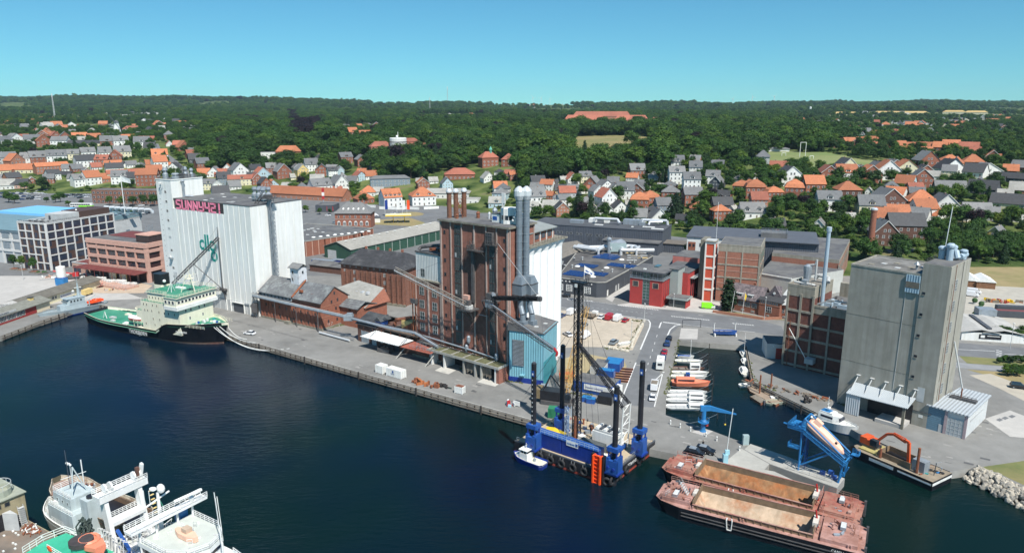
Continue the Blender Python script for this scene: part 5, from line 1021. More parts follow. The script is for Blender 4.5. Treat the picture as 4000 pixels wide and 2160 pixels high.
def solar_workshop():
    A=q(4,415,840);t=T('black_workshop','flat black workshop with blue solar panels and white-framed windows','workshop',(0,0,0));H=6.6
    P=[(20,313),(A.x,A.y),(40.5,304.1),(57.5,334.5),(71.5,361),(58,385),(34,372)];t.mb('wall',MB().prism(P,-.5,H,dblk,mat('dusty_black_roof',(.075,.072,.07),.9,.25,.25,col2=(.16,.15,.14),amt=.7)))
    b=MB()
    for a,c in zip(P,P[1:]+P[:1]):b.tube((*a,H+.1),(*c,H+.1),.28,conc,4)
    t.mb('parapet',b)
    v0,v1=V3((20,313,0)),V3((A.x,A.y,0));r=atan2(v1.y-v0.y,v1.x-v0.x);d=(v1-v0).normalized()
    for i,k in enumerate((.0,4.4,8.8,13.2)):
        p=v0+d*(k+1.5);w=win(2.9,2.9,3,4,WT,GS,.3,.12)
        if k!=8.8-0:t.put('window',w,(p.x,p.y-.05,1.2),r)
    for i in range(9):p=v0+d*(2.5+i*1.75);b=MB();b.tube((p.x,p.y,5.6),(p.x,p.y-.25,5.6),.33,LG,8);t.mb('round_ornament',b)
    v0,v1=V3((40.5,304.1,0)),V3((57.5,334.5,0));r=atan2(v1.y-v0.y,v1.x-v0.x);d=(v1-v0).normalized()
    for k,m in((2,WT),(12,LG),(15,LG),(22,DG)):p=v0+d*k;o=t.box('door',m,-.7,-.1,0,.7,.05,2.6 if k<20 else 4);o.location=(p.x,p.y,.2);o.rotation_euler[2]=r
                                      
    me=MB().add([(0,0,.1),(1.9,0,.1),(1.9,2.6,.5),(0,2.6,.5),(0,0,0),(1.9,0,0),(1.9,2.6,.4),(0,2.6,.4)],[(0,1,2,3),(4,7,6,5),(0,4,5,1),(2,6,7,3)],mat('solar_cell_blue',(.015,.04,.14),.15,.3,.8,spec=.8)).data('solar_panel')
    for k,x,y,nx,ny in((4,370,470,6,3),(4,215,545,5,2),(4,500,540,8,2),(4,100,620,5,3),(4,330,620,4,2),(4,440,455,4,2)):
        c=q(k,x,y,H)
        for i in range(nx):
            for j in range(ny):p=c+V3((.86*2.05*i+.5*3*j,-.5*2.05*i+.86*3*j-3,.1));t.put('solar_panel',me,p,R(-30))
    for k,x,y in((4,245,560),(4,508,574),(4,385,655),(4,645,500)):c=q(k,x,y,H);b=MB();b.ball((0,0,0),1.4,WT,8,.4);obj('roof_dome',b.data('roof_dome'),t.o,(c.x,c.y,H+.1))
    rr=random.Random(9)
    for i in range(10):c=q(4,690+(i % 3)*50+rr.uniform(-10,10),440+(i // 3)*22,H);t.box('roof_light',yellow if i % 4==0 else LG,c.x,c.y,H+.02,c.x+5,c.y+1.1,H+.22)
    for i,(x,y)in enumerate(((130,570),(197,572),(470,620),(672,575),(215,505),(290,500),(435,450),(760,525),(825,500),(110,540),(720,550),(560,610))):c=q(4,x,y,H);b=MB();b.tube((0,0,0),(0,0,1.2),.3,LG if i % 2 else DG,8);b.tube((0,0,1.2),(0,0,1.5),.5,LG,8);obj('roof_vent',b.data('roof_vent'),t.o,(c.x,c.y,H))
                        
    z=H+2.6
    for pts,rad in(([(215,380),(420,408),(480,378),(560,395)],1.0),([(250,370),(350,385),(560,380)],.9),([(640,400),(700,372),(770,378),(790,395)],.9),([(640,410),(940,412)],1.0),([(435,410),(480,385)],.8),([(735,375),(735,400)],.7),([(780,415),(805,380)],.7),([(550,360),(560,395)],.9)):
        b=MB();b.path([q(4,x,y,z)for x,y in pts],rad,alu,8);c=q(4,*pts[0],z);b.tube(c,(c.x,c.y,H),rad*.8,alu,8);t.mb('ventilation_duct',b)
    c=q(4,605,430,H);b=MB();b.box(c.x-4.2,c.y-3,H+.8,c.x+4.2,c.y+3,H+5.4,mat('pale_green_filter_box',(.33,.42,.42),.6,.08,1));[b.box(c.x+s-.2,c.y-3,H,c.x+s+.2,c.y-2.6,H+.8,SE)for s in(-4,0,4)];b.add([(c.x-4.2,c.y-3,H+5.4),(c.x+4.2,c.y-3,H+5.4),(c.x+4.2,c.y+3,H+5.4),(c.x-4.2,c.y+3,H+5.4),(c.x+2,c.y,H+7)],[(0,1,4),(1,2,4),(2,3,4),(3,0,4)],SE);t.mb('filter_unit',b)
    b=MB();b.lathe((c.x-4.6,c.y-2,H),[(.9,0),(.9,6.2),(1.3,6.8),(1.3,7.6),(.6,8.2)],SE,12);t.mb('exhaust_stack',b)
    w=T('corrugated_shed','shed with weathered grey pitched roof behind the white silo','shed',q(4,90,500));b=MB();rm=mat('weathered_brown_grey_sheet',(.2,.18,.155),.9,.15,.6,streak=.2);p=[q(4,85,495,7),q(4,350,385,7),q(4,240,325,10),q(4,60,350,10)];o=w.o.location
    b.face([(v.x-o.x,v.y-o.y,v.z)for v in p],rm);b.loft([[(v.x-o.x,v.y-o.y,0)for v in p],[(v.x-o.x,v.y-o.y,v.z-.02)for v in p]],dblk);w.mb('body',b)
solar_workshop()
redw=mat('bright_red_render',(.4,.045,.04),.75,.08,.6)
def red_office():
    O=q(4,1005,928);t=T('red_office_tower','modern red office building with glass stair strip and top gallery','building',O,YM);L=14.1;D=13.5;H=11
    t.box('wall',redw,-L,0,-.2,-8.6,D,H);t.box('wall',redw,-5.4,0,-.2,0,D,H);gl=mat('green_stair_glass',(.05,.12,.1),.1,.3,1,spec=.8)
    t.box('glass_strip',gl,-8.6,.25,0,-5.4,D,14);
    for i in range(10):t.box('glazing_bar',SE,-8.6,.15,1.3*i+1,-5.4,.25,1.3*i+1.12)
    for x in(-8.5,-7,-5.5):t.box('mullion',SE,x-.06,.1,0,x+.06,.25,14)
    t.box('entrance',DG,-8.2,-.1,0,-5.8,.2,2.3)
    for x,z in((-11.6,8.0),(-2.9,8.0)):t.put('window',win(2.6,2.4,1,1,mat('beige_frame',(.5,.4,.3),.7,.1,1),GS,.16),(x,-.05,z-.6))
    for i in range(6):y=1.5+i*2.1;t.box('window_strip',GS,-.02,y,.8,.06,y+.7,10);t.box('fin',redw,.0,y-.25,.3,.2,y-.1,10.6)
    t.box('gallery_glass',mat('gallery_glass',(.06,.09,.1),.1,.3,1,spec=.8),-L+.5,.8,H,-.5,D,13.9);t.box('gallery_floor',SE,-L-.1,-.3,H-.15,.4,D,H+.12);b=MB();b.rail([(-L,-.2,H+.1),(-8.7,-.2,H+.1)],SE,1.1,.05,1,3);b.rail([(-5.4,-.2,H+.1),(.3,-.2,H+.1),(.3,D,H+.1)],SE,1.1,.05,1,3);t.mb('gallery_railing',b)
    for i in range(8):x=-L+.6+i*1.85;t.box('column',SE,x-.08,.6,H,x+.08,.78,13.9)
    t.box('roof',DG,-L-.3,-.9,13.9,1.0,D+.5,14.35);t.box('roof',felt,-L,-.6,14.35,.8,D+.3,14.42);b=MB();b.box(-7,8.5,14.4,-5.2,14.5-2,15.0,bglass);b.box(-9.4,2,14.4,-8.2,3,14.8,WT);t.mb('roof_light',b)
    gp=mat('sage_grey_render',(.33,.37,.35),.8,.06,.5);t.box('lift_tower',gp,.1,D-5,0,3.6,D+3,14.6);t.box('tower_roof',felt,-.2,D-5.4,14.6,3.9,D+3.3,14.8)
    t.box('rear_wing',redw,-6,D+.5,0,6,D+22,12.2);t.box('rear_roof',felt,-6.2,D+.5,12.2,6.3,D+22,12.5);t.box('rear_wing',mat('faded_pink_render',(.5,.17,.14),.8,.08,.5),-8.5,D+22,0,9,D+38,14.5);t.box('rear_roof',felt,-8.6,D+22,14.5,9.1,D+38,14.7)
    for i in range(6):y=D+4.5+i*2.6;t.box('window_strip',GS,6,y,1,6.06,y+1.2,9)
    t.box('rear_gallery',gp,6,D+3,9.6,8,D+20,9.9);b=MB();b.rail([(7.9,D+3,9.9),(7.9,D+20,9.9)],SE,1.1,.05,1.2,3);t.mb('railing',b)
    t.box('porch',mat('dark_porch_glass',(.06,.07,.07),.2,.2,1),2,3,0,9,8.6,3.4);t.box('porch_side',redw,9,3,0,9.2,8.8,3.4);t.box('porch_roof',gp,1,2.2,3.4,9.9,9.2,4.1);t.box('porch_roof',felt,1.2,2.4,4.1,9.7,9,4.18)
    for x,lab in((890,'white flag with blue print on a pole by the black workshop'),):
        P=q(4,255,845);f=T('flag_on_pole',lab,'flag',(P.x+1,P.y-12,0));f.mb('pole',MB().tube((0,0,0),(0,0,17),.09,WT,6));b=MB();b.face([(0,0,16.8),(2.2,.2,15.6),(4.1,0,13.9),(4.0,.1,11.9),(2.1,-.2,13.4),(0.1,0,14.1)],WT);b.face([(.5,-.06,15.2),(3.3,-.06,13.6),(3.2,-.06,13.0),(.5,-.06,14.6)],bluep);f.mb('cloth',b)
red_office()
cbrick=mat('salmon_brick_infill',(.38,.165,.11),.9,.12,.9,rows=.3,stain=.12);cgr=mat('beige_frame_concrete',(.36,.33,.27),.9,.12,.6,streak=.25,stain=.15)
def brick_factory():
    O=q(20,665,1110);r=R(-23);t=T('brick_factory','concrete-framed brick factory with flat roof and red-white stair tower','factory',O,r);L=16.8;D=22;H=19
    H=24
    t.box('wall',cbrick,0,0,-.5,L,D,H-2.6);t.box('frieze',cgr,-.05,-.05,H-2.6,L+.08,D,H);t.box('roof',felt,.2,.2,H,L-.2,D-.2,H+.12);t.box('coping',cgr,-.1,-.12,H,L+.1,.25,H+.45);t.box('coping',cgr,L-.25,.25,H,L+.1,D,H+.45)
    for x in(3.4,9.8,L-.2):t.box('column',cgr,x-.28,-.22,0,x+.28,-.0,H-2.6)
    for z in(4.8,10.2,15.6):t.box('beam',cgr,0,-.16,z,L,-.0,z+.6);t.box('ledge',pinkbrick,0,-.1,z+3,L,0,z+3.2)
    for y in(.3,7,14,21.6):t.box('column',cgr,L,y-.3,0,L+.2,y+.3,H-2.6)
    for z in(10.2,15.6):t.box('beam',cgr,L,0,z,L+.14,D,z+.6)
    for i in range(6):t.box('window',mat('factory_green_glass',(.08,.17,.15),.2,.2,1),L,.9+i*3.4,17.0,L+.1,3.3+i*3.4,21);t.box('window',GS,L,.9+i*3.4,11.4,L+.1,3.3+i*3.4,14.6)
                 
    s=T('stair_tower','red and white painted concrete stair tower on brick factory','tower',q(20,490,1110),R(-25));wd=4.1;dp=5.6;hh=25.4;pw=mat('white_frame_paint',(.72,.68,.62),.8,.06,.6);pr=mat('coral_red_paint',(.55,.085,.04),.75,.08,.6)
    s.box('core',pr,.2,.2,0,wd-.2,dp,hh-.5)
    for x in(.2,wd-.2):s.box('corner',pw,x-.32,-.08,0,x+.32,.32,hh)
    s.box('corner',pw,wd-.35,dp-.5,0,wd+.08,dp,hh);s.box('corner',pw,wd-.15,.32,0,wd+.06,.6,hh)
    for z in(4.6,9.2,13.9,18.8,hh-.9):s.box('band',pw,-.05,-.04,z,wd+.04,.25,z+.75);s.box('band',pw,wd-.2,.25,z,wd+.07,dp,z+.75)
    s.box('cap',cgr,-.4,-.4,hh,wd+.4,dp+.4,hh+.4);s.box('cap_plate',LG,0,0,hh+.4,wd,dp,hh+.5);s.mb('aerial',MB().tube((wd-.8,dp,hh),(wd-.8,dp,hh+16),.08,WT,5))
    s.box('rear_shaft',dconc,-2.6,3,0,.1,12,25.5)
                                              
    w=T('white_factory_wing','white three-storey factory wing with brick corner bays and dark roof','factory',q(20,215,560,0)*0+V3((93.5,349.5,0)),R(-20));wp_=mat('white_factory_render',(.7,.71,.68),.8,.05,.5,stain=.1)
    A_=V3((86,352,0));w.o.location=A_;w.box('wall',wp_,0,0,-1,24,30,18);w.box('roof',mat('dark_slate_blue_roof',(.09,.1,.12),.8,.12,.3),-.5,-.5,18,60,34,18.4);w.box('wall',dhall,24,1,-1,60,33,18)
    for z in(6,11.5):w.box('brick_bay',brick,.6,-.06,z,4.2,0,z+4.2);[w.put('window',win(1.1,1.5,1,1,dbrick),(x,-.1,z+1.8))for x in(1.5,3.3)]
    for i in range(5):w.put('window',win(1.4,2.0,1,1,WT),(6.6+i*2.5,-.03,13.4))
    w.put('window',win(1.4,1.9,1,1,WT),(8,-.03,7.6));w.put('window',win(2.4,1.4,2,1,dbrick),(1.6,-.03,2.4));w.put('window',win(2.4,1.4,2,1,brick3),(6,-.03,2.2))
    b=MB();b.box(34,9,18.4,46,17,20.6,felt);b.rail([(34,9,20.6),(46,9,20.6),(46,17,20.6),(34,17,20.6)],SE,1.2,.06,1.6,3);w.mb('roof_plant',b)
                                              
    z=14;P=[q(20,1430,470,z),q(20,2330,570,z),q(20,2475,290,z),q(20,1560,235,z)];o=P[0].copy();o.z=0
    e=T('rear_factory_block','wide flat-roofed brick factory block behind the concrete silo','factory',o);pl_=[(p.x-o.x,p.y-o.y)for p in P];b=MB();b.prism(pl_,-1,z-1.6,cbrick);e.mb('wall',b);b=MB();b.prism([(x*1.0,y)for x,y in pl_],z-1.6,z,cgr,felt);e.mb('frieze_and_roof',b)
    v0,v1=V3((*pl_[1],0)),V3((*pl_[2],0));rr_=atan2(v1.y-v0.y,v1.x-v0.x);n_=9
    for i in range(n_):
        p=v0.lerp(v1,(i+.5)/n_);w_=obj('window',win(2.8,3.6,2,3,cgr,stripf),e.o,(p.x,p.y,7),rr_);p=v0.lerp(v1,i/n_);c=e.box('column',cgr,-.3,-.2,0,.3,0,12);c.location=(p.x,p.y,0);c.rotation_euler[2]=rr_
    z=10;P=[q(20,1250,745,z),q(20,1690,820,z),q(20,2390,700,z),q(20,2200,600,z),q(20,1430,560,z)];o=P[0].copy();o.z=0
    e=T('low_factory_roof','lower flat-roofed pale factory wing behind brick villa','factory',o);b=MB();b.prism([(p.x-o.x,p.y-o.y)for p in P],-1,z,mat('pale_cement_render',(.5,.5,.46),.9,.08,.5,stain=.15),felt);e.mb('wall',b);b=MB();b.tube((0,-.05,z),(P[1].x-o.x,P[1].y-o.y-.05,z),.3,WT,4);e.mb('roof_edge',b)
    for a in(90,110,130,150):FOOT.append((a,330,16));FOOT.append((a,352,16));FOOT.append((a+5,375,16))
brick_factory()
def villa():
    A,B=q(20,850,1225),q(20,1250,1305);r=atan2(B.y-A.y,B.x-A.x);t=T('brick_villa','red brick villa with patterned tile roof, dormers and gabled bay','house',A,r);L=(B-A).length;H=5.2;D=9
    rt=mat('dark_patterned_tiles',(.1,.085,.09),.8,.25,1.8,rows=.45,col2=(.3,.24,.24),amt=.8,thr=.5)
    t.box('wall',brick,0,0,-.2,L,D,H);b=MB();A_=[(-.5,-.6,H-.2),(L+1,-.6,H-.2),(L+1,D/2,H+5),(-.5,D/2,H+5)];b.loft([A_,[(x,y,z+.2)for x,y,z in A_]],rt);A_=[(-.5,D+.6,H-.2),(L+1,D+.6,H-.2),(L+1,D/2,H+5),(-.5,D/2,H+5)];b.loft([A_,[(x,y,z+.2)for x,y,z in A_]],rt);b.add([(0,0,H),(0,D,H),(0,D/2,H+4.8)],[(0,2,1)],WT);t.mb('roof',b)
    for i in range(4):t.put('window',win(2.2,1.9,4,2),(2.0+i*(L-3)/3.4,-.04,2.4))
    for i in range(3):t.put('window',win(1.3,.7,3,1),(1.6+i*(L-3)/2.3,-.04,.5))
    for x,w in((3.0,4.2),(8.4,2.0)):b=MB();b.box(x-w/2,.4,H,x+w/2,3.4,H+1.9,WT);b.box(x-w/2-.3,.1,H+1.9,x+w/2+.3,3.8,H+2.1,LG);d=t.mb('dormer',b);t.put('window',win(w-.4,1.2,int(w),1),(x,.36,H+.4),0,d)
    t.box('chimney',brick,L*.6,D/2,H+4.4,L*.6+.9,D/2+.8,H+6.2);t.box('stair_wall',WT,-1.5,.3,0,0,5,5.4)
    c=t;x0=L;c.box('bay',brick,x0,-.6,-.2,x0+8.4,D,6.2);c.box('dentil_band',brick3,x0-.05,-.72,4.7,x0+8.45,-.6,5.2);c.put('window',win(2.4,2.3,3,2),(x0+4,-.64,1.9));c.put('window',win(.9,.6,1,1),(x0+4,-.64,.3));[c.put('window',win(.55,1.2,1,1),(x0+.9+i*.9,-.64,5.4-.15+.0))for i in range(8)]
    b=MB();b.add([(x0-.6,-1,6.6),(x0+9,-1,6.6),(x0+9,5,8.4),(x0-.6,5,8.4)],[(0,1,2,3)],dslate);b.add([(x0+1,3,7.2),(x0+7.6,3,7.2),(x0+4.3,3,12.2),(x0+4.3,10,10.5)],[(0,1,2),(0,2,3),(1,3,2)],rt);b.box(x0-.6,-1,6.3,x0+9,3,6.6,dslate);c.mb('bay_roof',b)
    b=MB();annulus(b,x0+4.3,9,0,.5,2.8,2.95,WT);c.mb('round_window',b)
    e=T('grey_gable_house','narrow brick house with grey boarded roof beside concrete silo','house',q(20,1500,1340),R(-38));e.box('wall',brick,0,0,-.5,3.6,6,5.5);b=MB();b.loft([[(-.8,-.4,5),(4.0,-.4,5.5),(4,7,9.8),(.8,7,9.8)],[(-.9,-.8,5.2),(3.9,-.8,5.8),(3.9,6.8,10.1),(.7,6.8,10.1)]],LG);e.mb('roof',b);e.put('window',win(1.3,1.8,2,2),(1.8,-.04,2.2));e.put('window',win(.9,.6,2,1),(2.4,-.04,.4))
    w=T('low_brick_wall','low red garden wall along the pavement before villa','wall',(0,0,0));b=MB();P=[q(20,630,1275),q(20,1300,1372),q(6,80,615),q(6,110,622)]
    for a,c_ in zip(P[:2],P[1:3]):b.loft([[(a.x,a.y,0),(a.x+.3,a.y+.35,0),(a.x+.3,a.y+.35,1.0),(a.x,a.y,1.0)],[(c_.x,c_.y,0),(c_.x+.3,c_.y+.35,0),(c_.x+.3,c_.y+.35,1.0),(c_.x,c_.y,1.0)]],brick3)
    w.mb('masonry',b)
    sheet('lawn',[q(20,760,1235),q(20,1270,1330),q(20,1610,1368),q(20,1600,1374),q(20,1300,1366),q(20,640,1268)],grass_m)
    for x,y0,lab in((875,1290,'white flagpole left of two in villa garden'),(1025,1310,'white flagpole with small yellow flag in villa garden')):
        P_=q(20,x,y0);f=T('flagpole',lab,'flagpole',P_);f.mb('pole',MB().tube((0,0,0),(.6 if x>900 else 1.0,0,9.5),.08,WT,6))
        if x>1000:f.mb('pennant',MB().face([(.6,0,9.3),(1.4,.1,7.8),(.9,.1,5.8),(.5,0,7)],yellowp))
villa()
# ------------------------------------------------------------------ the two silos on the east quay
def brick_silo():
    O=q(6,80,885);r=R(-43);t=T('framed_brick_silo','brick silo with concrete frame, roof plant and tall steel chimney','silo',O,r);L1=8.3;L=18.5;H1=26;H2=20.5;D=15
    A=q(6,80,885);bm=mat('purple_brown_brick',(.2,.08,.06),.9,.2,1,rows=.3,stain=.2)
    t.box('wall',bm,0,0,-.5,L1,D,H1-3);t.box('frieze',cgr,-.05,-.08,H1-3,L1+.05,D,H1);t.box('wall',bm,L1,.3,-.5,L,D+4,H2-2);t.box('frieze',cgr,L1,.2,H2-2,L,D+4,H2)
    t.box('roof',mat('mossy_concrete_roof',(.22,.2,.17),.95,.25,.5),.2,.2,H1,L1-.2,D-.2,H1+.1);t.box('parapet',cgr,-.1,-.12,H1,L1+.1,.2,H1+.7);t.box('parapet',cgr,L1-.2,.2,H1,L1+.1,D,H1+.7);t.box('parapet',cgr,-.1,.2,H1,.2,D,H1+.7);t.box('roof',felt,L1+.2,.5,H2,L,D+3.8,H2+.1);t.box('parapet',cgr,L1+.1,.1,H2,L,.4,H2+.7)
    for x,h,y in((.3,H1,0),(4.4,H1,0),(L1-.1,H1,0),(13.4,H2,.3),(L-.3,H2,.3)):t.box('column',cgr,x-.32,y-.3,0,x+.32,y,h-2)
    for k in range(5):z=1.0+k*4.4;t.box('beam',cgr,0,-.22,z-.5,L1,0,z+.2);t.box('beam',cgr,L1,.1,z-.5,L,.3,z+.2)if z<H2-3 else None
    for y in(.4,5,10,14.6):t.box('column',cgr,-.2,y-.3,0,0,y+.3,H1-2)
                                
    b=MB();b.lathe((9.6,3.2,16),[(.62,0),(.55,27.6),(.75,27.7),(.75,28.8)],mat('pale_blue_steel',(.36,.45,.52),.45,.06,.6),14);t.mb('chimney',b);b=MB();b.tube((9.6,3.2,43.6),(9.6,3.2,45),.74,alu,14);t.mb('chimney_cap',b)
    b=MB();b.lathe((2.6,8,H1),[(1.1,1),(1.3,4.2),(1.3,5.2),(.4,5.8)],SE,12);b.path([(2.6,8,H1+5.5),(4.8,8,H1+6),(5.2,8,H1+7.6),(5.2,8,H1+1)],.3,LG,8);t.mb('separator',b)
    b=MB();b.path([(4.4,10,H1+1.2),(5.4,10,H1+2.4),(8.4,10,H1+2.0),(9.2,8,H1+1)],.6,LG,8);b.box(3.2,2,H1,4.8,4,H1+1.9,SE);b.path([(1,2,H1+1),(6,2.5,H1+.8),(6.8,3.5,H1+.5)],.35,LG,8);t.mb('duct',b)
    for x,y,s in((11,4,1.5),(13.5,6,1.2),(15.5,4,1.4),(12,9,1.6)):b=MB();b.tube((x,y,H2),(x,y+1.2,H2+1.6),s*.6,DS,10);b.box(x-s,y-s*.5,H2,x+s,y+s*.5,H2+1.2,mat('pale_blue_steel'));t.mb('roof_fan',b)
    b=MB();b.path([(9,1,H2+.9),(13,1,H2+2.8),(17.5,1,H2+2.8)],.28,LG,4);b.path([(13,1,H2+2.6),(13,1,H2+.2)],.2,LG,4);t.mb('gantry',b)
    t.box('rear_wall',cgr,L1+1,D+4,0,L+10,D+6,H2+4.5)
    b=MB();b.tube((1.8,-.4,0),(1.8,-.4,15),.1,rust,5);P1=V3((2.5,-2.6,13.2));P2=V3((8.4,-1.8,3.8));b.tube(P1,P2,.14,WT,5);b.tube((1,-.4,8),P1,.1,rust,4);b.box(8,-2.6,3,10.6,-.2,4.6,LG);t.mb('spout_hoist',b)
    g=T('white_garage','small white garage with dark red door in silo shadow','garage',q(5,785,465),R(-10));g.box('wall',offwhite,-2.5,0,0,6,9,5);g.box('roof',BK,-2.4,.1,5,5.9,8.9,5.1);g.box('door',redw,.4,-.08,0,5.6,0,3.6);[g.box('door_rail',dbrick,.4,-.12,z,5.6,-.08,z+.1)for z in(.9,1.8,2.7)];b=MB();b.tube((-.5,-.2,4.2),(-.5,0,4.2),.25,WT,8);g.mb('lamp',b)
brick_silo()
ck=T('brick_chimney','tall round dark red brick chimney behind the silos','chimney',q(6,610,240));ck.mb('shaft',MB().lathe((0,0,-2),[(1.9,0),(1.5,27),(1.7,27.2),(1.7,28)],brick,14));ck.mb('cap',MB().lathe((0,0,26),[(1.75,0),(1.75,.8),(1.2,1.2)],alu,14));FOOT.append((ck.o.location.x,ck.o.location.y,4))
sconc=mat('silo_concrete',(.37,.35,.3),.92,.1,.35,streak=.17,stain=.12)
def grey_silo():
    O=V3((106.7,172.1,0));r=R(-46.5);t=T('concrete_silo','huge windowless grey concrete silo with higher lift tower','silo',O,r);L=23.7;HL=39;HT=42.3
    t.box('wall',sconc,-L,0,-.5,-6.4,17.2,HL);t.box('tower',sconc,-6.3,-.25,-.5,0,15.4,HT);t.box('shadow_joint',dconc,-6.4,.1,0,-6.3,10,HL)
    for z in(12.8,25.9):t.box('pour_joint',dconc,-L-.03,-.03,z,-6.5,0,z+.09)
    b=MB();b.path([(-9.8,-.06,0),(-9.6,-.06,34.2)],.06,LG,4);t.mb('conduit',b)
    t.box('roof',mat('mottled_silo_roof',(.13,.125,.115),.95,.3,.3,col2=(.3,.29,.27),amt=.8),-L+.3,.3,HL,-6.6,17,HL+.12);t.box('coping',sconc,-L-.05,-.1,HL,-6.4,.2,HL+.5);t.box('coping',sconc,-L-.05,.2,HL,-L+.2,17.2,HL+.5);t.box('coping',sconc,-L+.2,16.9,HL,-6.4,17.25,HL+.5);t.box('roof',felt,-6.1,0,HT,-.2,15.2,HT+.1)
    cp=mat('light_blue_grey_corrugated',(.3,.42,.5),.6,.06,.4,stripe=(.6,(.69+.72,-.72+.69,0)));t.box('corrugated_panel',cp,-9.8,-.4,34.4,-6.5,-.02,38.9);t.box('rusty_band',mat('brown_translucent_sheet',(.16,.14,.11),.7,.2,1),-9.75,-.44,35.6,-6.55,-.4,37.2)
    for i in range(6):z=34.4-i*5.5;b=MB();b.box(-5.75,-.32,z,-5.05,-.24,z+.7,GS);b.box(-5.85,-.38,z-.1,-4.95,-.3,z,cgr);t.mb('slit_window',b)
    for i in range(6):z=8.2+i*5.45;faceput(t,win(1.9,2.9,3,4,LG,stripf,.12),'r',5.0,z,0,0,off=.04);t.box('vertical_slot',dconc,0,2.1,z-1.5,.06,2.35,z+2.2)
    for y in(3.4,9):b=MB();b.tube((.15,y,6),(.15,y,HT),.07,rust if y<5 else DS,4);t.mb('conduit',b)
    b=MB()
    for x,y,rr_,h in((-5.0,8.6,.75,3.4),(-3.0,8.0,.8,4.4),(-1.0,12.0,.7,2.6),(-3.4,12,.7,3.4)):c=MB();c.lathe((x,y,HT),[(rr_,0),(rr_,h*.7),(rr_*1.35,h*.78),(rr_*1.35,h*.9),(rr_*.8,h)],mat('pale_blue_steel'),12);t.mb('roof_ventilator',c)
    c=MB();c.path([(-5,9.5,HT+1),(-3.8,10,HT+2.4),(-2.2,9.6,HT+2.4),(-1.4,9,HT+.6)],.7,mat('pale_blue_steel'),10);c.path([(-1.2,10,HT+.9),(-1.0,13.8,HT+1.1)],.75,mat('pale_blue_steel'),10);t.mb('duct',c)
    c=MB();c.tube((-5.8,13,HT-1),(-5.2,13,HT+13),.11,WT,6);t.mb('flagpole',c);c=MB();c.rail([(-6,14.5,HT),(-6,1,HT)],DS,1,.05,2);t.mb('railing',c)
    c=MB();c.lathe((-9.6,6,HL),[(.3,0),(.3,1.4),(.8,1.5),(.1,2.3)],SE,10);t.mb('roof_cowl',c);[t.box('roof_slab',LG if i % 2 else dconc,-21+i*2.2,4+(i*3 % 9),HL+.12,-19.8+i*2.2,5.6+(i*3 % 9),HL+.25)for i in range(6)]
                                               
    cs=mat('pale_grey_corrugated',(.5,.54,.56),.55,.05,.5,stripe=(.55,(.69+.72,-.72+.69,0)))
    b=MB();A_=[(-19.3,-5.8,5.6),(-4.0,-5.8,5.9),(-4.0,-.1,7.1),(-19.3,-.1,7.1)];b.loft([A_,[(x,y,z+.18)for x,y,z in A_]],cs);t.mb('canopy',b);t.box('screen',cs,-19.2,-5.6,.1,-15.6,-5.5,5.5);t.box('canopy_beam',dconc,-5.2,-5.6,0,-4.6,-5.0,5.6);t.box('bay',BK,-15.4,-.3,0,-4.4,-.26,5.2)
    t.box('loading_ramp',paleconc,-11.5,-5.5,0,-4.7,-.3,.9)
    for i in range(5):x=-18.8+i*3.6;c=MB();c.tube((x,-4.2,6.2),(x+.2,-.1,9.6),.13,LG,5);c.box(x-.3,-.7,9.5,x+.7,0,9.65,LG);t.mb('canopy_strut',c)
    t.box('patch',LG,-3.9,-.28,6.6,-2.2,-.25,10.4);t.box('notice_board',WT,-2.9,-.3,2.4,-1.9,-.25,3.2);t.box('cable_rail',DS,-4.4,-.4,3.9,0,-.25,4.05);c=MB();c.box(-21.2,-.6,2,-20.2,0,2.9,LG);c.tube((-20,-2,.2),(-17,-5,5.4),.06,DS,4);t.mb('switch_box',c)
                                   
    g=T('sheet_metal_garage','low metal garage with roller door against the tall silo','garage',q(6,1185,1338),R(-46.5));Lg=8.3;gw=mat('white_horizontal_sheet',(.62,.63,.63),.55,.06,.5,streak=.06);g.box('wall',gw,-4.6,.1,0,0,18,6.2);g.box('blue_wall',mat('blue_grey_boards',(.14,.25,.33),.7,.1,.5,rows=.5),-Lg-.4,.05,0,-4.6,14,6.2)
    g.box('frame_post',mat('pinkish_post',(.42,.32,.33),.8,.1,1),-4.9,-.15,0,-4.3,.1,6.0);g.box('frame_post',mat('pinkish_post',()),-.5,-.15,0,.15,.1,6.2);g.put('roller_door',win(3.7,4.6,4,5,LG,mat('door_glazing',(.4,.43,.44),.4,.1,1),.2),(-2.4,-.02,0));g.box('side_door',LG,-6,-.02,0,-5.1,.08,2.1)
    b=MB();A_=[(-Lg-.9,-.4,6.2),(.5,-.4,6.1),(.5,18.4,6.3),(-Lg+1.5,18.4,6.4)];b.loft([A_,[(x,y,z+.3)for x,y,z in A_]],mat('pale_standing_seam_roof',(.4,.43,.45),.5,.06,.5,stripe=(.8,(.69,-.72,0))));g.mb('roof',b);b=MB();b.box(-6.6,8.6,6.5,-.6,10.4,7.1,DS);b.rail([(-6.6,8.6,7.1),(-.6,8.6,7.1)],DS,.9,.05,1);b.tube((-4.2,9.4,7),(-4.2,9.4,9.8),.2,rust,6);b.tube((-4.2,9.4,9.6),(-7.6,9.8,21.4),.22,LG,6);b.path([(-7.6,9.8,21.4),(-8.4,9.9,6.6)],.06,rust,3);g.mb('roof_conveyor',b)
    g.box('window_strip',LG,0,3,3.6,.06,14,4.2)
grey_silo()

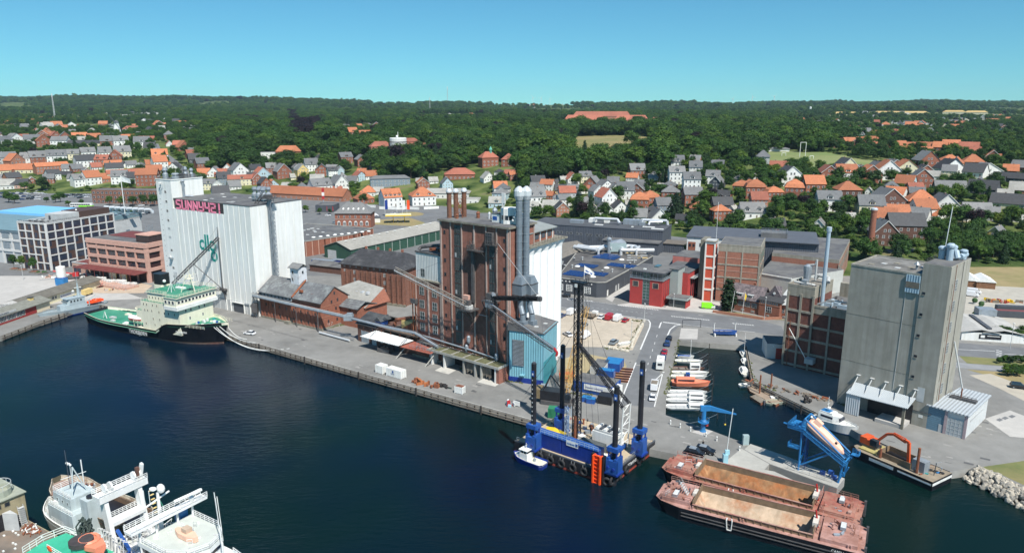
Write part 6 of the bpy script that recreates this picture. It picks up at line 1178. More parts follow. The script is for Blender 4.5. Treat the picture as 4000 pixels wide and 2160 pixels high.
# ------------------------------------------------------------------ surfaces laid on the ground
sheet('town_streets',[(-540,YJ),(150,YJ),(125,440),(75,476),(20,505),(-15,560),(-60,605),(-120,640),(-180,680),(-540,700)],mat('town_asphalt',(.17,.172,.172),.9,.12,.2,stain=.2),.012)
rp=[q(4,-160,815),q(4,100,855),q(4,330,895),q(4,700,950),q(4,1050,990),q(4,1400,1025),q(4,1855,1075),q(6,0,665),q(6,60,700)]
sheet('main_road',rp and[q(4,-160,775),q(4,90,822),q(4,330,862),q(4,590,905),q(4,1000,945),q(4,1400,990),q(4,1855,1035),q(6,80,655),q(6,110,720),q(4,1855,1155),q(4,1180,1085),q(4,1060,1200),q(13,1270,320),q(13,1180,760),q(13,1120,1090),q(13,750,1050),q(13,930,590),q(13,985,460),q(13,1090,180),q(13,1060,132),q(4,500,985),q(4,90,930),q(4,-160,890)],road_m,.008)
sheet('gravel_yard',[q(4,60,955),q(4,330,962),q(4,850,1045),q(4,845,1100),q(4,745,1315),q(4,640,1320),q(4,490,1290),q(4,300,1285),q(4,60,1300)],gravel,.016)
sheet('dry_grass',[q(13,340,490),q(13,560,540),q(13,800,580),q(13,830,640),q(13,740,860),q(13,560,880),q(13,200,900),q(13,150,560)],mat('sandy_dry_grass',(.36,.29,.17),.95,.15,.3,col2=(.28,.25,.13)),.016)
sheet('pavement',[q(4,600,905),q(4,720,890),q(4,1040,930),q(4,1110,860),q(4,1290,845),q(4,1400,870),q(4,1530,880),q(4,1560,965),q(4,1500,985),q(4,1060,948),q(4,640,915)],paleconc,.02)
sheet('alley',[q(4,500,850),q(4,715,695),q(4,715,760),q(4,590,835),q(4,560,880)],paleconc,.02)
sheet('concrete_apron',[q(12,1210,685),q(12,1310,630),q(12,1500,680),q(12,1400,735)],mat('pale_slab',(.5,.48,.43),.9,.06,.5),.02);sheet('concrete_apron',[q(12,1785,840),q(12,1895,782),q(12,2130,838),q(12,2030,902)],mat('pale_slab'),.02)
sheet('west_plaza',[q(22,0,665),q(22,230,700),q(22,540,750),q(22,760,740),q(1,860,700),q(1,1300,850),q(1,850,870),q(1,460,900),q(1,0,900),q(1,-600,1000),q(22,-900,665)],paleconc,.008)
sheet('sandy_site',[q(1,640,700),q(1,900,640),q(1,1380,730),q(1,1300,800),q(1,900,800),q(1,760,790)],mat('sandy_ground',(.48,.37,.27),.95,.12,.4),.022)
sheet('pier_slab',[q(9,1150,132),q(9,1430,288),q(9,1380,345),q(9,1480,362),q(9,1930,568),q(9,1240,368),q(9,960,285)],mat('pier_concrete',(.42,.41,.37),.9,.1,.4,stain=.2),.02)
sheet('pier_slab',[q(9,1240,85),q(9,1560,195),q(9,2185,433),q(9,2112,528),q(9,1440,286),q(9,1180,140)],mat('pier_concrete'),.02)
sheet('quay_apron',[q(5,345,990),q(5,285,1025),q(5,185,995),q(5,265,970)],paleconc,.02)
sheet('east_yard_gravel',[q(21,330,330),q(21,560,300),q(21,900,330),q(21,900,610),q(21,640,600),q(21,300,560)],mat('grey_gravel',(.43,.4,.34),.95,.1,.3,stain=.1),.016)
sheet('dry_meadow',[q(21,200,100),q(21,900,150),q(21,900,330),q(21,530,310),q(21,330,320)],drygrass,.02)
sheet('east_road',[q(21,250,720),q(21,900,770),q(21,900,860),q(21,250,815)],road_m,.02);sheet('verge',[q(21,270,815),q(21,900,860),q(21,900,905),q(21,560,885),q(21,330,870)],grass_m,.016);sheet('cycle_path',[q(21,250,862),q(21,900,925),q(21,900,950),q(21,250,900)],mat('path_asphalt',(.26,.265,.27),.9,.1,.3),.02)
sheet('verge',[q(21,560,700),q(21,630,640),q(21,900,620),q(21,900,740)],grass_m,.016);sheet('verge',[q(21,330,915),q(21,900,955),q(21,900,1090),q(21,700,1030),q(21,520,970)],drygrass,.016);sheet('lay_by',[q(21,345,955),q(21,500,945),q(21,760,1040),q(21,900,1120),q(21,740,1140),q(21,560,1050)],mat('sandy_gravel',(.42,.38,.31),.95,.1,.3),.02);sheet('concrete_pad',[q(21,460,1270),q(21,640,1210),q(21,900,1310),q(21,900,1420),q(21,640,1400)],paleconc,.016)
for i,(x,y)in enumerate(((565,1278),(605,1266),(655,1254))):sheet('dark_patch',[q(21,x-28,y),q(21,x,y-12),q(21,x+28,y),q(21,x,y+13)],road_m,.022)
sheet('grass_bank',[q(10,2050,700),q(10,2529,630),q(10,2700,640),q(10,2700,1000),q(10,2529,870),q(10,2260,745)],grass_m,.02)
def patches():
    rr=random.Random(4);b=MB();pm=[mat('tar_patch',(.1,.1,.1),.9,.2,1),mat('pale_patch',(.3,.29,.27),.9,.15,1)]
    for k,x0,x1,y0,y1,s,n in((2,50,700,1060,1250,.28,16),(12,100,1900,560,800,.35,26),(4,400,1800,930,1080,.06,16),(5,0,350,920,1100,.3,12),(6,1150,1400,1150,1300,.2,10),(13,750,1100,500,1300,0,14),(10,1100,2100,380,650,.1,14)):
        for _ in range(n):x=rr.uniform(x0,x1);p=q(k,x,rr.uniform(y0,y1)+(x-x0)*s*.3);a=rr.uniform(.3,2.2);c=rr.uniform(.2,1);strip(b,[p,p+V3((.8*a,-.55*a,0))],c,pm[_ % 3>0],.026+_*2e-4)
    tag(b.build('asphalt_patches'),kind='stuff')
patches()
def marks():
    t=T('road_markings','white painted lines, dashes and hatching on the harbour road','road markings');wm=mat('worn_white_line',(.62,.62,.6),.8,.12,2);b=MB()
    def ln(pts,w=.22):strip(b,pts,w,wm,.028)
    ln([q(4,500,985),q(4,850,1035),q(4,890,1045),q(4,905,1070),q(4,900,1110),q(4,815,1310)],.5);ln([q(4,1005,1060),q(4,985,1115)],.5);ln([q(4,1060,1185),q(4,1085,1130),q(4,1130,1095),q(4,1200,1082)],.5);ln([q(4,90,925),q(4,330,960),q(4,500,985)]);ln([q(13,930,600),q(13,750,1060)],.4)
    ln([q(13,1140,790),q(13,1240,700),q(13,1225,700),q(13,1130,1080)],.3);ln([q(4,1200,1082),q(4,1855,1155)]);ln([q(4,100,843),q(4,600,905)],.15)
    for i in range(14):k=i/14;p,e=q(4,330+620*k,928+62*k),q(4,348+620*k,930+62*k);ln([p,e],.2)
    for i in range(9):p,e=q(13,1160-i*24,300+i*80-i*i*1.2),q(13,1155-i*24,325+i*80-i*i*1.2);ln([p,e],.18)
    for k0,x0,y0,dx,dy,n in((4,610,905,22,2.6,17),(4,1095,1005,22,2.2,16),(4,1020,1058,15,2,12),(4,150,852,20,1.6,12),(4,1650,1070,22,2,9)):
        for i in range(n):p=q(k0,x0+i*dx,y0+i*dy);e=q(k0,x0+i*dx+14,y0+i*dy+9);ln([p,e],.4)
    for i in range(8):p,e=q(21,540+(i % 2)*22,777+i*6),q(21,560+(i % 2)*22,777+i*6);ln([p,e],.5)
    ln([q(21,250,768),q(21,530,782)],.3);ln([q(21,600,802),q(21,900,822)],.3)
    for x in range(5):ln([q(13,1130-x*2,775+x*55),q(13,1195-x*10,780+x*55)],.14)
    t.mb('paint',b)['kind']='stuff'
    r=T('quay_rails','old crane rails sunk in the quay in front of silo and granary','rails');b=MB()
    for o in(0,7):strip(b,[q(2,0,1035+o),q(2,700,1222+o)],.12,DS,.024)
    r.mb('rails',b)
marks()
# timber waling and piles of the long quay
def quay_timber():
    pts=[V3((p.x,p.y,0))for p in quay_pts]
    for(i0,i1,lab,sp)in((0,4,'timber fender fence along the west quay',3.2),(4,6,'weathered timber fendering below the icebreaker quay',2.4),(6,9,'long weathered timber fendering with black piles below the mill quay',2.6),(25,29,'timber-faced quay edge below the concrete silo',3)):
        t=T('quay_fendering',lab,'quay fender');b=MB()
        for a,c in zip(pts[i0:i1],pts[i0+1:i1+1]):
            if a.x<-400:a=V3((-330,c.y-30,0))
            d=(c-a);L=d.length;d.normalize();n_=V3((d.y,-d.x,0));n2=int(L/sp)
            for z,o,h in((-.05,.5,.16),(-.75,.62,.22),(-1.35,.66,.2)):
                b.loft([[a+n_*o+V3((0,0,z)),a+n_*(o+.25)+V3((0,0,z)),a+n_*(o+.25)+V3((0,0,z+h)),a+n_*o+V3((0,0,z+h))],[c+n_*o+V3((0,0,z)),c+n_*(o+.25)+V3((0,0,z)),c+n_*(o+.25)+V3((0,0,z+h)),c+n_*o+V3((0,0,z+h))]],wood)
        t.mb('waling',b)
        me=MB().box(-.14,-.14,-3.5,.14,.14,.12,dwood).data('pile');me2=MB().tube((0,0,-4),(0,0,.7),.24,dwood,8).data('pile');cnt=0
        for a,c in zip(pts[i0:i1],pts[i0+1:i1+1]):
            if a.x<-400:a=V3((-330,c.y-30,0))
            d=(c-a);L=d.length;d.normalize();n_=V3((d.y,-d.x,0))
            for j in range(int(L/sp)):
                cnt+=1;p=a+d*(j+.5)*sp+n_*(.38 if cnt % 9 else 1.0);obj('pile',me if cnt % 9 else me2,t.o,p,atan2(d.y,d.x))
        b=MB()
        for a,c in zip(pts[i0:i1],pts[i0+1:i1+1]):
            if a.x<-400:continue
            b.loft([[a+V3((0,0,0)),a+V3((0,.5,0)),a+V3((0,.5,.16)),a+V3((0,0,.16))],[c,c+V3((0,.5,0)),c+V3((0,.5,.16)),c+V3((0,0,.16))]],quayc)
        t.mb('coping',b)
quay_timber()
def riprap():
    t=T('stone_revetment','heap of grey boulders along the shore at the right edge','riprap');rr=random.Random(2);ms=[]
    st=mat('boulder_grey',(.36,.34,.3),.9,.25,1.5,rnd=.4)
    for s in range(5):
        b=MB();n_=7;b.loft([[(r_*cos(6.28*i/n_)*rr.uniform(.75,1.1),r_*sin(6.28*i/n_)*rr.uniform(.7,1.1),z)for i in range(n_)]for r_,z in((.4,-.35),(.8,-.1),(.72,.25),(.3,.5))],st);ms.append(b.data('boulder'))
    A,B=q(10,2040,715),q(10,2700,1040);d=(B-A).normalized();n_=V3((d.y,-d.x,0));L=(B-A).length
    for i in range(230):u,v=rr.uniform(0,L),rr.uniform(-1.6,3.2);p=A+d*u+n_*v;obj('boulder',ms[i % 5],t.o,(p.x,p.y,.25-max(0,v)*.62),(rr.uniform(0,3),rr.uniform(0,3),rr.uniform(0,6)),(rr.uniform(.6,1.2),)*3)
riprap()

# ------------------------------------------------------------------ vehicles
CARM={'w':mat('car_white',(.8,.8,.8),.25,.02,1,spec=.7),'k':mat('car_black',(.015,.016,.02),.2,.1,1,spec=.7),'r':mat('car_red',(.4,.015,.03),.25,.05,1,spec=.7),'g':mat('car_grey',(.22,.26,.29),.3,.05,1,spec=.7),'b':mat('car_blue',(.02,.05,.16),.25,.05,1,spec=.7),'s':mat('car_silver',(.5,.52,.53),.3,.05,1,spec=.7),'n':mat('lime_green_paint',(.25,.8,.02),.4,.04,1),'o':mat('dump_body_brown',(.18,.14,.1),.8,.2,1)}
CNM={'w':'white','k':'black','r':'red','g':'grey','b':'dark blue','s':'silver','n':'lime green'}
carme={}
def car_parts(ty,c):
    k=ty+c
    if k in carme:return carme[k]
    m=CARM[c];B={'car':([(0,.35),(0,.75),(.15,.95),(1.0,1.0),(3.5,.98),(4.35,.72),(4.4,.35)],[(.25,.98),(.75,1.45),(2.4,1.48),(3.35,.98)],1.78),'suv':([(0,.4),(0,.95),(.1,1.1),(3.6,1.08),(4.6,.92),(4.65,.4)],[(.1,1.08),(.35,1.68),(2.7,1.7),(3.6,1.08)],1.9),
        'van':([(0,.4),(0,1.2),(0,2.25),(.2,2.35),(3.9,2.35),(4.9,1.35),(5.5,1.05),(5.55,.4)],[(3.95,1.5),(4.1,2.2),(4.35,1.9),(4.8,1.5)],2.0)}[ty]
    b=MB();w=B[2]/2;pr=B[0];b.loft([[(x+(.06 if x<1 else-.06),y*1,z)for x,z in pr]for y in(-w,)]+[[(x,y,z)for x,z in pr]for y in(-w+.08,w-.08)]+[[(x+(.06 if x<1 else-.06),w,z)for x,z in pr]],m)
    g=MB();w2=w-.12;gp=B[1];g.loft([[(x,-w2+(.12 if z>1.2 else 0),z)for x,z in gp],[(x,w2-(.12 if z>1.2 else 0),z)for x,z in gp]],GS)
    if ty!='van':zt_=gp[1][1];g.box(gp[1][0]+.1,-w2+.18,zt_-.02,gp[2][0]-.05,w2-.18,zt_+.05,m)
    wh=MB().tube((0,-.12,0),(0,.12,0),.34,rubber,12);wh.tube((0,-.13,0),(0,.13,0),.19,SE,8);L=pr[-1][0]
    carme[k]=(b.data('car_body'),g.data('glasshouse'),wh.data('tyre_and_rim'),w,L);return carme[k]
def car(P,ty,c,head,label,group=None,extra=None,lift=.03):
    bm_,gm,wm,w,L=car_parts(ty,c);t=T('parked_van'if ty=='van'else'parked_car',label,'van'if ty=='van'else'car',(P.x-cos(head)*L/2,P.y-sin(head)*L/2,P.z+lift),head,group)
    t.put('body',bm_,(0,0,0));t.put('windows',gm,(0,0,0))
    for x in(.85,L-.9):
        for y in(-w+.08,w-.08):t.put('wheel',wm,(x,y,.34))
    for y in(-w*.7,w*.7):t.box('headlight',WT,L-.08,y-.14,.66,L-.0,y+.14,.82)
    return t
H1=R(60);H2=atan2(*(lambda d:(d.y,d.x))(q(13,1270,330)-q(13,1120,1080)))
for k,x,y,ty,c,h,lab in((4,190,990,'van','w',H1,'white van first in gravel yard row, left of drill mast'),(4,105,1015,'car','b',H1,'dark blue car peeking out beside white cell silo'),(4,325,1010,'car','k',H1,'black car in gravel yard row right of drill mast'),(4,465,1028,'car','w',H1,'white car between flatbed pickup and red van'),(4,535,1035,'van','r',H1,'red van in the gravel yard row'),
        (4,610,1045,'van','w',H1,'white van between red van and red car'),(4,680,1058,'car','r',H1,'small red car at right end of gravel yard row'),(4,305,1100,'car','g',H1,'grey car behind the drill mast in gravel yard'),(4,155,1185,'car','w',H1+1,'white car beside blue shed corner in gravel yard'),(4,315,1200,'van','w',H1,'white van parked behind drill mast, middle of gravel yard'),(4,575,1258,'suv','g',H1,'grey car beside the small white boat in gravel yard'),
        (13,1293,350,'car','k',H2,'black car, farthest in the quay street row'),(13,1270,412,'suv','b',H2,'dark blue car second from far end of quay street row'),(13,1240,500,'car','r',H2,'red car in the quay street row'),(13,1225,560,'car','b',H2,'blue car hidden behind the camper van'),(13,1112,995,'car','w',H2,'white car nearest camera in the quay street row'),(13,1130,880,'van','w',H2,'white van with open crate body on quay street'),
        (9,680,195,'suv','k',R(-30),'black car, left of pair beside rusty barge'),(9,785,175,'suv','k',R(-30),'larger black car, right of pair beside barge'),(2,175,1175,'car','w',R(160),'white car parked on quay near mooring lines'),(4,135,835,'suv','k',R(175),'black car on main road before dark workshop'),(4,1430,940,'van','n',R(-12),'lime green and white van parked before villa'),
        (4,1225,670,'suv','w',R(200),'white car in the alley behind red office'),(4,1255,640,'suv','k',R(200),'black car next to white one in alley'),(4,1300,600,'suv','k',R(200),'second black car up the alley'),(4,1330,575,'suv','k',R(200),'farthest black car in alley'),(21,360,385,'van','w',R(-35),'front white van in the east yard'),(21,378,365,'van','w',R(-35),'rear white van in the east yard'),(21,705,1050,'suv','k',R(-25),'black car at right edge lay-by'),
        (17,725,1325,'car','w',R(10),'white estate car on street by customs house'),(17,1195,1330,'van','w',R(20),'white and red van right of customs house'),(17,1380,1308,'car','w',R(10),'white car by the petrol station signs'),(2,950,172,'car','g',R(0),'grey car in front of customs house')):
    P_=q(k,x,y);ct=car(P_,ty,c,h,lab)
    if'open crate'in lab:ct.box('load',wood,.1,-.9,1.5,3,.9,2.42)
    if'lime'in lab:ct.box('cab',WT,4.0,-1.02,.5,5.5,1.02,1.3)
    if'pair'in lab:ct.box('roof_rails',SE,1,-.75,1.72,2.6,.75,1.76)
P_=q(13,1195,650);t_=T('camper_van','white motorhome parked in the quay street row','camper van',P_,H2);t_.box('body',WT,-3.6,-1.15,.5,2.4,1.15,3.1);t_.box('cab',WT,2.4,-1.0,.5,3.6,1.0,1.9);t_.box('windscreen',GS,2.9,-.9,1.4,3.4,.9,1.95);t_.box('roof_hatch',LG,-1,-.4,3.1,-.2,.4,3.25);t_.box('window',GS,-3.63,-.7,1.7,-3.58,.7,2.5);[t_.box('wheel',rubber,x,y-.12,0,x+.7,y+.12,.7)for x in(-2.4,2.2)for y in(-1.0,1.0)]
P_=q(4,385,1020);t_=T('flatbed_truck','white pickup truck with brown tipper bed in gravel yard','truck',P_,H1);t_.box('cab',WT,1,-1,.5,3,1,2.1);t_.box('windscreen',GS,1.4,-.9,1.4,3.05,.9,1.9);t_.box('bed',CARM['o'],-3.2,-1.15,.8,.9,1.15,1.4);[t_.box('wheel',rubber,x,y-.12,0,x+.7,y+.12,.7)for x in(-2.2,2)for y in(-.9,.9)]
P_=q(16,825,1235);t_=T('city_bus','white and green bus passing the brick block','bus',P_,R(0));t_.box('body',WT,-9,-1.3,.5,9,1.3,3.3);t_.box('green_skirt',CARM['n'],-2,-1.34,.5,9.02,1.34,1.5);[t_.box('window',GS,-8.6+i*1.8,-1.36,1.7,-7+i*1.8,-1.3,2.8)for i in range(9)];[t_.box('wheel',rubber,x,-1.36,0,x+1,1.36,1)for x in(-6.5,5)]
def far_cars():
    rr=random.Random(14);n=0
    for x0,x1,y,st in((0,470,1105,34),(240,500,1075,40),(10,400,1135,38),(120,560,1160,44),(650,920,1120,30),(660,900,1140,36),(1330,1590,1225,80),(1350,1560,1300,70),(330,680,1040,60)):
        x=x0
        while x<x1:
            P=q(16,x,y+rr.uniform(-6,6));c=rr.choice('kkbgswwbk');car(P,'suv'if rr.random()<.4 else'car',c,R(rr.choice((62,242))+rr.uniform(-4,4)),f"small {CNM[c]} car in the crowded car park behind grid office",f"{CNM[c]} cars in the far left car park");x+=st*rr.uniform(.8,1.5);n+=1
far_cars()

# ------------------------------------------------------------------ ships
def hull_secs(L,B,zb,zt,bow=.25,st=.15,flare=.82,rake=.06,n=18,full=.0):
    S_=[]
    for i in range(n+1):
        t_=i/n;hb=B/2
        if t_>1-bow:k=(t_-1+bow)/bow;hb*=max(full,1-k ** 2.2)
        if t_<st:hb*=.62+.38*sin(t_/st*pi/2)
        hb=max(hb,.06);z=zt(t_)if callable(zt)else zt;x=L*t_;xb=L*(rake*.5+t_*(1-rake*1.3))
        S_.append((x,xb,hb,z))
    return S_
def hull(t,L,B,zb,zt,m,deckm,bootm=None,deck_drop=.9,boot=.7,railm=None,**k):
    S_=hull_secs(L,B,zb,zt,**k);fl=k.get('flare',.82);b=MB();W0=-1.9
    for s in(-1,1):
        up=[[(x,s*hb,z),(xb,s*hb*fl,W0+boot)]for x,xb,hb,z in S_];lo=[[(xb,s*hb*fl,W0+boot),(xb,s*hb*fl*.8,zb)]for x,xb,hb,z in S_]
        for A,m_ in((up,m),(lo,bootm or m)):
            for p,q_ in zip(A,A[1:]):b.face([p[0],q_[0],q_[1],p[1]]if s>0 else[p[1],q_[1],q_[0],p[0]],m_)
    for(x,xb,hb,z)in(S_[0],S_[-1]):b.face([(x,-hb,z),(x,hb,z),(xb,hb*fl,zb),(xb,-hb*fl,zb)],m)
    for s in(-1,1):
        for p,q_ in zip(S_,S_[1:]):
            b.face([(p[0],s*(p[2]-.05),p[3]),(q_[0],s*(q_[2]-.05),q_[3]),(q_[0],s*max(.02,q_[2]-.35),q_[3]-deck_drop),(p[0],s*max(.02,p[2]-.35),p[3]-deck_drop)],railm or m)
            b.face([(p[0],s*p[2],p[3]+.02),(q_[0],s*q_[2],q_[3]+.02),(q_[0],s*max(0,q_[2]-.2),q_[3]+.02),(p[0],s*max(0,p[2]-.2),p[3]+.02)],railm or m)
    t.mb('hull',b);d=MB()
    for p,q_ in zip(S_,S_[1:]):d.face([(p[0],-p[2]+.1,p[3]-deck_drop),(q_[0],-max(.05,q_[2]-.1),q_[3]-deck_drop),(q_[0],max(.05,q_[2]-.1),q_[3]-deck_drop),(p[0],p[2]-.1,p[3]-deck_drop)],deckm)
    t.mb('deck',d);return S_
blackh=mat('black_hull_paint',(.012,.013,.018),.4,.3,.5,streak=.3);boot_m=mat('rusty_boot_topping',(.13,.06,.045),.8,.25,.5,col2=(.2,.18,.14))
creamw=mat('ivory_ship_paint',(.8,.76,.6),.55,.04,.4,streak=.08)
def porthole_row(t,xs,y,z,w=.55,h=.9,name='window'):
    for x in xs:t.put(name,win(w,h,1,1,creamw,GS,.08,.03),(x,y-.02,z))
def icebreaker():
    O=V3((-163.9,276,0));r=R(-25.6);t=T('icebreaker','black-hulled icebreaker THORBJØRN with cream superstructure and green decks','ship',O,r);L=71
    zt=lambda u:2.0+(.5*(1-u/.15)if u<.15 else 0)if u<.62 else(2.0+(u-.62)/.07*3.2 if u<.69 else 5.2+(u-.69)*4)
    hull(t,L,16.4,-4.5,zt,blackh,greenp,boot_m,1.0,railm=creamw,bow=.3,st=.3,flare=.86,rake=.05,n=34)
    for s,x0,z0,sz in(('THORBJØRN',29.6,-.75,1.75),('THORBJØRN',54.2,2.55,.85)):
        tx=obj('ship_name',txm(s,sz,WT,.02),t.o,(x0,-8.24,z0),(pi/2,0,0 if sz>1 else R(11)));tx.scale=(.95,1.25,1)
    b=MB();b.box(61,-7.3,2.6,66,-7.0,3.3,mat('pale_blue_steel'));
                
    t.box('deckhouse',creamw,36.6,-7.4,1.4,56,7.4,12.2);t.box('lower_house',creamw,30.5,-5,1.1,36.6,7,7.4);t.box('house_deck',greenp,30.6,-4.9,7.4,36.5,6.9,7.5);t.box('house_deck',greenp,36.8,-7.3,12.2,55.9,7.3,12.28)
    t.box('bridge',creamw,39.6,-6.6,12.3,55.6,6.6,15.4);t.box('bridge_wing',creamw,50.6,-8.8,11.6,56.6,8.8,15.2);t.box('bridge_skirt',WT,50.5,-9,10.9,57.1,9,12.2);t.box('bridge_roof',creamw,39.2,-7,15.4,57.3,7,15.65);t.box('roof_deck',greenp,39.4,-6.8,15.65,57.1,6.8,15.72);t.box('roof_deck',creamw,50.3,-9.1,15.2,57.2,9.1,15.45);t.box('roof_deck',greenp,50.5,-8.9,15.46,57,8.9,15.55)
    for i in range(11):faceput(t,win(1.15,1.0,1,1,WT,GS,.12,.05),'r',-7.6+i*1.52,13.2,56.6,0)
    for x in(51.6,53.4,55.2):t.put('window',win(1.15,1.2,1,1,WT,GS,.12,.05),(x,-8.84,13.1))
    porthole_row(t,(40.6,42.3,43.9,45.4,47.2),-6.62,13.2);
    for z,xs in((10.6,(38.2,39.8,42.8,45,48.6)),(8.4,(38.5,40,42.1,45.8,48.5,50.6,53.6)),(5.6,(42.4,45.8)),(3.4,(38.4,43,46.2,50,51.8,54.6))):porthole_row(t,xs,-7.42,z)
    for z,ys in((9.4,(-4.6,-2.4,1.2,3.6)),(6.4,(-3.1,2.6)),(2.4,())):
        for y in ys:faceput(t,win(.7,1.1,1,1,WT,GS,.1,.04),'r',y,z,56,0)
    for(pts,z)in(([(39.4,-6.8),(50,-6.8),(50.4,-8.9),(57,-8.9),(57,8.9),(50.4,8.9),(50,6.8),(39.4,6.8)],15.7),([(36.7,-7.3),(50.5,-7.3)],12.3),([(30.6,6.9),(30.6,-4.9),(36.5,-4.9)],7.5),([(56.6,-7.2),(66,-6)],4.6),([(56.6,7.2),(68,4.6)],5)):
        b=MB();b.rail([(x,y,z)for x,y in pts],creamw,1.05,.045,1.5,3);t.mb('railing',b)
    b=MB();c=(54,0,15.7);[b.tube((c[0]+x,y,15.7),(c[0]+x*.25,y*.25,22),.16,creamw,5)for x,y in((-2,-2.4),(-2,2.4),(2.2,0))];b.box(52.8,-1.2,20.4,55.2,1.2,20.6,creamw);[b.tube((54+x,y,21),(54+x,y,24-abs(y)),.07,creamw,4)for x,y in((0,0),(.8,1.4),(-.8,-1.6))];b.tube((54,-3,21.6),(54,3,21.6),.1,creamw,4);b.tube((53,-2.2,19),(56.2,2,19.2),.12,creamw,4);t.mb('radar_mast',b)
    b=MB();[b.tube((48+x,-3+y,15.7),(48,-3,19),.1,WT,4)for x,y in((-1,-1),(1,-1),(0,1.2))];b.box(45,1,15.7,49,2.4,16.2,WT);[b.tube((41+i*2.2,4-i,15.7),(41+i*2.2,4-i,18.5+i % 2),.06,WT,4)for i in range(4)];b.tube((43,3.2,17),(47.5,4,17.4),.1,lblue,4);t.mb('aerial_stand',b)
    t.mb('funnel',MB().loft([[(x*k+36.2,y*k+2.6,z)for x,y in((-2.6,-1.6),(-1.6,-2.1),(1.9,-2.1),(2.6,-1.2),(2.6,1.2),(1.9,2.1),(-1.6,2.1),(-2.6,1.6))]for z,k in((7.4,1.06),(16.2,1.0))],creamw));t.mb('funnel_top',MB().loft([[(x+36.3,y+2.6,z)for x,y in((-2.5,-1.5),(-1.6,-2),(1.8,-2),(2.5,-1.2),(2.5,1.2),(1.8,2),(-1.6,2),(-2.5,1.5))]for z in(16.2,20.2)],blackh));b=MB();annulus(b,36.2,13.6,.0,1.3,.35,.5,SE);t.mb('funnel_grille',b);t.mb('radome',MB().ball((39.6,1,17.8),.6,WT))
                   
    b=MB();b.loft([[(x,y,z)for y,z in((-.1*w,2.2),(-w,3.5),(-w,3.9),(w,3.9),(w,3.5),(.1*w,2.2))]for x,w in((26,.3),(27.4,1.2),(31,1.4),(33.4,.9))],redp);t.mb('tender_hull',b).location=(-1,-4.4,0);b=MB();b.loft([[(x,y,z)for y,z in((-w,3.9),(-w*.5,4.6),(w*.5,4.6),(w,3.9))]for x,w in((26,.3),(27.4,1.2),(31,1.4),(33.4,.9))],WT);t.mb('tender_cover',b).location=(-1,-4.4,0)
    b=MB();b.lathe((27,.5,1),[(1.0,0),(.8,1.6),(1.1,1.8),(1.1,2.6)],creamw,10);b.tube((27,.5,3),(24,-.5,6.2),.3,creamw,6);b.tube((27,.5,3.4),(31,1,5),.25,creamw,6);[b.tube((10+x,-3.6,1.1),(10.4,-3.6,3.8),.12,WT,4)for x in(-.8,1.2)];t.mb('deck_crane',b)
    for x,y,s,m_ in((24,-5.3,1.0,WT),(23,-4,.8,WT),(12.5,-2,1.2,LG),(16,-4.6,.9,LG),(14,3.5,1.2,creamw),(20,4.2,1.4,creamw),(34,-6.4,1.2,creamw),(31.6,-6.2,1,DG)):t.box('deck_fitting',m_,x-s,y-s*.6,1,x+s,y+s*.6,1+s*.5)
    b=MB();b.box(30,-6.4,2.6,36,-4.6,2.8,greenp);[b.tube((30.2+i*1.9,-6.3,1),(30.2+i*1.9,-6.3,3.8),.1,creamw,4)for i in range(4)];b.rail([(30,-6.4,2.8),(36,-6.4,2.8)],creamw,1,.04,1.5);t.mb('side_platform',b)
    for i in range(14):b=MB();x=58+i*.85;b.box(x,6.9-i*.42,3.9,x+.2,7.3-i*.42,5.5,creamw);t.mb('bulwark_stay',b)
    rr=random.Random(6)
    for i in range(16):x,y=rr.uniform(58,66),rr.uniform(-4.5,3.6);m_=[WT,LG,creamw,mat('turquoise_gear',(.02,.3,.3),.6,.1,1),WT,bluep][i % 6];b=MB();b.tube((x,y,4.3),(x,y,4.9+rr.random()),rr.uniform(.25,.7),m_,8);t.mb('foredeck_gear',b)
    w=T('mooring_lines','four white mooring lines sagging from icebreaker bow to quay','rope',(0,0,0));M_=t.o.matrix_basis
    for i,(yb,e)in enumerate(((-3.2,q(2,535,1300,.2)),(-2.6,q(2,480,1305,.2)),(-1.6,q(2,230,1250,.2)),(1,q(2,150,1215,.2)))):
        a=Matrix.LocRotScale(O,Matrix.Rotation(r,3,'Z'),None)@ V3((67.5+i*.5,yb,5.0));pts=[a.lerp(e,k/12)-V3((.6,.9,0))*(4*(k/12)*(1-k/12))*(1 if i<2 else .3)-V3((0,0,3.2*4*(k/12)*(1-k/12)*(1 if i<2 else .4)))for k in range(13)];w.mb('line',MB().path(pts,.11,WT,4))
icebreaker()
navy=mat('naval_pale_grey',(.36,.43,.46),.5,.06,.4,streak=.06)
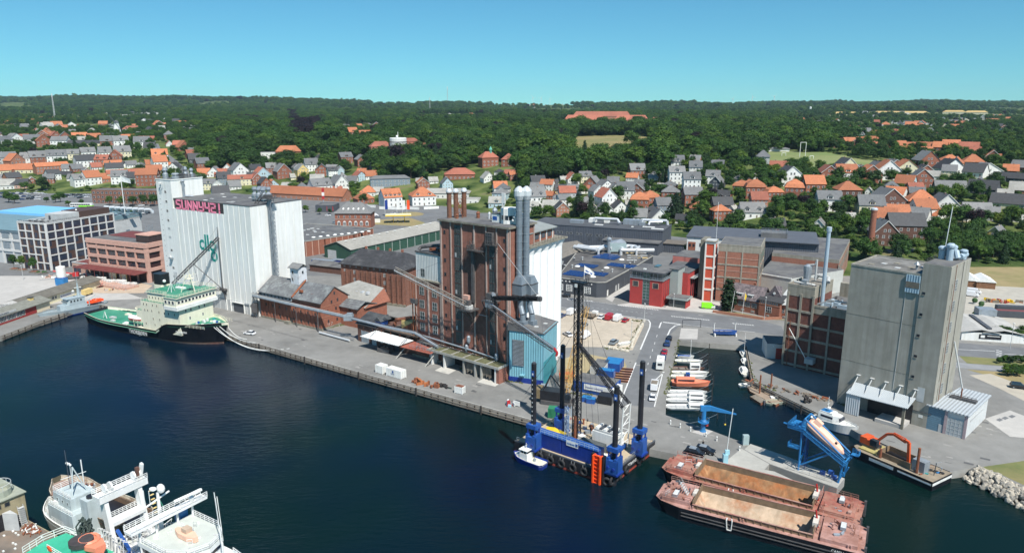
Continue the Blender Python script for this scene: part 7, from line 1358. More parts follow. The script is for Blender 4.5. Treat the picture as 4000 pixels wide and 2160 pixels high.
def patrol():
    Bw,St=V3((-185.5,273.5,0)),V3((-171.5,296.5,0));d=Bw-St;t=T('patrol_vessel','pale grey patrol vessel moored along west quay behind icebreaker','ship',St,atan2(d.y,d.x));L=d.length;s=L/27
    hull(t,L,6.2,-3,lambda u:.5+.9*u ** 2,navy,mat('grey_deck',(.25,.28,.29),.8,.1,1),dblue,.5,boot=.5,bow=.4,st=.1,flare=.8)
    b=MB();b.loft([[(x,y,z)for x,y in((9,-w),(17.5,-w),(19,-w*.6),(19,w*.6),(17.5,w),(9,w))]for z,w in((.2,2.4),(2.6,2.1))],navy);t.mb('deckhouse',b);b=MB();b.loft([[(x+k,y,z)for x,y in((9.6,-w),(15.6,-w),(16.6,-w*.6),(16.6,w*.6),(15.6,w),(9.6,w))]for z,w,k in((2.6,2.2,0),(4.8,2.0,-.3))],navy);b.box(9,-2.2,4.8,16.6,2.2,4.95,navy);t.mb('wheelhouse',b)
    for i in range(4):faceput(t,win(.8,.9,1,1,navy,GS,.1),'r',-1.5+i*1.0,3.4,16.5,0);faceput(t,win(.8,.9,1,1,navy,GS,.1),'b',11+i*1.3,3.4,0,2.15);t.put('window',win(.8,.9,1,1,navy,GS,.1),(11+i*1.3,-2.15,3.4))
    b=MB();b.lathe((10.6,0,4.9),[(.7,0),(.45,3),(.25,5.5)],navy,8);b.tube((10.6,0,10),(10.6,0,15),.08,navy,5);b.tube((9.2,0,8.4),(12,0,8.6),.16,WT,5);b.tube((10.6,-1.4,11),(10.6,1.4,11),.06,navy,4);b.ball((12.6,0,7.4),.5,WT,8);t.mb('mast',b)
    b=MB();b.loft([[(x,y,z)for y,z in((-w,1.0),(-w,1.9),(w,1.9),(w,1.0))]for x,w in((1.4,1.2),(6,1.3),(7.6,.3))],orange);b.ring((4,0,1.9),(0,0,1),1.2,.3,orange);t.mb('rescue_boat',b);b=MB();b.tube((7.6,1.6,.5),(7.6,1.6,3),.2,navy,6);b.tube((7.6,1.6,3),(4,0,4),.15,navy,6);b.rail([(0,-2.4,.2),(9,-2.9,.2)],navy,1,.04,1.6);b.rail([(18,2.6,.6),(24,1.6,1)],navy,1,.04,1.6);b.rail([(18,-2.6,.6),(24,-1.6,1)],navy,1,.04,1.6);t.mb('deck_rail_and_davit',b)['kind']='stuff'
    return t
patrol()

# ------------------------------------------------------------------ the cluttered ships at the lower left
def shift(t,dx):
    for o in bpy.data.objects:
        if o.parent==t.o and o.name.split('.')[0]in('hull','deck'):o.location.x=dx
def clut(t,x0,x1,y0,y1,z,n,ms,seed,s=1):
    rr=random.Random(seed)
    for i in range(n):
        x,y=rr.uniform(x0,x1),rr.uniform(y0,y1);m_=ms[i % len(ms)];b=MB();k=i % 4;u=rr.uniform(.3,1)*s
        if k==0:b.box(-u,-u*.6,0,u,u*.6,u,m_)
        elif k==1:b.tube((0,0,0),(0,0,u*1.6),u*.3,m_,8);b.tube((0,0,u*1.6),(0,0,u*1.9),u*.5,m_,8)
        elif k==2:b.rail([(-u*1.5,0,0),(u*1.5,0,0)],m_,1,.04,.7,2)
        else:b.tube((-u,0,u*.4),(u,0,u*.5),u*.35,m_,8);b.box(-u*.8,-u*.4,0,u*.8,u*.4,.15,m_)
        obj('deck_gear',b.data('deck_gear'),t.o,(x,y,z),(0,0,rr.uniform(0,3)))
SR=R(-32)
def fleet():
    wht=mat('bright_ship_white',(.82,.82,.8),.45,.04,.5,streak=.08);tan=mat('tan_ship_paint',(.42,.36,.22),.7,.12,.6,col2=(.28,.22,.14),streak=.25);rusty=mat('rust_brown_hold',(.15,.1,.065),.9,.3,.6,col2=(.25,.14,.08))
                             
    t=T('rusty_coaster','old rusty-decked coaster with open hold and white-streaked bulwark','ship',(0,0,0),R(180-29));t.o.location=(-58.8,118.6,0);hull(t,28,8.0,-4,lambda u:3.2+1.4*max(0,u-.7)/.3,mat('dark_olive_hull',(.09,.08,.05),.8,.3,.6),mat('rust_red_deck',(.22,.1,.07),.85,.25,.8,col2=(.35,.3,.26),amt=.6),boot_m,1.1,railm=mat('flaking_white_bulwark',(.6,.54,.42),.8,.2,1.2,col2=(.2,.12,.08),amt=.8),bow=.2,st=.12,full=.25);shift(t,14)
    t.box('hatch_coaming',rusty,15,-2.9,2,31,-2.6,3.4);t.box('hatch_coaming',rusty,15,2.6,2,31,2.9,3.4);t.box('hatch_coaming',rusty,30.8,-2.6,2,31,2.6,3.4);t.box('hold',BK,15,-2.6,2.1,30.8,2.6,2.2);clut(t,32,39,-2.4,2.4,3.0,12,[WT,rust,LG,rust],21,.8);b=MB();b.tube((32,0,3),(32,0,11),.12,WT,5);b.tube((33.4,1.5,3),(33.4,1.5,10),.1,LG,5);[b.ball((33.2+.4*i,1.5,10.2+.15*(i % 2)),.25,WT,6)for i in range(4)];t.mb('mast',b)
                            
    t=T('pale_coaster','pale blue-grey coaster with white rails between rusty and tan ships','ship',(-66.6,117.6,-2.2),R(180-32));pg=mat('pale_blue_grey_paint',(.5,.57,.58),.6,.07,.6,streak=.15);hull(t,22,7.2,-4,lambda u:3.0+1.2*max(0,u-.6)/.4,mat('buff_and_grey_hull',(.4,.4,.36),.7,.1,.6),pg,boot_m,.9,railm=WT,bow=.3,st=.15);shift(t,12)
    t.box('deckhouse',pg,18,-3,2,27,3.4,6.4);t.box('deckhouse',pg,20,-2.4,6.4,26.4,2.4,8.8);t.box('funnel',pg,15.4,-1,2,18,1.6,9.4);t.mb('funnel_mouth',MB().tube((16.6,.2,9.4),(16.6,.2,9.8),.8,BK,10));t.box('doorway',rust,27,1.2,2.2,27.1,2.6,5.6)
    for i in range(3):faceput(t,win(.7,.7,1,1,pg),'r',-1.4+i*1.5,7.3,26.4,0);faceput(t,win(.7,.7,1,1,pg),'b',21+i*1.9,7.3,0,2.4)
    b=MB();[b.tube((22+x,y,8.8),(22.5,0,14),.12,pg,5)for x,y in((-1,-1.4),(-1,1.4),(1.6,0))];b.tube((24.5,0,8.8),(24.5,0,17),.07,DG,4);b.tube((22.5,-2.4,12),(22.5,2.4,12.4),.08,WT,4);t.mb('mast',b)
    for pts,z in(([(18,3.3),(27,3.3),(27,-2.9),(18,-2.9)],6.4),([(20,2.3),(26.3,2.3),(26.3,-2.3)],8.8),([(13,3.3),(26,3.4),(31,2.2)],2.9)):t.mb('railing',MB().rail([(x,y,z)for x,y in pts],WT,1.05,.05,1.2,3))
    clut(t,13,32,-2.6,2.6,2.2,40,[pg,WT,LG,SE,DG],22,.9);clut(t,18.5,26,-2,2.6,6.4,14,[WT,pg,SE],23,.7)
                                      
    t=T('tan_supply_ship','tan and grey supply ship with brown cargo deck at left edge','ship',(-93.9,124.4,0),R(-31));bd=mat('brown_grey_cargo_deck',(.21,.18,.15),.9,.2,.3,col2=(.26,.17,.11),stain=.3);pod=mat('pale_olive_deck',(.33,.35,.28),.8,.1,1);of=mat('olive_frame',(.2,.18,.12),.7,.1,1)
    t.mb('hull',MB().box(-16,-13,-4,12,1.6,2.6,tan));t.box('deck',bd,0,-12.6,2.6,11.6,1.4,2.68);t.box('deckhouse',tan,-16,-13,2.6,0,1.6,8.6);t.box('tunnel_mouth',BK,-.05,-13,2.7,.05,-2.6,6.0);t.mb('splayed_wall',MB().loft([[(0,-2.6,z),(2.6,-1.2,z),(0,-1.2,z)]for z in(2.7,6.2)],LG));t.box('doorway',BK,-.05,-.8,2.7,.06,.2,4.6)
    for i in range(8):faceput(t,win(1.0,.9,1,1,of),'r',-12+i*1.5,7.1,0,0)
    t.box('upper_deck',pod,-16,-13,8.6,.4,1.8,8.8);c=(-2.8,-1.6);t.mb('gun_tub',MB().lathe((*c,8.8),[(2.3,0),(2.3,1.2),(2.1,1.2),(2.1,.1)],pod,16));b=MB();b.ring((*c,11),(0,0,1),2.3,.06,LG,18,4);[b.tube((c[0]+2.3*cos(a),c[1]+2.3*sin(a),10),(c[0]+2.3*cos(a),c[1]+2.3*sin(a),11),.05,LG,4)for a in range(7)];t.mb('tub_rail',b);t.mb('signal_boom',MB().tube((-6,-6,10),(-3,-2,12),.15,WT,6).ball((-3,-2,12.3),.5,WT,8).tube((-5,-3,9),(-5,-3,15),.05,DG,4))
    t.box('superstructure',pod,-14,-10,8.8,-5,-1,10.6);clut(t,-12,-1,-11,-1,8.8,26,[pod,LG,DG,WT],24,.8);clut(t,-12,-5,-9,-1,10.6,10,[pod,DG],29,.7);rr=random.Random(12)
    for i in range(24):x,y=rr.uniform(1,11),rr.uniform(-12,0);t.box('deck_socket',WT,x,y,2.68,x+.35,y+.3,2.9)
    for i in range(30):x,y=rr.uniform(2.5,6.5),rr.uniform(-1.4,.9);b=MB();u=rr.uniform(.3,1.1);b.tube((-u,0,.15),(u,0,.35),.12,[rust,rust,WT][i % 3],4);obj('chain_pile',b.data('chain_pile'),t.o,(x,y,2.7),(0,0,rr.uniform(0,3)))
    b=MB();[b.box(.3,-.1,2.7+i*.42,1.0,.9,2.78+i*.42,LG)for i in range(9)];[b.tube((1,y,2.7),(.3,y,6.5),.06,LG,4)for y in(-.1,.9)];t.mb('ladder',b)
                                                    
    t=T('green_deck_ship','ship end with bright green deck and white rails below the trawler','ship',(-81.9,115.2,0),R(-32));gd=mat('bright_green_deck',(.05,.42,.26),.6,.12,.6,stain=.1);b=MB();P=[(0,2.6),(13,4),(13,-8),(.5,-5),(-.6,-1)];b.prism(P[::-1],-3,5.2,WT,gd);t.mb('hull',b);b=MB();b.rail([(12,3.8,5.2),(0,2.5,5.2),(-.5,-1,5.2),(.6,-4.8,5.2)],WT,1.4,.07,1.3,3);b.rail([(3,-2,5.2),(8,-2,5.2),(8,-6,5.2)],WT,1.3,.06,1.2,3);t.mb('railing',b)
    t.mb('lifebuoy',MB().ring((4,-2.1,6.0),(0,1,.3),.5,.16,orange));b=MB();b.lathe((9.4,.6,4),[(1.7,0),(1.7,3.4)],gd,14);b.lathe((9.4,.6,7.4),[(1.95,0),(1.95,.8)],mat('dark_funnel_band',(.06,.05,.05),.7,.2,1),14);t.mb('funnel',b)
    rr=random.Random(31);b=MB();nm=mat('dark_net_green',(.05,.07,.06),.9,.3,1)
    for i in range(30):a=rr.uniform(0,3.14);b.path([(6.4+rr.uniform(-1,1),2.6+rr.uniform(-1,1),5.2),(6.2+1.5*cos(a),3+rr.uniform(-1.2,1.2),7.6+rr.random()),(6.6+rr.uniform(-1.2,1.2),3.1+rr.uniform(-1,1),9+rr.random())],.14,nm,4)
    t.mb('hanging_nets',b);b=MB();b.loft([[(x,y,z)for y,z in((-w*.4,6.8),(-w,7.6),(-w,8.4),(w,8.4),(w,7.6),(w*.4,6.8))]for x,w in((10.5,.6),(12,1.4),(15,1.5),(17,.9))],salmon);t.mb('rescue_boat',b).location=(-3.5,1.6,-.6);b=MB();b.ring((10,1.6,7.9),(0,0,1),1.5,.35,salmon,12,5);t.mb('rescue_boat_collar',b)
                   
    t=T('white_trawler','white stern trawler with gallows, mast and curved bridge at lower left','ship',(-81.2,127.4,-2.6),SR);hull(t,44,11,-4,lambda u:3.4 if u<.3 else 3.4+(u-.3)*6.6,wht,mat('pale_work_deck',(.52,.55,.5),.8,.08,.6),boot_m,.8,railm=wht,bow=.4,st=.08);shift(t,8)
    t.box('work_deck',mat('pale_work_deck'),9,-3.4,2.8,22,3.6,3.0)
    for y in(-4.4,4.0):b=MB();b.loft([[(x+dx,y+dy,z)for dx,dy in((-.8,-.5),(.8,-.5),(.8,.5),(-.8,.5))]for x,z in((14.5,2.8),(12.6,14.2))],wht);t.mb('gallows_leg',b)
    b=MB();b.box(11.4,-6,13.4,13.8,6,14.6,wht);b.rail([(11.4,-6,14.6),(11.4,6,14.6)],wht,1,.06,1.1,3);b.rail([(13.8,-6,14.6),(13.8,6,14.6)],wht,1,.06,1.1,3);b.box(12.4,-4,8.6,14.6,4,9.3,wht);b.rail([(12.4,-4,9.3),(12.4,4,9.3)],wht,1,.05,1,3);t.mb('gallows_beam',b)
    for y in(-4,-2.6,3.2,4.6):t.mb('warp_sheave',MB().tube((12.6,y,15.6),(12.6,y+.4,15.6),.8,wht,12))
    b=MB();b.loft([[(12,y,14.6),(13,y,14.6),(13.4,y+.4,17.4),(12.8,y+.4,17.6)]for y in(4.8,5.4)],wht);b.box(12.5,4,15,13.1,4.8,17,dbrick);t.mb('gallows_horn',b);b=MB();[b.box(14.6-i*.16,3.8,4+i*.85,14.9-i*.16,4.5,4.14+i*.85,yellow)for i in range(11)];t.mb('ladder',b)
    t.mb('net_drum',MB().tube((19,-3,4.8),(19,-2.7,4.8),1.9,LG,18));t.mb('net_drum',MB().tube((19,-1,4.8),(19,3,4.8),.9,rust,12));t.mb('net_drum',MB().tube((19,3.0,4.8),(19,3.3,4.8),1.9,LG,18));b=MB();b.box(17.5,-4.8,3,20.5,-2.9,5.6,bluep);b.tube((18.4,-3.6,5.6),(12.6,-2.6,7.6),.35,bluep,6);b.tube((18.4,-3.6,5.4),(16,-3.2,6),.2,bluep,5);t.mb('blue_deck_crane',b)
    t.box('deckhouse',wht,21,-5,2.8,40,5,7.2);t.box('bridge_deck',wht,22,-4.8,7.2,38,4.8,7.4);b=MB();arc=[(24,-4.8),(31.5,-4.8),(34.4,-3.2),(35.6,0),(34.4,3.2),(31.5,4.8),(24,4.8)]
    b.prism(arc,7.4,8.6,wht);b.prism([(x*.985+.4,y*.97)for x,y in arc],8.6,9.8,mat('black_bridge_band',(.02,.02,.03),.2,.3,1));b.prism([(x+(.5 if x>30 else-.3),y*1.08)for x,y in arc],9.8,10.6,wht,mat('pale_work_deck'));t.mb('bridge',b)
    for(xa,ya),(xb,yb)in zip(arc,arc[1:]):
        n_=max(1,int(hypot(xb-xa,yb-ya)/1.3));[t.put('window',win(.95,.85,1,1,mat('black_bridge_band'),winblue,.08),(xa+(xb-xa)*(i+.5)/n_+.1,ya+(yb-ya)*(i+.5)/n_*1.0,8.75),atan2(yb-ya,xb-xa))for i in range(n_)]
    b=MB();b.rail([(24,-5,10.6),(31.5,-5,10.6),(34.8,-3.4,10.6),(36,0,10.6),(34.8,3.4,10.6),(31.5,5,10.6),(24,5,10.6)],wht,1.1,.06,1.2,3);t.mb('railing',b)
    b=MB();b.loft([[(x,y,z)for y,z in((-w,10.7),(-w,11.6),(w,11.6),(w,10.7))]for x,w in((27,.3),(28.6,.9),(31,.9),(32.6,.3))],pinkl);b.box(29,-.4,11.6,30.4,.8,12.4,mat('buff_cover',(.5,.38,.28),.8,.1,1));t.mb('inflatable_dinghy',b)
    b=MB();b.lathe((24.5,0,9.4),[(.5,0),(.38,5),(.3,7.5)],wht,10);b.tube((24.5,-3.2,15.2),(24.5,2.8,16.2),.16,wht,5);b.tube((24.5,-3.2,15.2),(24.5,-3.2,18.5),.07,wht,4);b.tube((24.5,-2,15.6),(24.5,-2,18),.07,wht,4);b.ball((24.9,.6,17.6),.85,wht,10);b.lathe((24.4,-.9,17.5),[(.1,0),(.7,.3),(.7,.5)],wht,10);b.tube((24.5,0,16),(25,1.6,12),.12,greenp,5);t.mb('mast',b)
    b=MB();b.box(23.4,-7,13,25.4,7.5,13.4,wht);b.rail([(23.4,-7,13.4),(23.4,7.5,13.4)],wht,1,.06,1,3);b.rail([(25.4,-7,13.4),(25.4,7.5,13.4)],wht,1,.06,1,3);[b.tube((24.4,y,7.4),(24.4,y,13),.2,wht,6)for y in(-5,-2,2,5)];b.tube((24.6,1.6,15),(25.6,6.4,15.4),.28,wht,6);b.ball((24.4,5,14),.5,wht,8);t.mb('mast_platform',b)
    b=MB();b.tube((36.5,2,10.6),(35.8,2,20),.08,wht,4);b.tube((38,1,8),(36,2,19),.06,wht,4);b.tube((33,4.6,10.6),(32.6,4.6,17),.07,wht,4);b.tube((39.6,0,6),(39.6,0,13),.18,wht,6);t.mb('aerial',b);t.mb('railing',MB().rail([(36,-4.4,7.2),(45,-2.6,7.4),(50,-.6,7.8)],wht,1.2,.06,1.2,3));t.mb('railing',MB().rail([(36,4.4,7.2),(45,3,7.4),(50,.9,7.8)],wht,1.2,.06,1.2,3));t.mb('railing',MB().rail([(21,-5,7.2),(21,5,7.2)],wht,1.1,.06,1.2,3));t.mb('railing',MB().rail([(9,5,3.4),(21,5.2,3.4)],wht,1.1,.06,1.4,3));t.mb('railing',MB().rail([(9,-5,3.4),(17,-5.2,3.4)],wht,1.1,.06,1.4,3))
    t.box('funnel',lblue,21.5,3.2,7.2,23.2,4.8,11.5);clut(t,9,21,-5,5,3.0,95,[wht,LG,wht,SE,bluep,wht,DG],25,1);clut(t,21.5,24,-4,4,7.4,14,[wht,SE,wht],26,.8);clut(t,22,38,-4.8,4.8,7.4,30,[wht,LG,wht,SE],30,.8);clut(t,36.5,44,-2.5,2.5,6.0,14,[wht,LG,wht],27,.9);clut(t,24.5,34,-4,4,10.6,12,[wht,wht,LG],28,.5)
    b=MB()
    for i in range(10):x=9+i*.9;b.path([(x,-4.6,3),(x+.5,-4.4,8),(x+1.4,-4,8)],.07,wht,4)
    [setattr(o,'location',(-2,0,0))or setattr(o,'scale',(1,.76,1))for o in bpy.data.objects if o.parent==t.o and o.name.split('.')[0]in('gallows_leg','gallows_beam','warp_sheave','gallows_horn','mast')]
    b.truss((16,0,3),(16,0,9),4,wht,.07,3);b.truss((20.6,-4,6),(20.6,4,8),2,wht,.07,6);t.mb('frames',b)
fleet()

# ------------------------------------------------------------------ jack-up barge with drilling crane
def jackup():
    O=q(8,140,960,-1.9);O.z=0;A2=q(8,1010,1270,-1.9);r=atan2(A2.y-O.y,A2.x-O.x);t=T('jack_up_barge','blue jack-up barge with four tall black legs and fender tyres','barge',O,r);L,D=27.0,21.0
    t.box('pontoon',BK,0,0,-1.4,L,D,.9);t.box('boot_topping',mat('red_boot_topping',(.32,.05,.03),.7,.2,1),-.02,-.03,-2.6,L+.03,D,-1.4);t.box('deck',mat('timber_working_deck',(.46,.37,.25),.9,.12,1.2),.3,.3,.9,L-.3,D-.3,1.0);t.box('gunwale',DG,0,-.05,.9,L,.25,1.2);t.box('gunwale',DG,L-.25,.25,.9,L+.05,D,1.2)
    tyre=MB().ring((0,0,0),(0,1,0),.78,.3,rubber,14,6).data('tyre')
    for i in range(6):x=4.6+i*3.1;t.put('fender_tyre',tyre,(x,-.35,-.5));t.mb('tyre_chain',MB().path([(x-.4,-.2,1),(x-.4,-.3,.1)],.04,LG,3).path([(x+.4,-.2,1),(x+.4,-.3,.1)],.04,LG,3))
    for y in(-.3,1.6,3.3,6.4,12.2,14.2):t.put('fender_tyre',tyre,(L+.35,y,-.4),pi/2)
    t.put('fender_tyre',tyre,(L-.8,-.6,-.8),.2);obj('hull_name',txm('LIFTBARGE',1.1,WT,.02),t.o,(L+.08,6.6,-.35),(pi/2,0,pi/2))
                
    for x0,x1 in((4.6,12.9),(13.1,22.9)):
        b=MB();b.box(x0,1.1,1.0,x1,3.6,4.6,dblue);n_=int((x1-x0)/.34);[b.box(x0+.1+i*.34,1.0,1.15,x0+.27+i*.34,1.1,4.45,dblue)for i in range(n_)];b.box(x0,1.0,4.6,x1,3.7,4.7,bluep);t.mb('blue_container',b)
    t.box('walkway',bluep,4.6,.9,4.7,22.9,1.8,4.8);t.mb('railing',MB().rail([(4.6,.9,4.8),(22.9,.9,4.8)],mat('pale_blue_steel'),1,.05,1.2));t.mb('railing',MB().rail([(0.4,.4,1),(5,.4,1)],SE,1,.05,1.2));t.mb('railing',MB().rail([(L-.2,.6,1),(L-.2,D-2,1)],SE,1,.05,1.5))
    t.box('name_board',WT,14.4,.85,3.9,17.6,.9,5.2);obj('board_lettering',txm('SEABASE',.55,bluep,.02),t.o,(14.6,.82,4.3),(pi/2,0,0));t.box('board_logo',bluep,16.9,.82,4.2,17.5,.85,4.9);t.mb('ladder_tower',MB().truss((12.8,3.9,1),(12.8,3.9,12),1.1,mat('pale_blue_steel'),.06,9))
    t.box('generator',mat('dark_grey_housing',(.09,.1,.1),.6,.15,1),15,4.6,1.0,21.4,7.2,3.8);t.box('white_box',WT,21.8,3.4,1,23.6,4.4,3.0)
    b=MB();[b.loft([[(6.4+i*1.1,3.8+j*.8,4.4+(.9-abs(i-2)*.2)*(1 if j==1 else .2))for j in range(3)]for i in range(6)],yellowp,closed=False,cap=False)];b.box(6.2,3.6,1,12,5.6,4.2,DG);t.mb('yellow_tarpaulin',b);t.mb('red_buoy',MB().ball((4.8,2.6,2.0),1.1,redp,10,.8));t.box('beam_stack',SE,6.2,7.2,1,12.6,8.6,1.7)
                       
    b=MB();[b.box(x,-1.3,-2.4,x+.35,-.1,4.8,orange)for x in(22.7,24.5)];[b.box(22.9,-1.0,-2+i*.95,24.8,-.5,-1.8+i*.95,orange)for i in range(8)];[b.box(x,-.9,-2.4,x+.3,0,5,BK)for x in(22.2,25.1)];b.box(23.05,-.6,-2.2,24.5,-.4,4.6,mat('deep_orange',(.55,.05,.01),.6,.2,1));t.mb('pile_guide',b)
                              
    for(k,x,y,xt,yt)in((8,310,930,315,160),(8,1040,1150,1065,370),(8,1265,975,1285,145),(8,565,775,565,0)):
        P=q(k,x,y,1.0)-V3((O.x,O.y,0));P=Matrix.Rotation(-r,3,'Z')@ P;X,Y=P.x,P.y;w=q(k,x,y,1.0);topz=CAMH+ray(k,xt,yt)[2]*(w.y/ray(k,xt,yt)[1])
        b=MB();b.tube((X,Y,-6),(X,Y,topz),.62,BK,14);b.tube((X,Y,topz),(X,Y,topz+.3),.4,DG,8);[b.box(X-.12,Y-.66,z,X+.12,Y-.58,z+.3,LG)for z in[topz-3-1.1*i for i in range(12)]]if k==8 and x==310 else None;t.mb('leg',b);t.box('leg_sign',bluep,X-.3,Y-.68,topz-3,X+.5,Y-.6,topz-1.6);t.box('leg_sign',WT,X-.05,Y-.72,topz-2.7,X+.3,Y-.68,topz-2.2)
        b=MB();b.box(X-1.35,Y-1.2,6.4,X+1.35,Y+1.2,7.4,bluep);b.box(X-1.3,Y-1.4,1,X-.65,Y+1.4,5,bluep);b.box(X+.65,Y-1.4,1,X+1.3,Y+1.4,5,bluep);b.box(X-1.3,Y-1.5,1,X+1.3,Y-.7,4.4,bluep);[b.tube((X+i,Y+j,5),(X+i,Y+j,6.4),.2,dblue,6)for i in(-1,1)for j in(-.9,.9)];[b.tube((X+i,Y-1.4,2+abs(i)),(X+i,Y-1.7,2+abs(i)),.35,dblue,8)for i in(-.8,.6)];b.box(X-1.6,Y-1.5,1,X+1.6,Y+1.5,1.4,dblue);t.mb('jacking_house',b)
    clut(t,1,5,5,18,1.0,14,[SE,rust,DG,WT,bluep],41,.9);clut(t,6,14,9,19,1.0,16,[SE,rust,wood,WT],42,1);clut(t,6,20,8,20,1.0,26,[SE,DG,WT,rust,bluep],44,.8);clut(t,22,26,14,20,1,7,[SE,wood,rust],43,.7)
    c=T('crawler_crane','white crawler crane with black lattice boom and drill mast on barge','crane',O,r);b=MB();b.box(16.4,9,2.2,23,12.6,5.2,WT);b.box(17,9.2,5.2,22.4,12.4,5.7,LG);[b.box(17+i*1.1,9.4,5.7,17.6+i*1.1,12.2,6.1,DG if i % 2 else WT)for i in range(5)];c.mb('machinery_house',b);c.box('blue_base',bluep,16,8.8,1.6,23.6,12.8,2.2);[c.box('track',DS,15.8,y,1.0,23.4,y+1.1,1.9)for y in(8.2,12.4)]
    b=MB();F=(24.2,10);[b.tube((24.2,y,2),(24.6,y,13),.17,WT,5)for y in(8.8,12.2)];[b.tube((24.2+.05*i,8.8 if i % 2 else 12.2,3+i*1.7),(24.2+.05*i,12.2 if i % 2 else 8.8,4.7+i*1.7),.1,WT,4)for i in range(6)];[b.tube((24.3,8.8,4+2.2*i),(24.3,12.2,4+2.2*i),.1,WT,4)for i in range(5)];c.mb('gantry',b)
    w=q(8,700,800,3.0);P=Matrix.Rotation(-r,3,'Z')@ (w-V3((O.x,O.y,0)));B0=V3((P.x,P.y,2.6));zt_=CAMH+ray(4,248,715)[2]*(w.y/ray(4,248,715)[1]);B1=V3((P.x-.2,P.y,zt_))
    c.mb('drill_mast',MB().truss(B0,B1,1.45,BK,.14,28));b=MB();b.path([B0+V3((0,0,1)),B1],.3,BK,6);c.mb('kelly_bar',b);b=MB();b.box(B1.x-1.6,B1.y-1,zt_,B1.x+2,B1.y+1,zt_+.5,BK);b.rail([(B1.x-1.6,B1.y-1,zt_+.5),(B1.x+2,B1.y-1,zt_+.5),(B1.x+2,B1.y+1,zt_+.5)],BK,.9,.06,1);b.box(B1.x-.5,B1.y-1.1,zt_-.7,B1.x+.2,B1.y-1,zt_+.1,WT);c.mb('mast_head',b)
    k_=B0.lerp(B1,.62);c.mb('back_stay',MB().truss(k_,(24.5,8.9,12.9),.5,BK,.085,18));c.mb('back_stay',MB().truss(k_,(24.5,12.1,12.9),.5,BK,.085,18));b=MB();[b.tube(B1+V3((i*.8,0,0)),(B0.x+1.2+i*1.1,B0.y+i,5),.035,DG,3)for i in range(4)];b.tube(B1,(24.4,10,12.9),.04,BK,3);c.mb('hoist_cable',b)
    b=MB();b.tube((B0.x,B0.y-.6,2),(B0.x,B0.y-.6,8),.45,rust,8);b.box(B0.x-1.5,B0.y-.5,1,B0.x+2,B0.y+1,3,WT);c.mb('drill_head',b)
    for x,y,rot,lab in((q(8,652,700).x,q(8,652,700).y,0,'person in dark red overalls and yellow helmet beside drill mast'),(q(8,800,715).x,q(8,800,715).y,1,'person in black standing on the quay behind barge')):person((x,y,0),lab,rot)
    return t
def person(P,lab,rot=0,top=None,hat=None):
    t=T('person',lab,'person',P,rot);m_=redp if'red'in lab else mat('hi_vis_orange',(.9,.2,.03),.6,.1,1)if'orange'in lab else BK;b=MB()
    for s in(-1,1):b.loft([[(s*.1+rr_*cos(a),.05*s+rr_*sin(a),z)for a in(0,1.26,2.5,3.8,5)]for rr_,z in((.06,.0),(.08,.45),(.1,.88))],m_);b.loft([[(s*(.22+(1.4-z)*.08)+rr_*cos(a),-.03+rr_*sin(a),z)for a in(0,1.26,2.5,3.8,5)]for rr_,z in((.035,.78),(.05,1.1),(.06,1.42))],m_)
    b.loft([[(w*cos(a),.7*w*sin(a),z)for a in[i*.785 for i in range(8)]]for w,z in((.16,.85),(.17,1.1),(.22,1.38),(.08,1.5))],m_);t.mb('body',b,smooth=True);t.mb('head',MB().ball((0,0,1.62),.11,skin,8,1.15));t.mb('helmet'if'helmet'in lab else'hair',MB().ball((0,.01,1.69),.12,yellowp if'helmet'in lab else dwood,8,.7))
jackup()
person(q(1,858,740),'person in orange high-visibility clothing on sandy construction site',0);person(q(5,270,1105),'person in dark clothes standing behind pair of black cars',0)
def workboat():
    A,B=q(8,135,1010,-1.9),q(8,415,1115,-1.9);t=T('tug','small blue and white workboat beside the jack-up barge','boat',(A.x,A.y,0),0);d=A-B;t.o.location=(B.x,B.y,0);t.o.rotation_euler[2]=atan2(d.y,d.x)
    hull(t,d.length,3.8,-2.6,lambda u:-.6+.9*max(0,u-.5),dblue,mat('cream_boat_deck',(.68,.66,.52),.7,.06,1),None,.3,boot=.15,bow=.35,st=.08,full=.1);L=d.length;t.box('deckhouse',WT,L*.48,-1.2,-.8,L*.72,1.2,.7);t.mb('wheelhouse_windows',MB().box(L*.5,-1.1,.7,L*.7,1.1,1.5,GS));[t.box('window_post',WT,L*.5+i,s*1.1-.06,.7,L*.5+i+.12,s*1.1+.06,1.5)for i in(0,.8,1.6)for s in(-1,1)];t.box('roof',WT,L*.46,-1.35,1.5,L*.74,1.35,1.62);t.box('foredeck_house',WT,L*.72,-.9,-.6,L*.86,.9,.1);t.mb('mast',MB().tube((L*.6,0,1.6),(L*.6,0,3),.06,WT,5).tube((L*.6,-.5,2.4),(L*.6,.5,2.4),.05,WT,4));t.mb('towing_bollard',MB().box(L*.3,-.3,-.9,L*.36,.3,-.3,SE).tube((L*.42,-1,-.9),(L*.42,-1,1),.06,BK,4))
workboat()
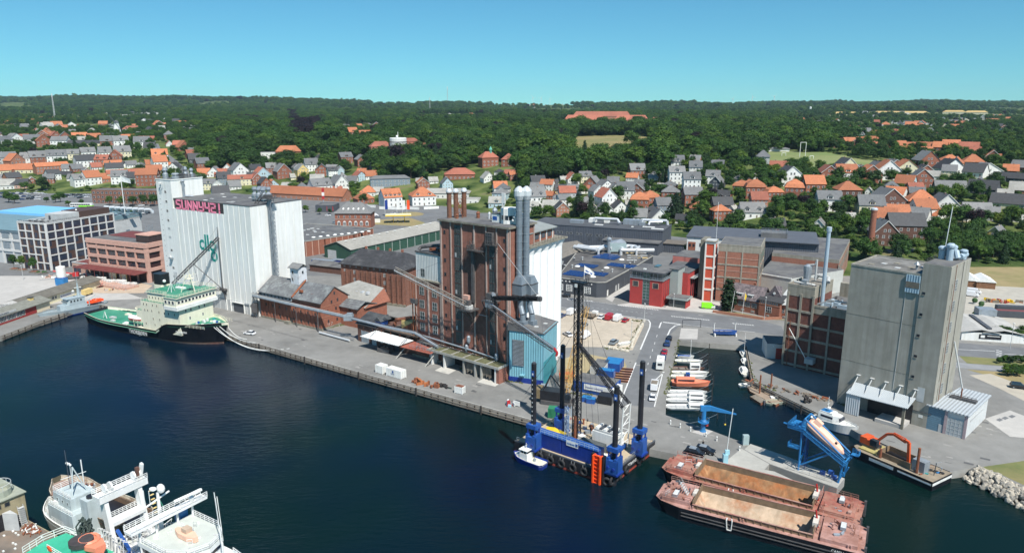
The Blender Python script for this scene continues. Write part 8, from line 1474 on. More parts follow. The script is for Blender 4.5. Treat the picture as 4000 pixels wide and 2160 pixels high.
# ------------------------------------------------------------------ two rusty hopper barges
bred=mat('faded_barge_red',(.36,.15,.12),.8,.25,.8,col2=(.45,.3,.24),amt=.8,stain=.3);hold=mat('rust_streaked_hold_plating',(.38,.22,.11),.85,.25,.4,col2=(.4,.13,.035),amt=.9,streak=.35);hold2=mat('pale_worn_hold_plating',(.55,.42,.3),.85,.2,.35,col2=(.42,.16,.06),amt=.8,thr=.52,streak=.2);bulw=mat('brown_coaming',(.22,.15,.09),.85,.25,.8)
chalk=mat('chalky_white',(.6,.55,.48),.8,.15,2)
def hopper(lab,bow,stern,W_,hm,seed,dk):
    d=stern-bow;t=T('hopper_barge',lab,'barge',(bow.x,bow.y,0),atan2(d.y,d.x));L=d.length;h=W_/2;Z=.9
    b=MB();P=[(0,-h*.55),(1.5,-h*.8),(5.5,-h),(L-1,-h),(L,-h*.9),(L,h*.9),(L-1,h),(5.5,h),(1.5,h*.8),(0,h*.55)];b.loft([[(x+(1.8 if x<3 else-.6 if x>L-2 else 0),y*.97,-3)for x,y in P],[(x,y,Z)for x,y in P]],blackh,cap=False);t.mb('hull',b)
    x0,x1=7.9,L-8.8;iy=h-1.0;b=MB()
    b.prism(P[:3]+[(x0,-h),(x0,h)]+P[7:],Z,Z+.06,dk);b.prism([(x1,-h),(L-1,-h),(L,-h*.9),(L,h*.9),(L-1,h),(x1,h)],Z,Z+.06,dk);b.box(x0,-h,Z,x1,-iy,Z+.06,dk);b.box(x0,iy,Z,x1,h,Z+.06,dk);t.mb('deck',b)
    b=MB();fz=-2.4;b.add([(x0,-iy,Z),(x1,-iy,Z),(x1-2,-iy+2.6,fz),(x0+2,-iy+2.6,fz),(x1-2,iy-2.6,fz),(x0+2,iy-2.6,fz),(x1,iy,Z),(x0,iy,Z)],[(0,1,2,3),(3,2,4,5),(5,4,6,7),(0,3,5,7),(1,6,4,2)],hm);b2=t.mb('hold_plating',b);b2.location=(0,0,0)
    for y in(-iy,iy-.12):t.box('coaming',bulw,x0,y,-.3 if y>0 else Z,x1,y+.12,Z+1.25 if y>0 else Z+.9)
    for x in(x0,x1-.12):t.box('coaming',bulw,x,-iy,Z,x+.12,iy,Z+1.6)
    t.box('coaming_rail',bred,x0,-iy-.2,Z+.88,x1,-iy+.15,Z+.98);t.box('coaming_rail',bred,x0,iy-.15,Z+1.2,x1,iy+.2,Z+1.3)
    for i in range(16):x=x0+1+i*(x1-x0-2)/15;t.box('stiffener',bulw,x,-iy-.2,Z,x+.1,-iy,Z+1);t.box('stiffener',bulw,x,iy,Z,x+.1,iy+.25,Z+1.2)
    for z in(-.1,-.8):t.box('rubbing_strake',DS,6,-h-.16,z,L-4,-h-.01,z+.18)
    t.box('forecastle',dk,1.5,-h*.75,Z+.06,7.4,h*.75,Z+.9);t.box('poop',dk,L-7.6,-h*.82,Z+.06,L-1.2,h*.82,Z+.75)
    for x,y in((4,-2),(L-4,1.2)):b=MB();b.box(x-.5,y-1.1,Z+.9,x+.5,y+1.1,Z+1.5,SE);[b.box(x-.45,y-1+i*.35,Z+1.5,x+.45,y-.8+i*.35,Z+1.54,WT)for i in range(6)];t.mb('louvred_hatch',b)
    for x,y in((1.2,-h*.5),(1.2,h*.5),(7.9,-h+.5),(L*.45,-h+.5),(L*.45,h-.5),(L-2.5,-h+.8),(L-2.5,h-.8),(L-1,0)):b=MB();[b.tube((x+s,y,Z),(x+s,y,Z+.75),.16,dk,6)for s in(-.25,.25)];b.box(x-.5,y-.2,Z,x+.5,y+.2,Z+.12,dk);t.mb('bollard',b)
    b=MB();[b.box(5.9-i*.3,-1.2,Z+.9+i*.4,6.2-i*.3,.1,Z+.95+i*.4,LG)for i in range(6)];[b.tube((6.2,y,Z+.9),(4.2,y,Z+4),.05,LG,4)for y in(-1.2,.1)];t.mb('stair',b)if seed==1 else None
    for x in(8.9,x1+.2):b=MB();b.box(x-.7,-1.6,Z+1.2,x+.3,1.6,Z+2.0,chalk)if x>9 else b.box(x-1.8,-.9,Z+.9,x-.9,1.2,Z+1.6,chalk);t.mb('winch_cover',b)
    t.mb('railing',MB().rail([(1.4,-h*.7,Z+.9),(7.4,-h*.72,Z+.9)],bred,.9,.05,1.2));t.mb('railing',MB().rail([(7.4,h*.74,Z+.9),(1.4,h*.72,Z+.9)],bred,.9,.05,1.2));t.mb('railing',MB().rail([(L-1.3,h*.8,Z+.7),(L-7,h*.84,Z+.7)],bred,.9,.05,1.2));b=MB();b.rail([(x1+1,-2,Z+.7),(x1+1,2.4,Z+.7)],bred,2,.07,.9,3);b.tube((x1+.4,.5,Z),(x1-.2,.5,Z+3.6),.2,redp,5);t.mb('pipe_frame',b)
    for y in(-h*.75,h*.75):b=MB();b.box(L-.1,y-.3,-1.6,L+.35,y+.3,Z+.9,DS);t.mb('pusher_knee',b)
    clut(t,2,7,-3,3,Z+.9,12,[dk,bred,LG,rust,DG],seed,.6);clut(t,L-7,L-2,-3.2,3,Z+.75,12,[bred,dk,rust,SE],seed+50,.6)
    for x in(L*.38,):b=MB();b.path([(x,-h+.3,Z+.3),(x,-h-.25,Z),(x+.2,-h-.3,-1.0),(x+1.0,-h-.3,-1.0),(x+1.1,-h-.25,Z),(x+.9,-h+.3,Z+.3)],.12,offwhite,5);t.mb('rope_fender',b)
    obj('barge_name',txm('CAMILLA RAJ'if seed==1 else'CARINA RAJ',.7,WT,.02),t.o,(L-5.5,-h-.02,-.05),(pi/2,0,0))
    return t
hopper('nearer rusty hopper barge with white-streaked open hold',q(9,330,545,.9),q(9,2400,1060,.9),10.2,hold2,1,mat('pinkish_worn_deck_red',(.47,.27,.23),.85,.2,.8,col2=(.3,.14,.1),amt=.8,stain=.25))
hopper('rusty hopper barge lying against the pier with brown hold',q(9,390,272,.9),q(9,2368,782,.9),10.0,hold,2,mat('oxide_red_deck',(.34,.11,.08),.85,.25,.8,col2=(.4,.22,.16),amt=.8,stain=.25))
def dredge():
    A,B=q(10,905,470,0),q(10,1700,800,0);d=B-A;t=T('work_barge','narrow black and white work barge with open hold','barge',(A.x,A.y,0),atan2(d.y,d.x));L=d.length+.5;h=3.9;bz=mat('brown_barge_deck',(.27,.22,.16),.9,.2,.7)
    b=MB();P=[(0,-h*.6),(2,-h),(L,-h),(L,h),(2,h),(0,h*.6)];b.prism(P,-3,.35,blackh,bz);t.mb('hull',b);t.box('white_band',WT,5,-h-.04,-.85,L*.55,-h,-.15);t.box('white_band',WT,L,-h,-.7,L+.04,h,-.1);t.box('white_band',WT,L*.6,-h-.04,-.7,L-.3,-h,-.3)
    for y in(-2.4,2.2):t.box('hold_side',bulw,6,y,.35,L-6,y+.15,1.7)
    for x in(6,L-6.1):t.box('hold_side',bulw,x,-2.4,.35,x+.15,2.35,1.7)
    t.box('hold_floor',BK,6.1,-2.3,.36,L-6.1,2.2,.4);t.box('yellow_deck',mat('worn_yellow_deck',(.4,.34,.13),.85,.2,.8),1.5,-2.8,.36,5.8,2.8,.7);[t.mb('spud_pile',MB().tube((x,-2.9,-3),(x,-2.9,z),.32,rust,8))for x,z in((7,2.6),(L-4.2,6.4))]
    t.box('generator_box',SE,L-5.8,-2.2,.35,L-3,0,3.0);[t.mb('tyre',MB().ring((L-3.2+i*1.1,.8+i*.4,.6),(0,.3,1),.4,.16,rubber,10,5))for i in range(3)];t.mb('davit',MB().tube((L-1.6,-.6,.3),(L-1.4,-.6,3.4),.1,DG,5).tube((L-1.4,-.6,3.4),(L-.6,-.2,3.9),.08,LG,4));clut(t,L-7,L-1,-3,3,.36,12,[DG,rust,mat('turquoise_gear'),lblue,SE],61,.6);obj('plate',cube(WT),t.o,(L+.08,0,-.6),None,(.04,1.4,.5))
    e=T('excavator','orange excavator with folded arm standing on the work barge','excavator',(A.x,A.y,0),atan2(d.y,d.x));orr=mat('digger_orange',(.62,.1,.03),.5,.15,.6);e.box('tracks',DS,1.2,-1.2,.7,4.6,1.7,1.3);b=MB();b.box(.6,-1.2,1.3,4,1.7,2.6,orr);b.box(.6,-1.2,2.6,2.4,1.7,2.9,orr);e.mb('house',b);e.box('cab',GS,3.2,-1.3,1.4,4.9,-.2,3.1);e.mb('boom',MB().path([(3.6,.6,2.0),(6.0,.7,5.0),(7.6,.7,5.6),(10.6,.7,4.8)],.38,orr,4));e.mb('arm',MB().path([(10.2,.7,5.2),(11.3,.7,5.0),(11.8,.6,-.0)],.42,orr,4).tube((7.6,.7,6.0),(10.6,.7,5.6),.14,orr,5));e.mb('bucket',MB().loft([[(11.2+x,y,z)for x,z in((0,.2),(1.2,.2),(1.1,-.6),(.2,-.7))]for y in(.1,1.2)],DS))
dredge()
# ------------------------------------------------------------------ lifeboat launching frame, slewing cranes
def davit_frame():
    C=q(10,545,760);r=R(-41);t=T('lifeboat_launching_frame','tall blue steel frame for free-fall lifeboat on pier end','launching frame',C,r);lb=lblue;W_=1.9
    P0=Matrix.Rotation(-r,3,'Z')@ (q(10,330,690)-C);x0=P0.x;P1=Matrix.Rotation(-r,3,'Z')@ (q(10,715,820)-C);x1=P1.x;b=MB()
    for y in(-W_,W_):
        b=MB();b.tube((x0,y,0),(x0,y,9.6),.24,lb,6);b.tube((x1,y,0),(x1+.6,y,5.2),.24,lb,6);b.tube((x1-.2,y,0),(x1+.9,y*.9,2.6),.18,lb,5);b.truss((x0-.6,y,10.2),(x1+1.2,y,4.6),.8,lb,.1,14);b.tube((x0+.4,y,1.5),(x0+6.5,y,6.2),.2,lb,5);b.tube((x0+.4,y,12.6),(x1+.8,y,7.4-1.4),.2,lb,6);b.tube((x0+.4,y,12.6),(x0-.4,y,10),.2,lb,5);t.mb('side_frame',b)
    b=MB();[b.tube((x,-W_,z),(x,W_,z),.16,lb,5)for x,z in((x0,3),(x0,9.6),(x1,1),(x1+.8,5),(x0+.4,12.6))];b.tube((x0,-W_,.2),(x0,W_,6),.12,lb,4);b.tube((x1,W_,.2),(x1,-W_,4),.12,lb,4);t.mb('cross_bracing',b)
    b=MB();b.box(x0-3,-2.6,9.7,x0+.6,2.6,9.95,lb);b.rail([(x0-3,2.6,9.9),(x0-3,-2.6,9.9),(x0+.6,-2.6,9.9)],lb,1.1,.05,.8,3);[b.box(x0-2.6+i*.9,-2.2+(i % 3),9.95,x0-2+i*.9,-1.2+(i % 3),10.9,lb)for i in range(4)];b.tube((x0-4,-2.4,10.6),(x0+1,-2.4,10.2),.2,lb,5);t.mb('upper_platform',b)
    b=MB();b.box(x0-2.6,-2.6,5.2,x0-.3,-.4,5.35,lb);b.rail([(x0-2.6,-.4,5.3),(x0-2.6,-2.6,5.3),(x0-.3,-2.6,5.3)],lb,1,.05,.7,3);b.box(x1+1,1.6,5.6,x1+2.6,3,5.75,lb);b.rail([(x1+1,3,5.7),(x1+2.6,3,5.7),(x1+2.6,1.6,5.7)],lb,1,.05,.7,3);t.mb('side_platform',b)
    [t.box('winch',bluep,x,y,0,x+1.1,y+.8,.9)for x,y in((x1-4.4,-.8),(x1-3,.6),(x1-1.8,-1.2))];t.mb('railing',MB().rail([(x0-2,-2.9,0),(x1-1,-2.9,0)],LG,1.1,.04,1.6));t.mb('lattice_net',MB().truss((x0+.2,.4,0),(x0+.2,.4,9),1.2,dblue,.05,6))
    l=T('free_fall_lifeboat','faded orange enclosed lifeboat lying nose-down in blue frame','lifeboat',C,r);b=MB();v=V3((x1-x0,0,-5.6)).normalized();up=V3((-v.z,0,v.x));up=up if up.z>0 else-up;c0=V3((x0+.6,0,11.3));secs=[]
    for s_,w,h in((0,.9,.8),(.4,1.35,1.2),(4,1.5,1.35),(7.2,1.35,1.15),(8.8,.9,.8),(9.6,.15,.2)):c=c0+v*s_;secs.append([c+V3((0,y*w,0))+up*z*h for y,z in((-1,0),(-.6,-.8),(.6,-.8),(1,0),(.75,.75),(.3,1),(-.3,1),(-.75,.75))])
    b.loft(secs,pinkl);l.mb('hull',b);c=c0+v*1.6+up*1.2;b=MB();b.loft([[c+v*a+V3((0,y,0))+up*z for y,z in((-.7,0),(.7,0),(.5,.9),(-.5,.9))]for a in(-.9,.9)],pinkl);l.mb('conning_tower',b);c=c0+v*7+up*1.1;l.mb('hatch',MB().ball(c+V3((0,-.7,0)),.32,BK,6));l.mb('keel_strip',MB().tube(c0+v*1+up*1.35,c0+v*7.5+up*1.15,.06,salmon,4))
davit_frame()
def slewing():
    t=T('jib_crane','small blue slewing jib crane at the marina corner','crane',q(5,270,990));t.mb('column',MB().lathe((0,0,0),[(.85,0),(.6,.5),(.55,2.2),(.75,2.4),(.75,3),(.55,3.2),(.55,6.6)],lblue,12));b=MB();b.lathe((0,0,2.5),[(1.4,0),(1.4,.1)],lblue,12);b.ring((0,0,3.5),(0,0,1),1.4,.04,lblue,12,4);b.ring((0,0,3.05),(0,0,1),1.4,.04,lblue,12,4);t.mb('gallery',b)
    e=q(5,512,868,5.4)-t.o.location;e.z=5.4;t.mb('jib',MB().loft([[(-1,-.5,5.6),(-1,.5,5.6),(-1,.5,6.9),(-1,-.5,6.9)],[(1.5,-.45,5.7),(1.5,.35,5.5),(1.5,.35,6.9),(1.5,-.45,6.9)],[(e.x,e.y-.12,5.3),(e.x,e.y+.12,5.3),(e.x,e.y+.12,5.6),(e.x,e.y-.12,5.6)]],lblue));t.mb('hook',MB().tube((e.x*.68,e.y*.68,5.4),(e.x*.68,e.y*.68,2.6),.03,DG,3).ball((e.x*.68,e.y*.68,2.4),.25,yellowp,6));t.box('winch_cabinet',redw,.5,-.6,1.6,1.1,0,2.4)
    c=T('deck_crane_post','small pale blue crane post with upright white jib on quay','crane',q(9,985,275));c.mb('column',MB().box(-.6,-.5,0,.5,.5,2.2,mat('pale_cyan_paint',(.35,.6,.68),.5,.06,1)).box(-.2,-.3,2.2,.8,.3,3.2,mat('pale_cyan_paint')));c.mb('jib',MB().tube((.2,0,3),(.9,0,13.4),.1,WT,6))
    k=T('electric_cabinet','tall pale green cabinet at the pier edge','cabinet',q(9,1188,95));k.box('body',mat('pale_green_filter_box'),-.7,-.5,0,.7,.5,2.6);k.box('plinth',conc,-.8,-.6,0,.8,.6,.2)
slewing()
for i,(x,y)in enumerate(((35,940),(105,965),(180,990),(292,1030),(370,1060),(535,1130))):b_=T('mooring_post',f"white mooring post with black foot, {ORD[i]} along the marina quay",'bollard',q(5,x,y),0,'white posts along the quay');b_.mb('post',MB().lathe((0,0,0),[(.18,0),(.18,1.1),(.08,1.25)],WT,8));b_.mb('band',MB().tube((0,0,.7),(0,0,.8),.19,BK,8))
# ------------------------------------------------------------------ small boats
def boat(k,x,y,L,W_,rot,m_,lab,cab=None,deck=None,z=-1.9,fb=.75,extras=0,cat='boat',name='small_boat'):
    P=q(k,x,y,z+.3);t=T(name,lab,cat,(P.x-cos(rot)*L/2,P.y-sin(rot)*L/2,0),rot);t.o.location.z=z+1.9
    hull(t,L,W_,-2.2,lambda u:-1.9+fb+.3*u*u,m_,deck or mat('cream_boat_deck'),None,.3,boot=.1,bow=.45,st=.06,flare=.75,n=10)
    if cab:cm,a,e,h=cab;b=MB();b.loft([[(x_,y_,-1.9+fb+z_)for y_,z_ in((-w,-.3),(w,-.3),(w*.8,h),(-w*.8,h))]for x_,w in((L*a,W_*.36),(L*e,W_*.3))],cm);t.mb('cabin',b);t.mb('cabin_windows',MB().box(L*a+.3,-W_*.35,-1.9+fb+h*.45,L*e-.3,W_*.35,-1.9+fb+h*.75,GS))
    if extras & 1:t.mb('outboard_motor',MB().box(-.5,-.25,-2,-.05,.25,-1.9+fb+.5,DG))
    if extras & 2:t.mb('mast',MB().tube((L*.55,0,-1.6),(L*.55,0,6),.07,WT,5).tube((L*.55,0,0.2),(L*.15,0,.4),.06,WT,4))
    if extras & 4:t.mb('rail',MB().rail([(.2,W_*.4,-1.9+fb),(.2,-W_*.4,-1.9+fb),(L*.5,-W_*.46,-1.9+fb)],LG,.6,.03,1))
    for i in(.25,.45):t.box('thwart',dwood if m_!=WT else LG,L*i,-W_*.38,-1.9+fb-.25,L*i+.35,W_*.38,-1.9+fb-.17)
    return t
E0=R(0)
boat(5,140,455,6,2,R(-6),WT,'small white and blue covered boat, farthest in marina row',(bluep,.1,.8,.2));boat(5,168,488,9,2.6,R(-6),WT,'white sailing boat, second in marina row',None,None,extras=2);boat(5,155,542,11,3,R(-4),dbrick,'dark red wooden boat with white wheelhouse in marina',(WT,.58,.86,1.5),wood)
boat(5,178,572,11.5,2.6,R(-4),WT,'slim white open boat below the red wooden boat',extras=4);boat(5,160,600,11.5,2.6,R(-4),WT,'white boat with folded blue cover in marina',(bluep,.45,.55,1.0),extras=2);boat(5,182,652,11.5,3.6,R(-4),salmon,'big faded orange enclosed lifeboat in marina row',(salmon,.12,.6,1.2),salmon,fb=1.3,cat='lifeboat',name='lifeboat')
for i,(y,lab)in enumerate(((714,'white motorboat directly below the orange lifeboat'),(744,'white motorboat second below the orange lifeboat'),(776,'white motorboat third below the orange lifeboat'),(822,'large white open workboat nearest the blue crane'))):boat(5,155-i*1,y,11.5,2.9+(i==3)*.5,R(-4),WT,lab,(WT if i else LG,.55,.9,.9 if i else .3),LG,extras=5 if i else 4)
boat(5,572,372,5,2,R(80),LG,'little grey boat at the far end of marina quay');boat(5,570,438,7.5,2.8,R(85),WT,'white yacht with mast at the right marina quay',(WT,.3,.7,.5),extras=2);boat(5,573,492,5.4,2.3,R(85),WT,'small white cabin boat, middle at right marina quay',(WT,.35,.75,.7));boat(5,567,562,7,2.8,R(85),WT,'white cabin cruiser with dark windows at right marina quay',(WT,.25,.7,1.0),extras=4)
boat(14,195,900,6.5,2.2,R(8),WT,'open white dinghy moored by the floating platform');boat(14,470,1068,7.6,2.6,R(12),mat('pale_green_boat',(.5,.55,.42),.7,.08,1),'pale green workboat at the brown floating platform',None,wood,extras=1);boat(5,430,275,8.5,2.4,R(-6),bluep,'blue and white rowing boat on white cradle above marina',None,wood,z=.9,fb=.9,cat='rowing boat',name='rowing_boat');boat(13,808,400,5,1.9,R(25),WT,'small white boat standing on land beside grey car',z=.15)
cr=T('boat_cradle','white steel davits holding the blue rowing boat','cradle',q(5,430,300));[cr.mb('davit',MB().box(x-.2,-1,0,x+.2,.6,1.0,WT).tube((x,.9,0),(x,.9,4.6),.16,WT,6).tube((x,.9,4.6),(x,.2,4.8),.1,WT,4))for x in(-3.8,3.8)]
fr=T('portal_frame','black portal frame over the marina slipway','frame',q(5,187,240));fr.mb('frame',MB().path([(-3.4,0,0),(-3.4,0,3),(3.4,0,3),(3.4,0,0)],.1,BK,4))
sheet('slipway',[q(5,112,245),q(5,236,250),q(5,230,325),q(5,98,322)],paleconc,.024)
def moorings():
    rr=random.Random(3)
    for i,(x,y)in enumerate(((316,400),(312,455),(306,500),(305,525),(316,570),(333,605),(345,640),(343,672),(335,725),(334,765),(332,795),(375,900))):t=T('mooring_pile',f"slim dark mooring pile, {ORD[i]} from far end of marina",'pile',q(5,x,y,-1.9),0,'mooring piles in the marina');t.mb('pile',MB().tube((0,0,-3),(0,0,2.2),.13,dwood,6));a=q(5,95-(y-330)*.24,y+20,0)-t.o.location;p1=V3((0,0,1.4));t.mb('mooring_line',MB().path([p1.lerp(a,k/6)-V3((0,0,1.6*4*(k/6)*(1-k/6)))for k in range(7)],.035,SE,3))
moorings()
def platforms():
    bp=mat('brown_platform_deck',(.3,.23,.17),.9,.2,.7)
    for lab,pts in(('large brown floating work platform with two spud piles',((595,665),(645,655),(860,760),(800,800),(740,770),(612,700))),('small tan floating raft beside the brown platform',((612,738),(655,722),(732,770),(690,787)))):
        P=[q(5,x,y,-1.2)for x,y in pts];o=P[0];t=T('floating_platform',lab,'platform',(o.x,o.y,-1.2));t.mb('deck',MB().prism([(p.x-o.x,p.y-o.y)for p in P][::-1],-1.2,0,rust,bp if'large'in lab else wood));
        if'large'in lab:[t.mb('spud_pile',MB().tube((*(q(5,x,y,-1.2)-o).xy,-2),(*(q(5,x,y,-1.2)-o).xy,5.6),.24,rust,8))for x,y in((680,715),(760,705))];p=q(5,790,748,-1.2)-o;t.box('white_hatch',WT,p.x-1.2,p.y-.6,0,p.x+1,p.y+.6,.4)
    clt('pile_bundle','long rusty beams and timbers stacked along the east quay','timber stack',q(14,560,955),44,12,1.3,[rust,wood,wood,rust],5,.4,R(-38));n_=T('net_heap','upright tangle of dark nets on east quay edge','nets',q(14,765,1070));rr=random.Random(8);b=MB();[b.ball((rr.uniform(-.7,.7),rr.uniform(-.5,.5),.4+i*.14),.6-i*.02,dwood,6)for i in range(12)];n_.mb('nets',b)
platforms()
def yacht():
    A,B=q(10,440,215,-1.2),q(10,850,350,-1);d=B-A;t=T('motor_yacht','white motor yacht with dark windows behind the blue frame','motor yacht',(A.x,A.y,0),atan2(d.y,d.x));L=d.length+1;hull(t,L,4.4,-2.6,lambda u:-.1+1.0*u,WT,WT,bluep,.25,boot=.2,bow=.5,st=.06,n=16);b=MB();b.loft([[(x,y,z)for x,y in((L*.18,-w),(L*.5,-w),(L*.62+(1.2 if z<.8 else 0),-w*.7),(L*.62+(1.2 if z<.8 else 0),w*.7),(L*.5,w),(L*.18,w))]for z,w in((0,1.7),(.9,1.7),(2.1,1.45))],WT);t.mb('cabin',b);t.mb('cabin_windows',MB().box(L*.24,-1.66,1.0,L*.5,1.66,1.7,winblue).box(L*.56,-1.1,1.05,L*.655,1.1,1.75,winblue));t.mb('flybridge',MB().box(L*.2,-1.3,2.1,L*.48,1.3,2.5,WT).box(L*.2,-1.1,2.5,L*.4,1.1,2.52,lblue));t.mb('radar_arch',MB().tube((L*.32,0,2.5),(L*.32,0,6.4),.07,WT,5).ball((L*.34,0,3.4),.5,WT,8,.5).tube((L*.32,-.6,4.4),(L*.32,.6,4.4),.05,WT,4));t.mb('bow_rail',MB().rail([(L*.6,-1.9,.7),(L*.97,-.2,.9),(L*.6,1.9,.7)],LG,.6,.03,1.2))
yacht()
# ------------------------------------------------------------------ things standing on the quays
def bxc(P,L,W_,H_,rot,m_,name,lab,cat='container',logo=None,roof=None):
    t=T(name,lab,cat,P,rot);b=MB();b.box(0,.04,.1,L,W_-.04,H_,m_);n_=int(L/.3);[b.box(.08+i*.3,0,.25,.22+i*.3,.04,H_-.15,m_)for i in range(n_)];[b.box(L,.1+i*.3,.25,L+.04,.25+i*.3,H_-.15,m_)for i in range(int(W_/.3))];[b.box(x,y,0,x+.14,y+.14,H_+.03,m_)for x in(-.02,L-.1)for y in(-.02,W_-.12)];t.mb('body',b)
    if roof:t.box('roof',roof,.1,.1,H_,L-.1,W_-.1,H_+.06)
    if logo:t.box('logo',bluep,L*.42,-.06,H_*.58,L*.42+.6,-.01,H_*.58+.6);obj('container_lettering',txm(logo,.42,bluep,.01),t.o,(L*.32,-.05,H_*.38),(pi/2,0,0))
    t.box('door_bar',LG,L+.04,W_*.3,.2,L+.1,W_*.3+.05,H_-.2);t.box('door_bar',LG,L+.04,W_*.7,.2,L+.1,W_*.7+.05,H_-.2);return t
QR=R(-36)
bxc(q(12,553,752),6.1,2.44,2.6,QR,WT,'shipping_container','longer white shipping container with blue logo on mill quay',logo='SEABASE');bxc(q(12,405,712),3.0,2.44,2.6,QR,WT,'shipping_container','shorter white container left of the logo container');bxc(q(12,1478,990),2.6,1.8,2.1,R(-30),WT,'small_tank_box','small white box with rust-red lid on quay',roof=rust)
sk=T('open_skip','black open skip full of scrap below the white canopy','skip',q(12,430,430),R(-30));b_=MB();[b_.loft([[(x0+i*k,y0+j*k,z)for i,j in((0,0),(1,0))]+[(x0+(1-0)*k,y0+.1,z),(x0,y0+.1,z)]for z in(0,1.5)],DS)for x0,y0,k in()];b_.box(0,0,.1,5,.12,1.5,DS);b_.box(0,2.3,.1,5,2.42,1.8,DS);b_.box(0,.12,.1,.12,2.3,1.9,DS);b_.box(4.88,.12,.1,5,2.3,1.6,DS);b_.box(.1,.1,.1,4.9,2.3,.9,dwood);[b_.box(.4+i*.5,.3,.9,.6+i*.5,2,1.3+(i % 3)*.2,[WT,rust,pinkbrick][i % 3])for i in range(8)];sk.mb('body',b_)
clt('scrap_heap','orange rusty grab and beams on the quay right of white containers','scrap metal',q(12,1085,880),26,4.4,1.0,[rust,mat('orange_rust',(.42,.14,.05),.85,.3,1),rust],7,1.5,QR);clt('net_heap','dark green nets and hoses right of rusty grab','nets',q(12,1350,905),12,1.6,.8,[dwood,mat('dark_net_green'),dwood],9,.6,QR);clt('pump_unit','white and pale blue pump units near the barge','pump',q(12,2230,1165),9,1.8,.8,[WT,mat('pale_cyan_paint'),redp],10,1.6,QR)
bxc(q(8,440,655),3.8,2.4,2.7,R(-12),mat('container_green',(.03,.2,.1),.6,.15,1),'green_container','green container standing behind the left barge legs');bxc(q(8,370,445),2.2,2,2.8,R(-12),SE,'grey_cabinet','grey steel cabinet beside crawler crane on quay')
bxc(q(13,240,905),12,7.2,3.2,R(-28),bluep,'site_office','long blue site office cabin with white banner','cabin',roof=felt);ob=T('banner','white banner with dark lettering on blue site office','banner',q(13,240,905),R(-28));ob.box('cloth',WT,3.6,-.16,1.2,10.4,-.1,2.9);obj('banner_lettering',txm('Materiel Udlejning',.72,dblue,.01),ob.o,(4,-.2,1.75),(pi/2,0,0))
bxc(q(13,505,770),5,2.6,2.7,R(-18),bluep,'blue_cabin','nearer bright blue roofed cabin in the depot','cabin',roof=lblue).o.rotation_euler[2]=R(-22);bxc(q(13,575,690),5,6,2.7,R(-22),bluep,'blue_cabin','farther bright blue roofed cabin in the depot','cabin',roof=lblue);bxc(q(13,430,735),4.2,8,2.7,R(-22),LG,'grey_cabin','pale grey cabin with black roof in the depot','cabin',roof=felt);bxc(q(13,590,975),3,5,2.8,R(-35),WT,'white_generator','white generator box beside depot road','container');bxc(q(13,510,1045),4.0,3.4,2.4,R(-25),BK,'black_container','low black container next to white generator')
for x,y,lab in((395,1020,'left blue waste bin by depot'),(440,1035,'right blue waste bin by depot')):t_=T('waste_bin',lab,'bin',q(13,x,y),R(-20));t_.box('body',bluep,-1.2,-.9,0,1.2,.9,1.3);t_.box('lid',lblue,-1.25,-.95,1.3,1.25,.95,1.42)
for i in range(6):t_=T('steel_beam',f"rusty steel beam, {ORD[i]} in the depot rack",'beam',q(13,640+i*13,800-i*26),R(-14),'steel beams stacked in the depot');t_.box('flange',rust,0,-.2,.0,5.6,.2,.08);t_.box('web',dwood,0,-.04,.08,5.6,.04,.5);t_.box('flange',rust,0,-.2,.5,5.6,.2,.56)
def quay_crane():
    t=T('crawler_crane','old black crawler crane with yellow lattice boom behind the drill mast','crane',q(8,520,520),R(-20));[t.box('track',DS,-4,y,0,4.6,y+1,1.1)for y in(-2.2,1.4)];t.box('house',BK,-4.4,-1.6,1.2,2.6,1.9,3.8);t.box('counterweight',mat('brown_counterweight',(.2,.15,.08),.8,.2,1),-6.2,-1.7,1.4,-4.4,2,4);t.box('cab',GS,2.6,-1.6,1.3,4.2,0,3.6);P=q(8,650,300,0)-t.o.location;yb=mat('yellow_brown_lattice',(.5,.3,.1),.7,.2,1);t.mb('boom',MB().truss((2,.4,2),(5.6,9,26),1.7,yb,.12,18,.7));t.mb('gantry',MB().path([(-3.6,-1,3.8),(-1.8,0,8),(1,1.6,3.8)],.18,BK,5).path([(-3.6,1,3.8),(-1.8,0,8)],.18,BK,5));t.mb('cable',MB().tube((-1.8,0,8),(5.6,9,26),.05,BK,3).tube((5.6,9,26),(-8,-4,3),.05,BK,3))
    g=T('orange_lattice_sections','orange crane lattice sections lying by blue site office','crane part',q(8,610,330));[g.mb('lattice_section',MB().truss((-2,i*1.4,1+i*.4),(2.6,i*1.4+.4,1.4+i*.5),1.3,orange if i % 2 else yb,.09,4))for i in range(3)]
quay_crane()
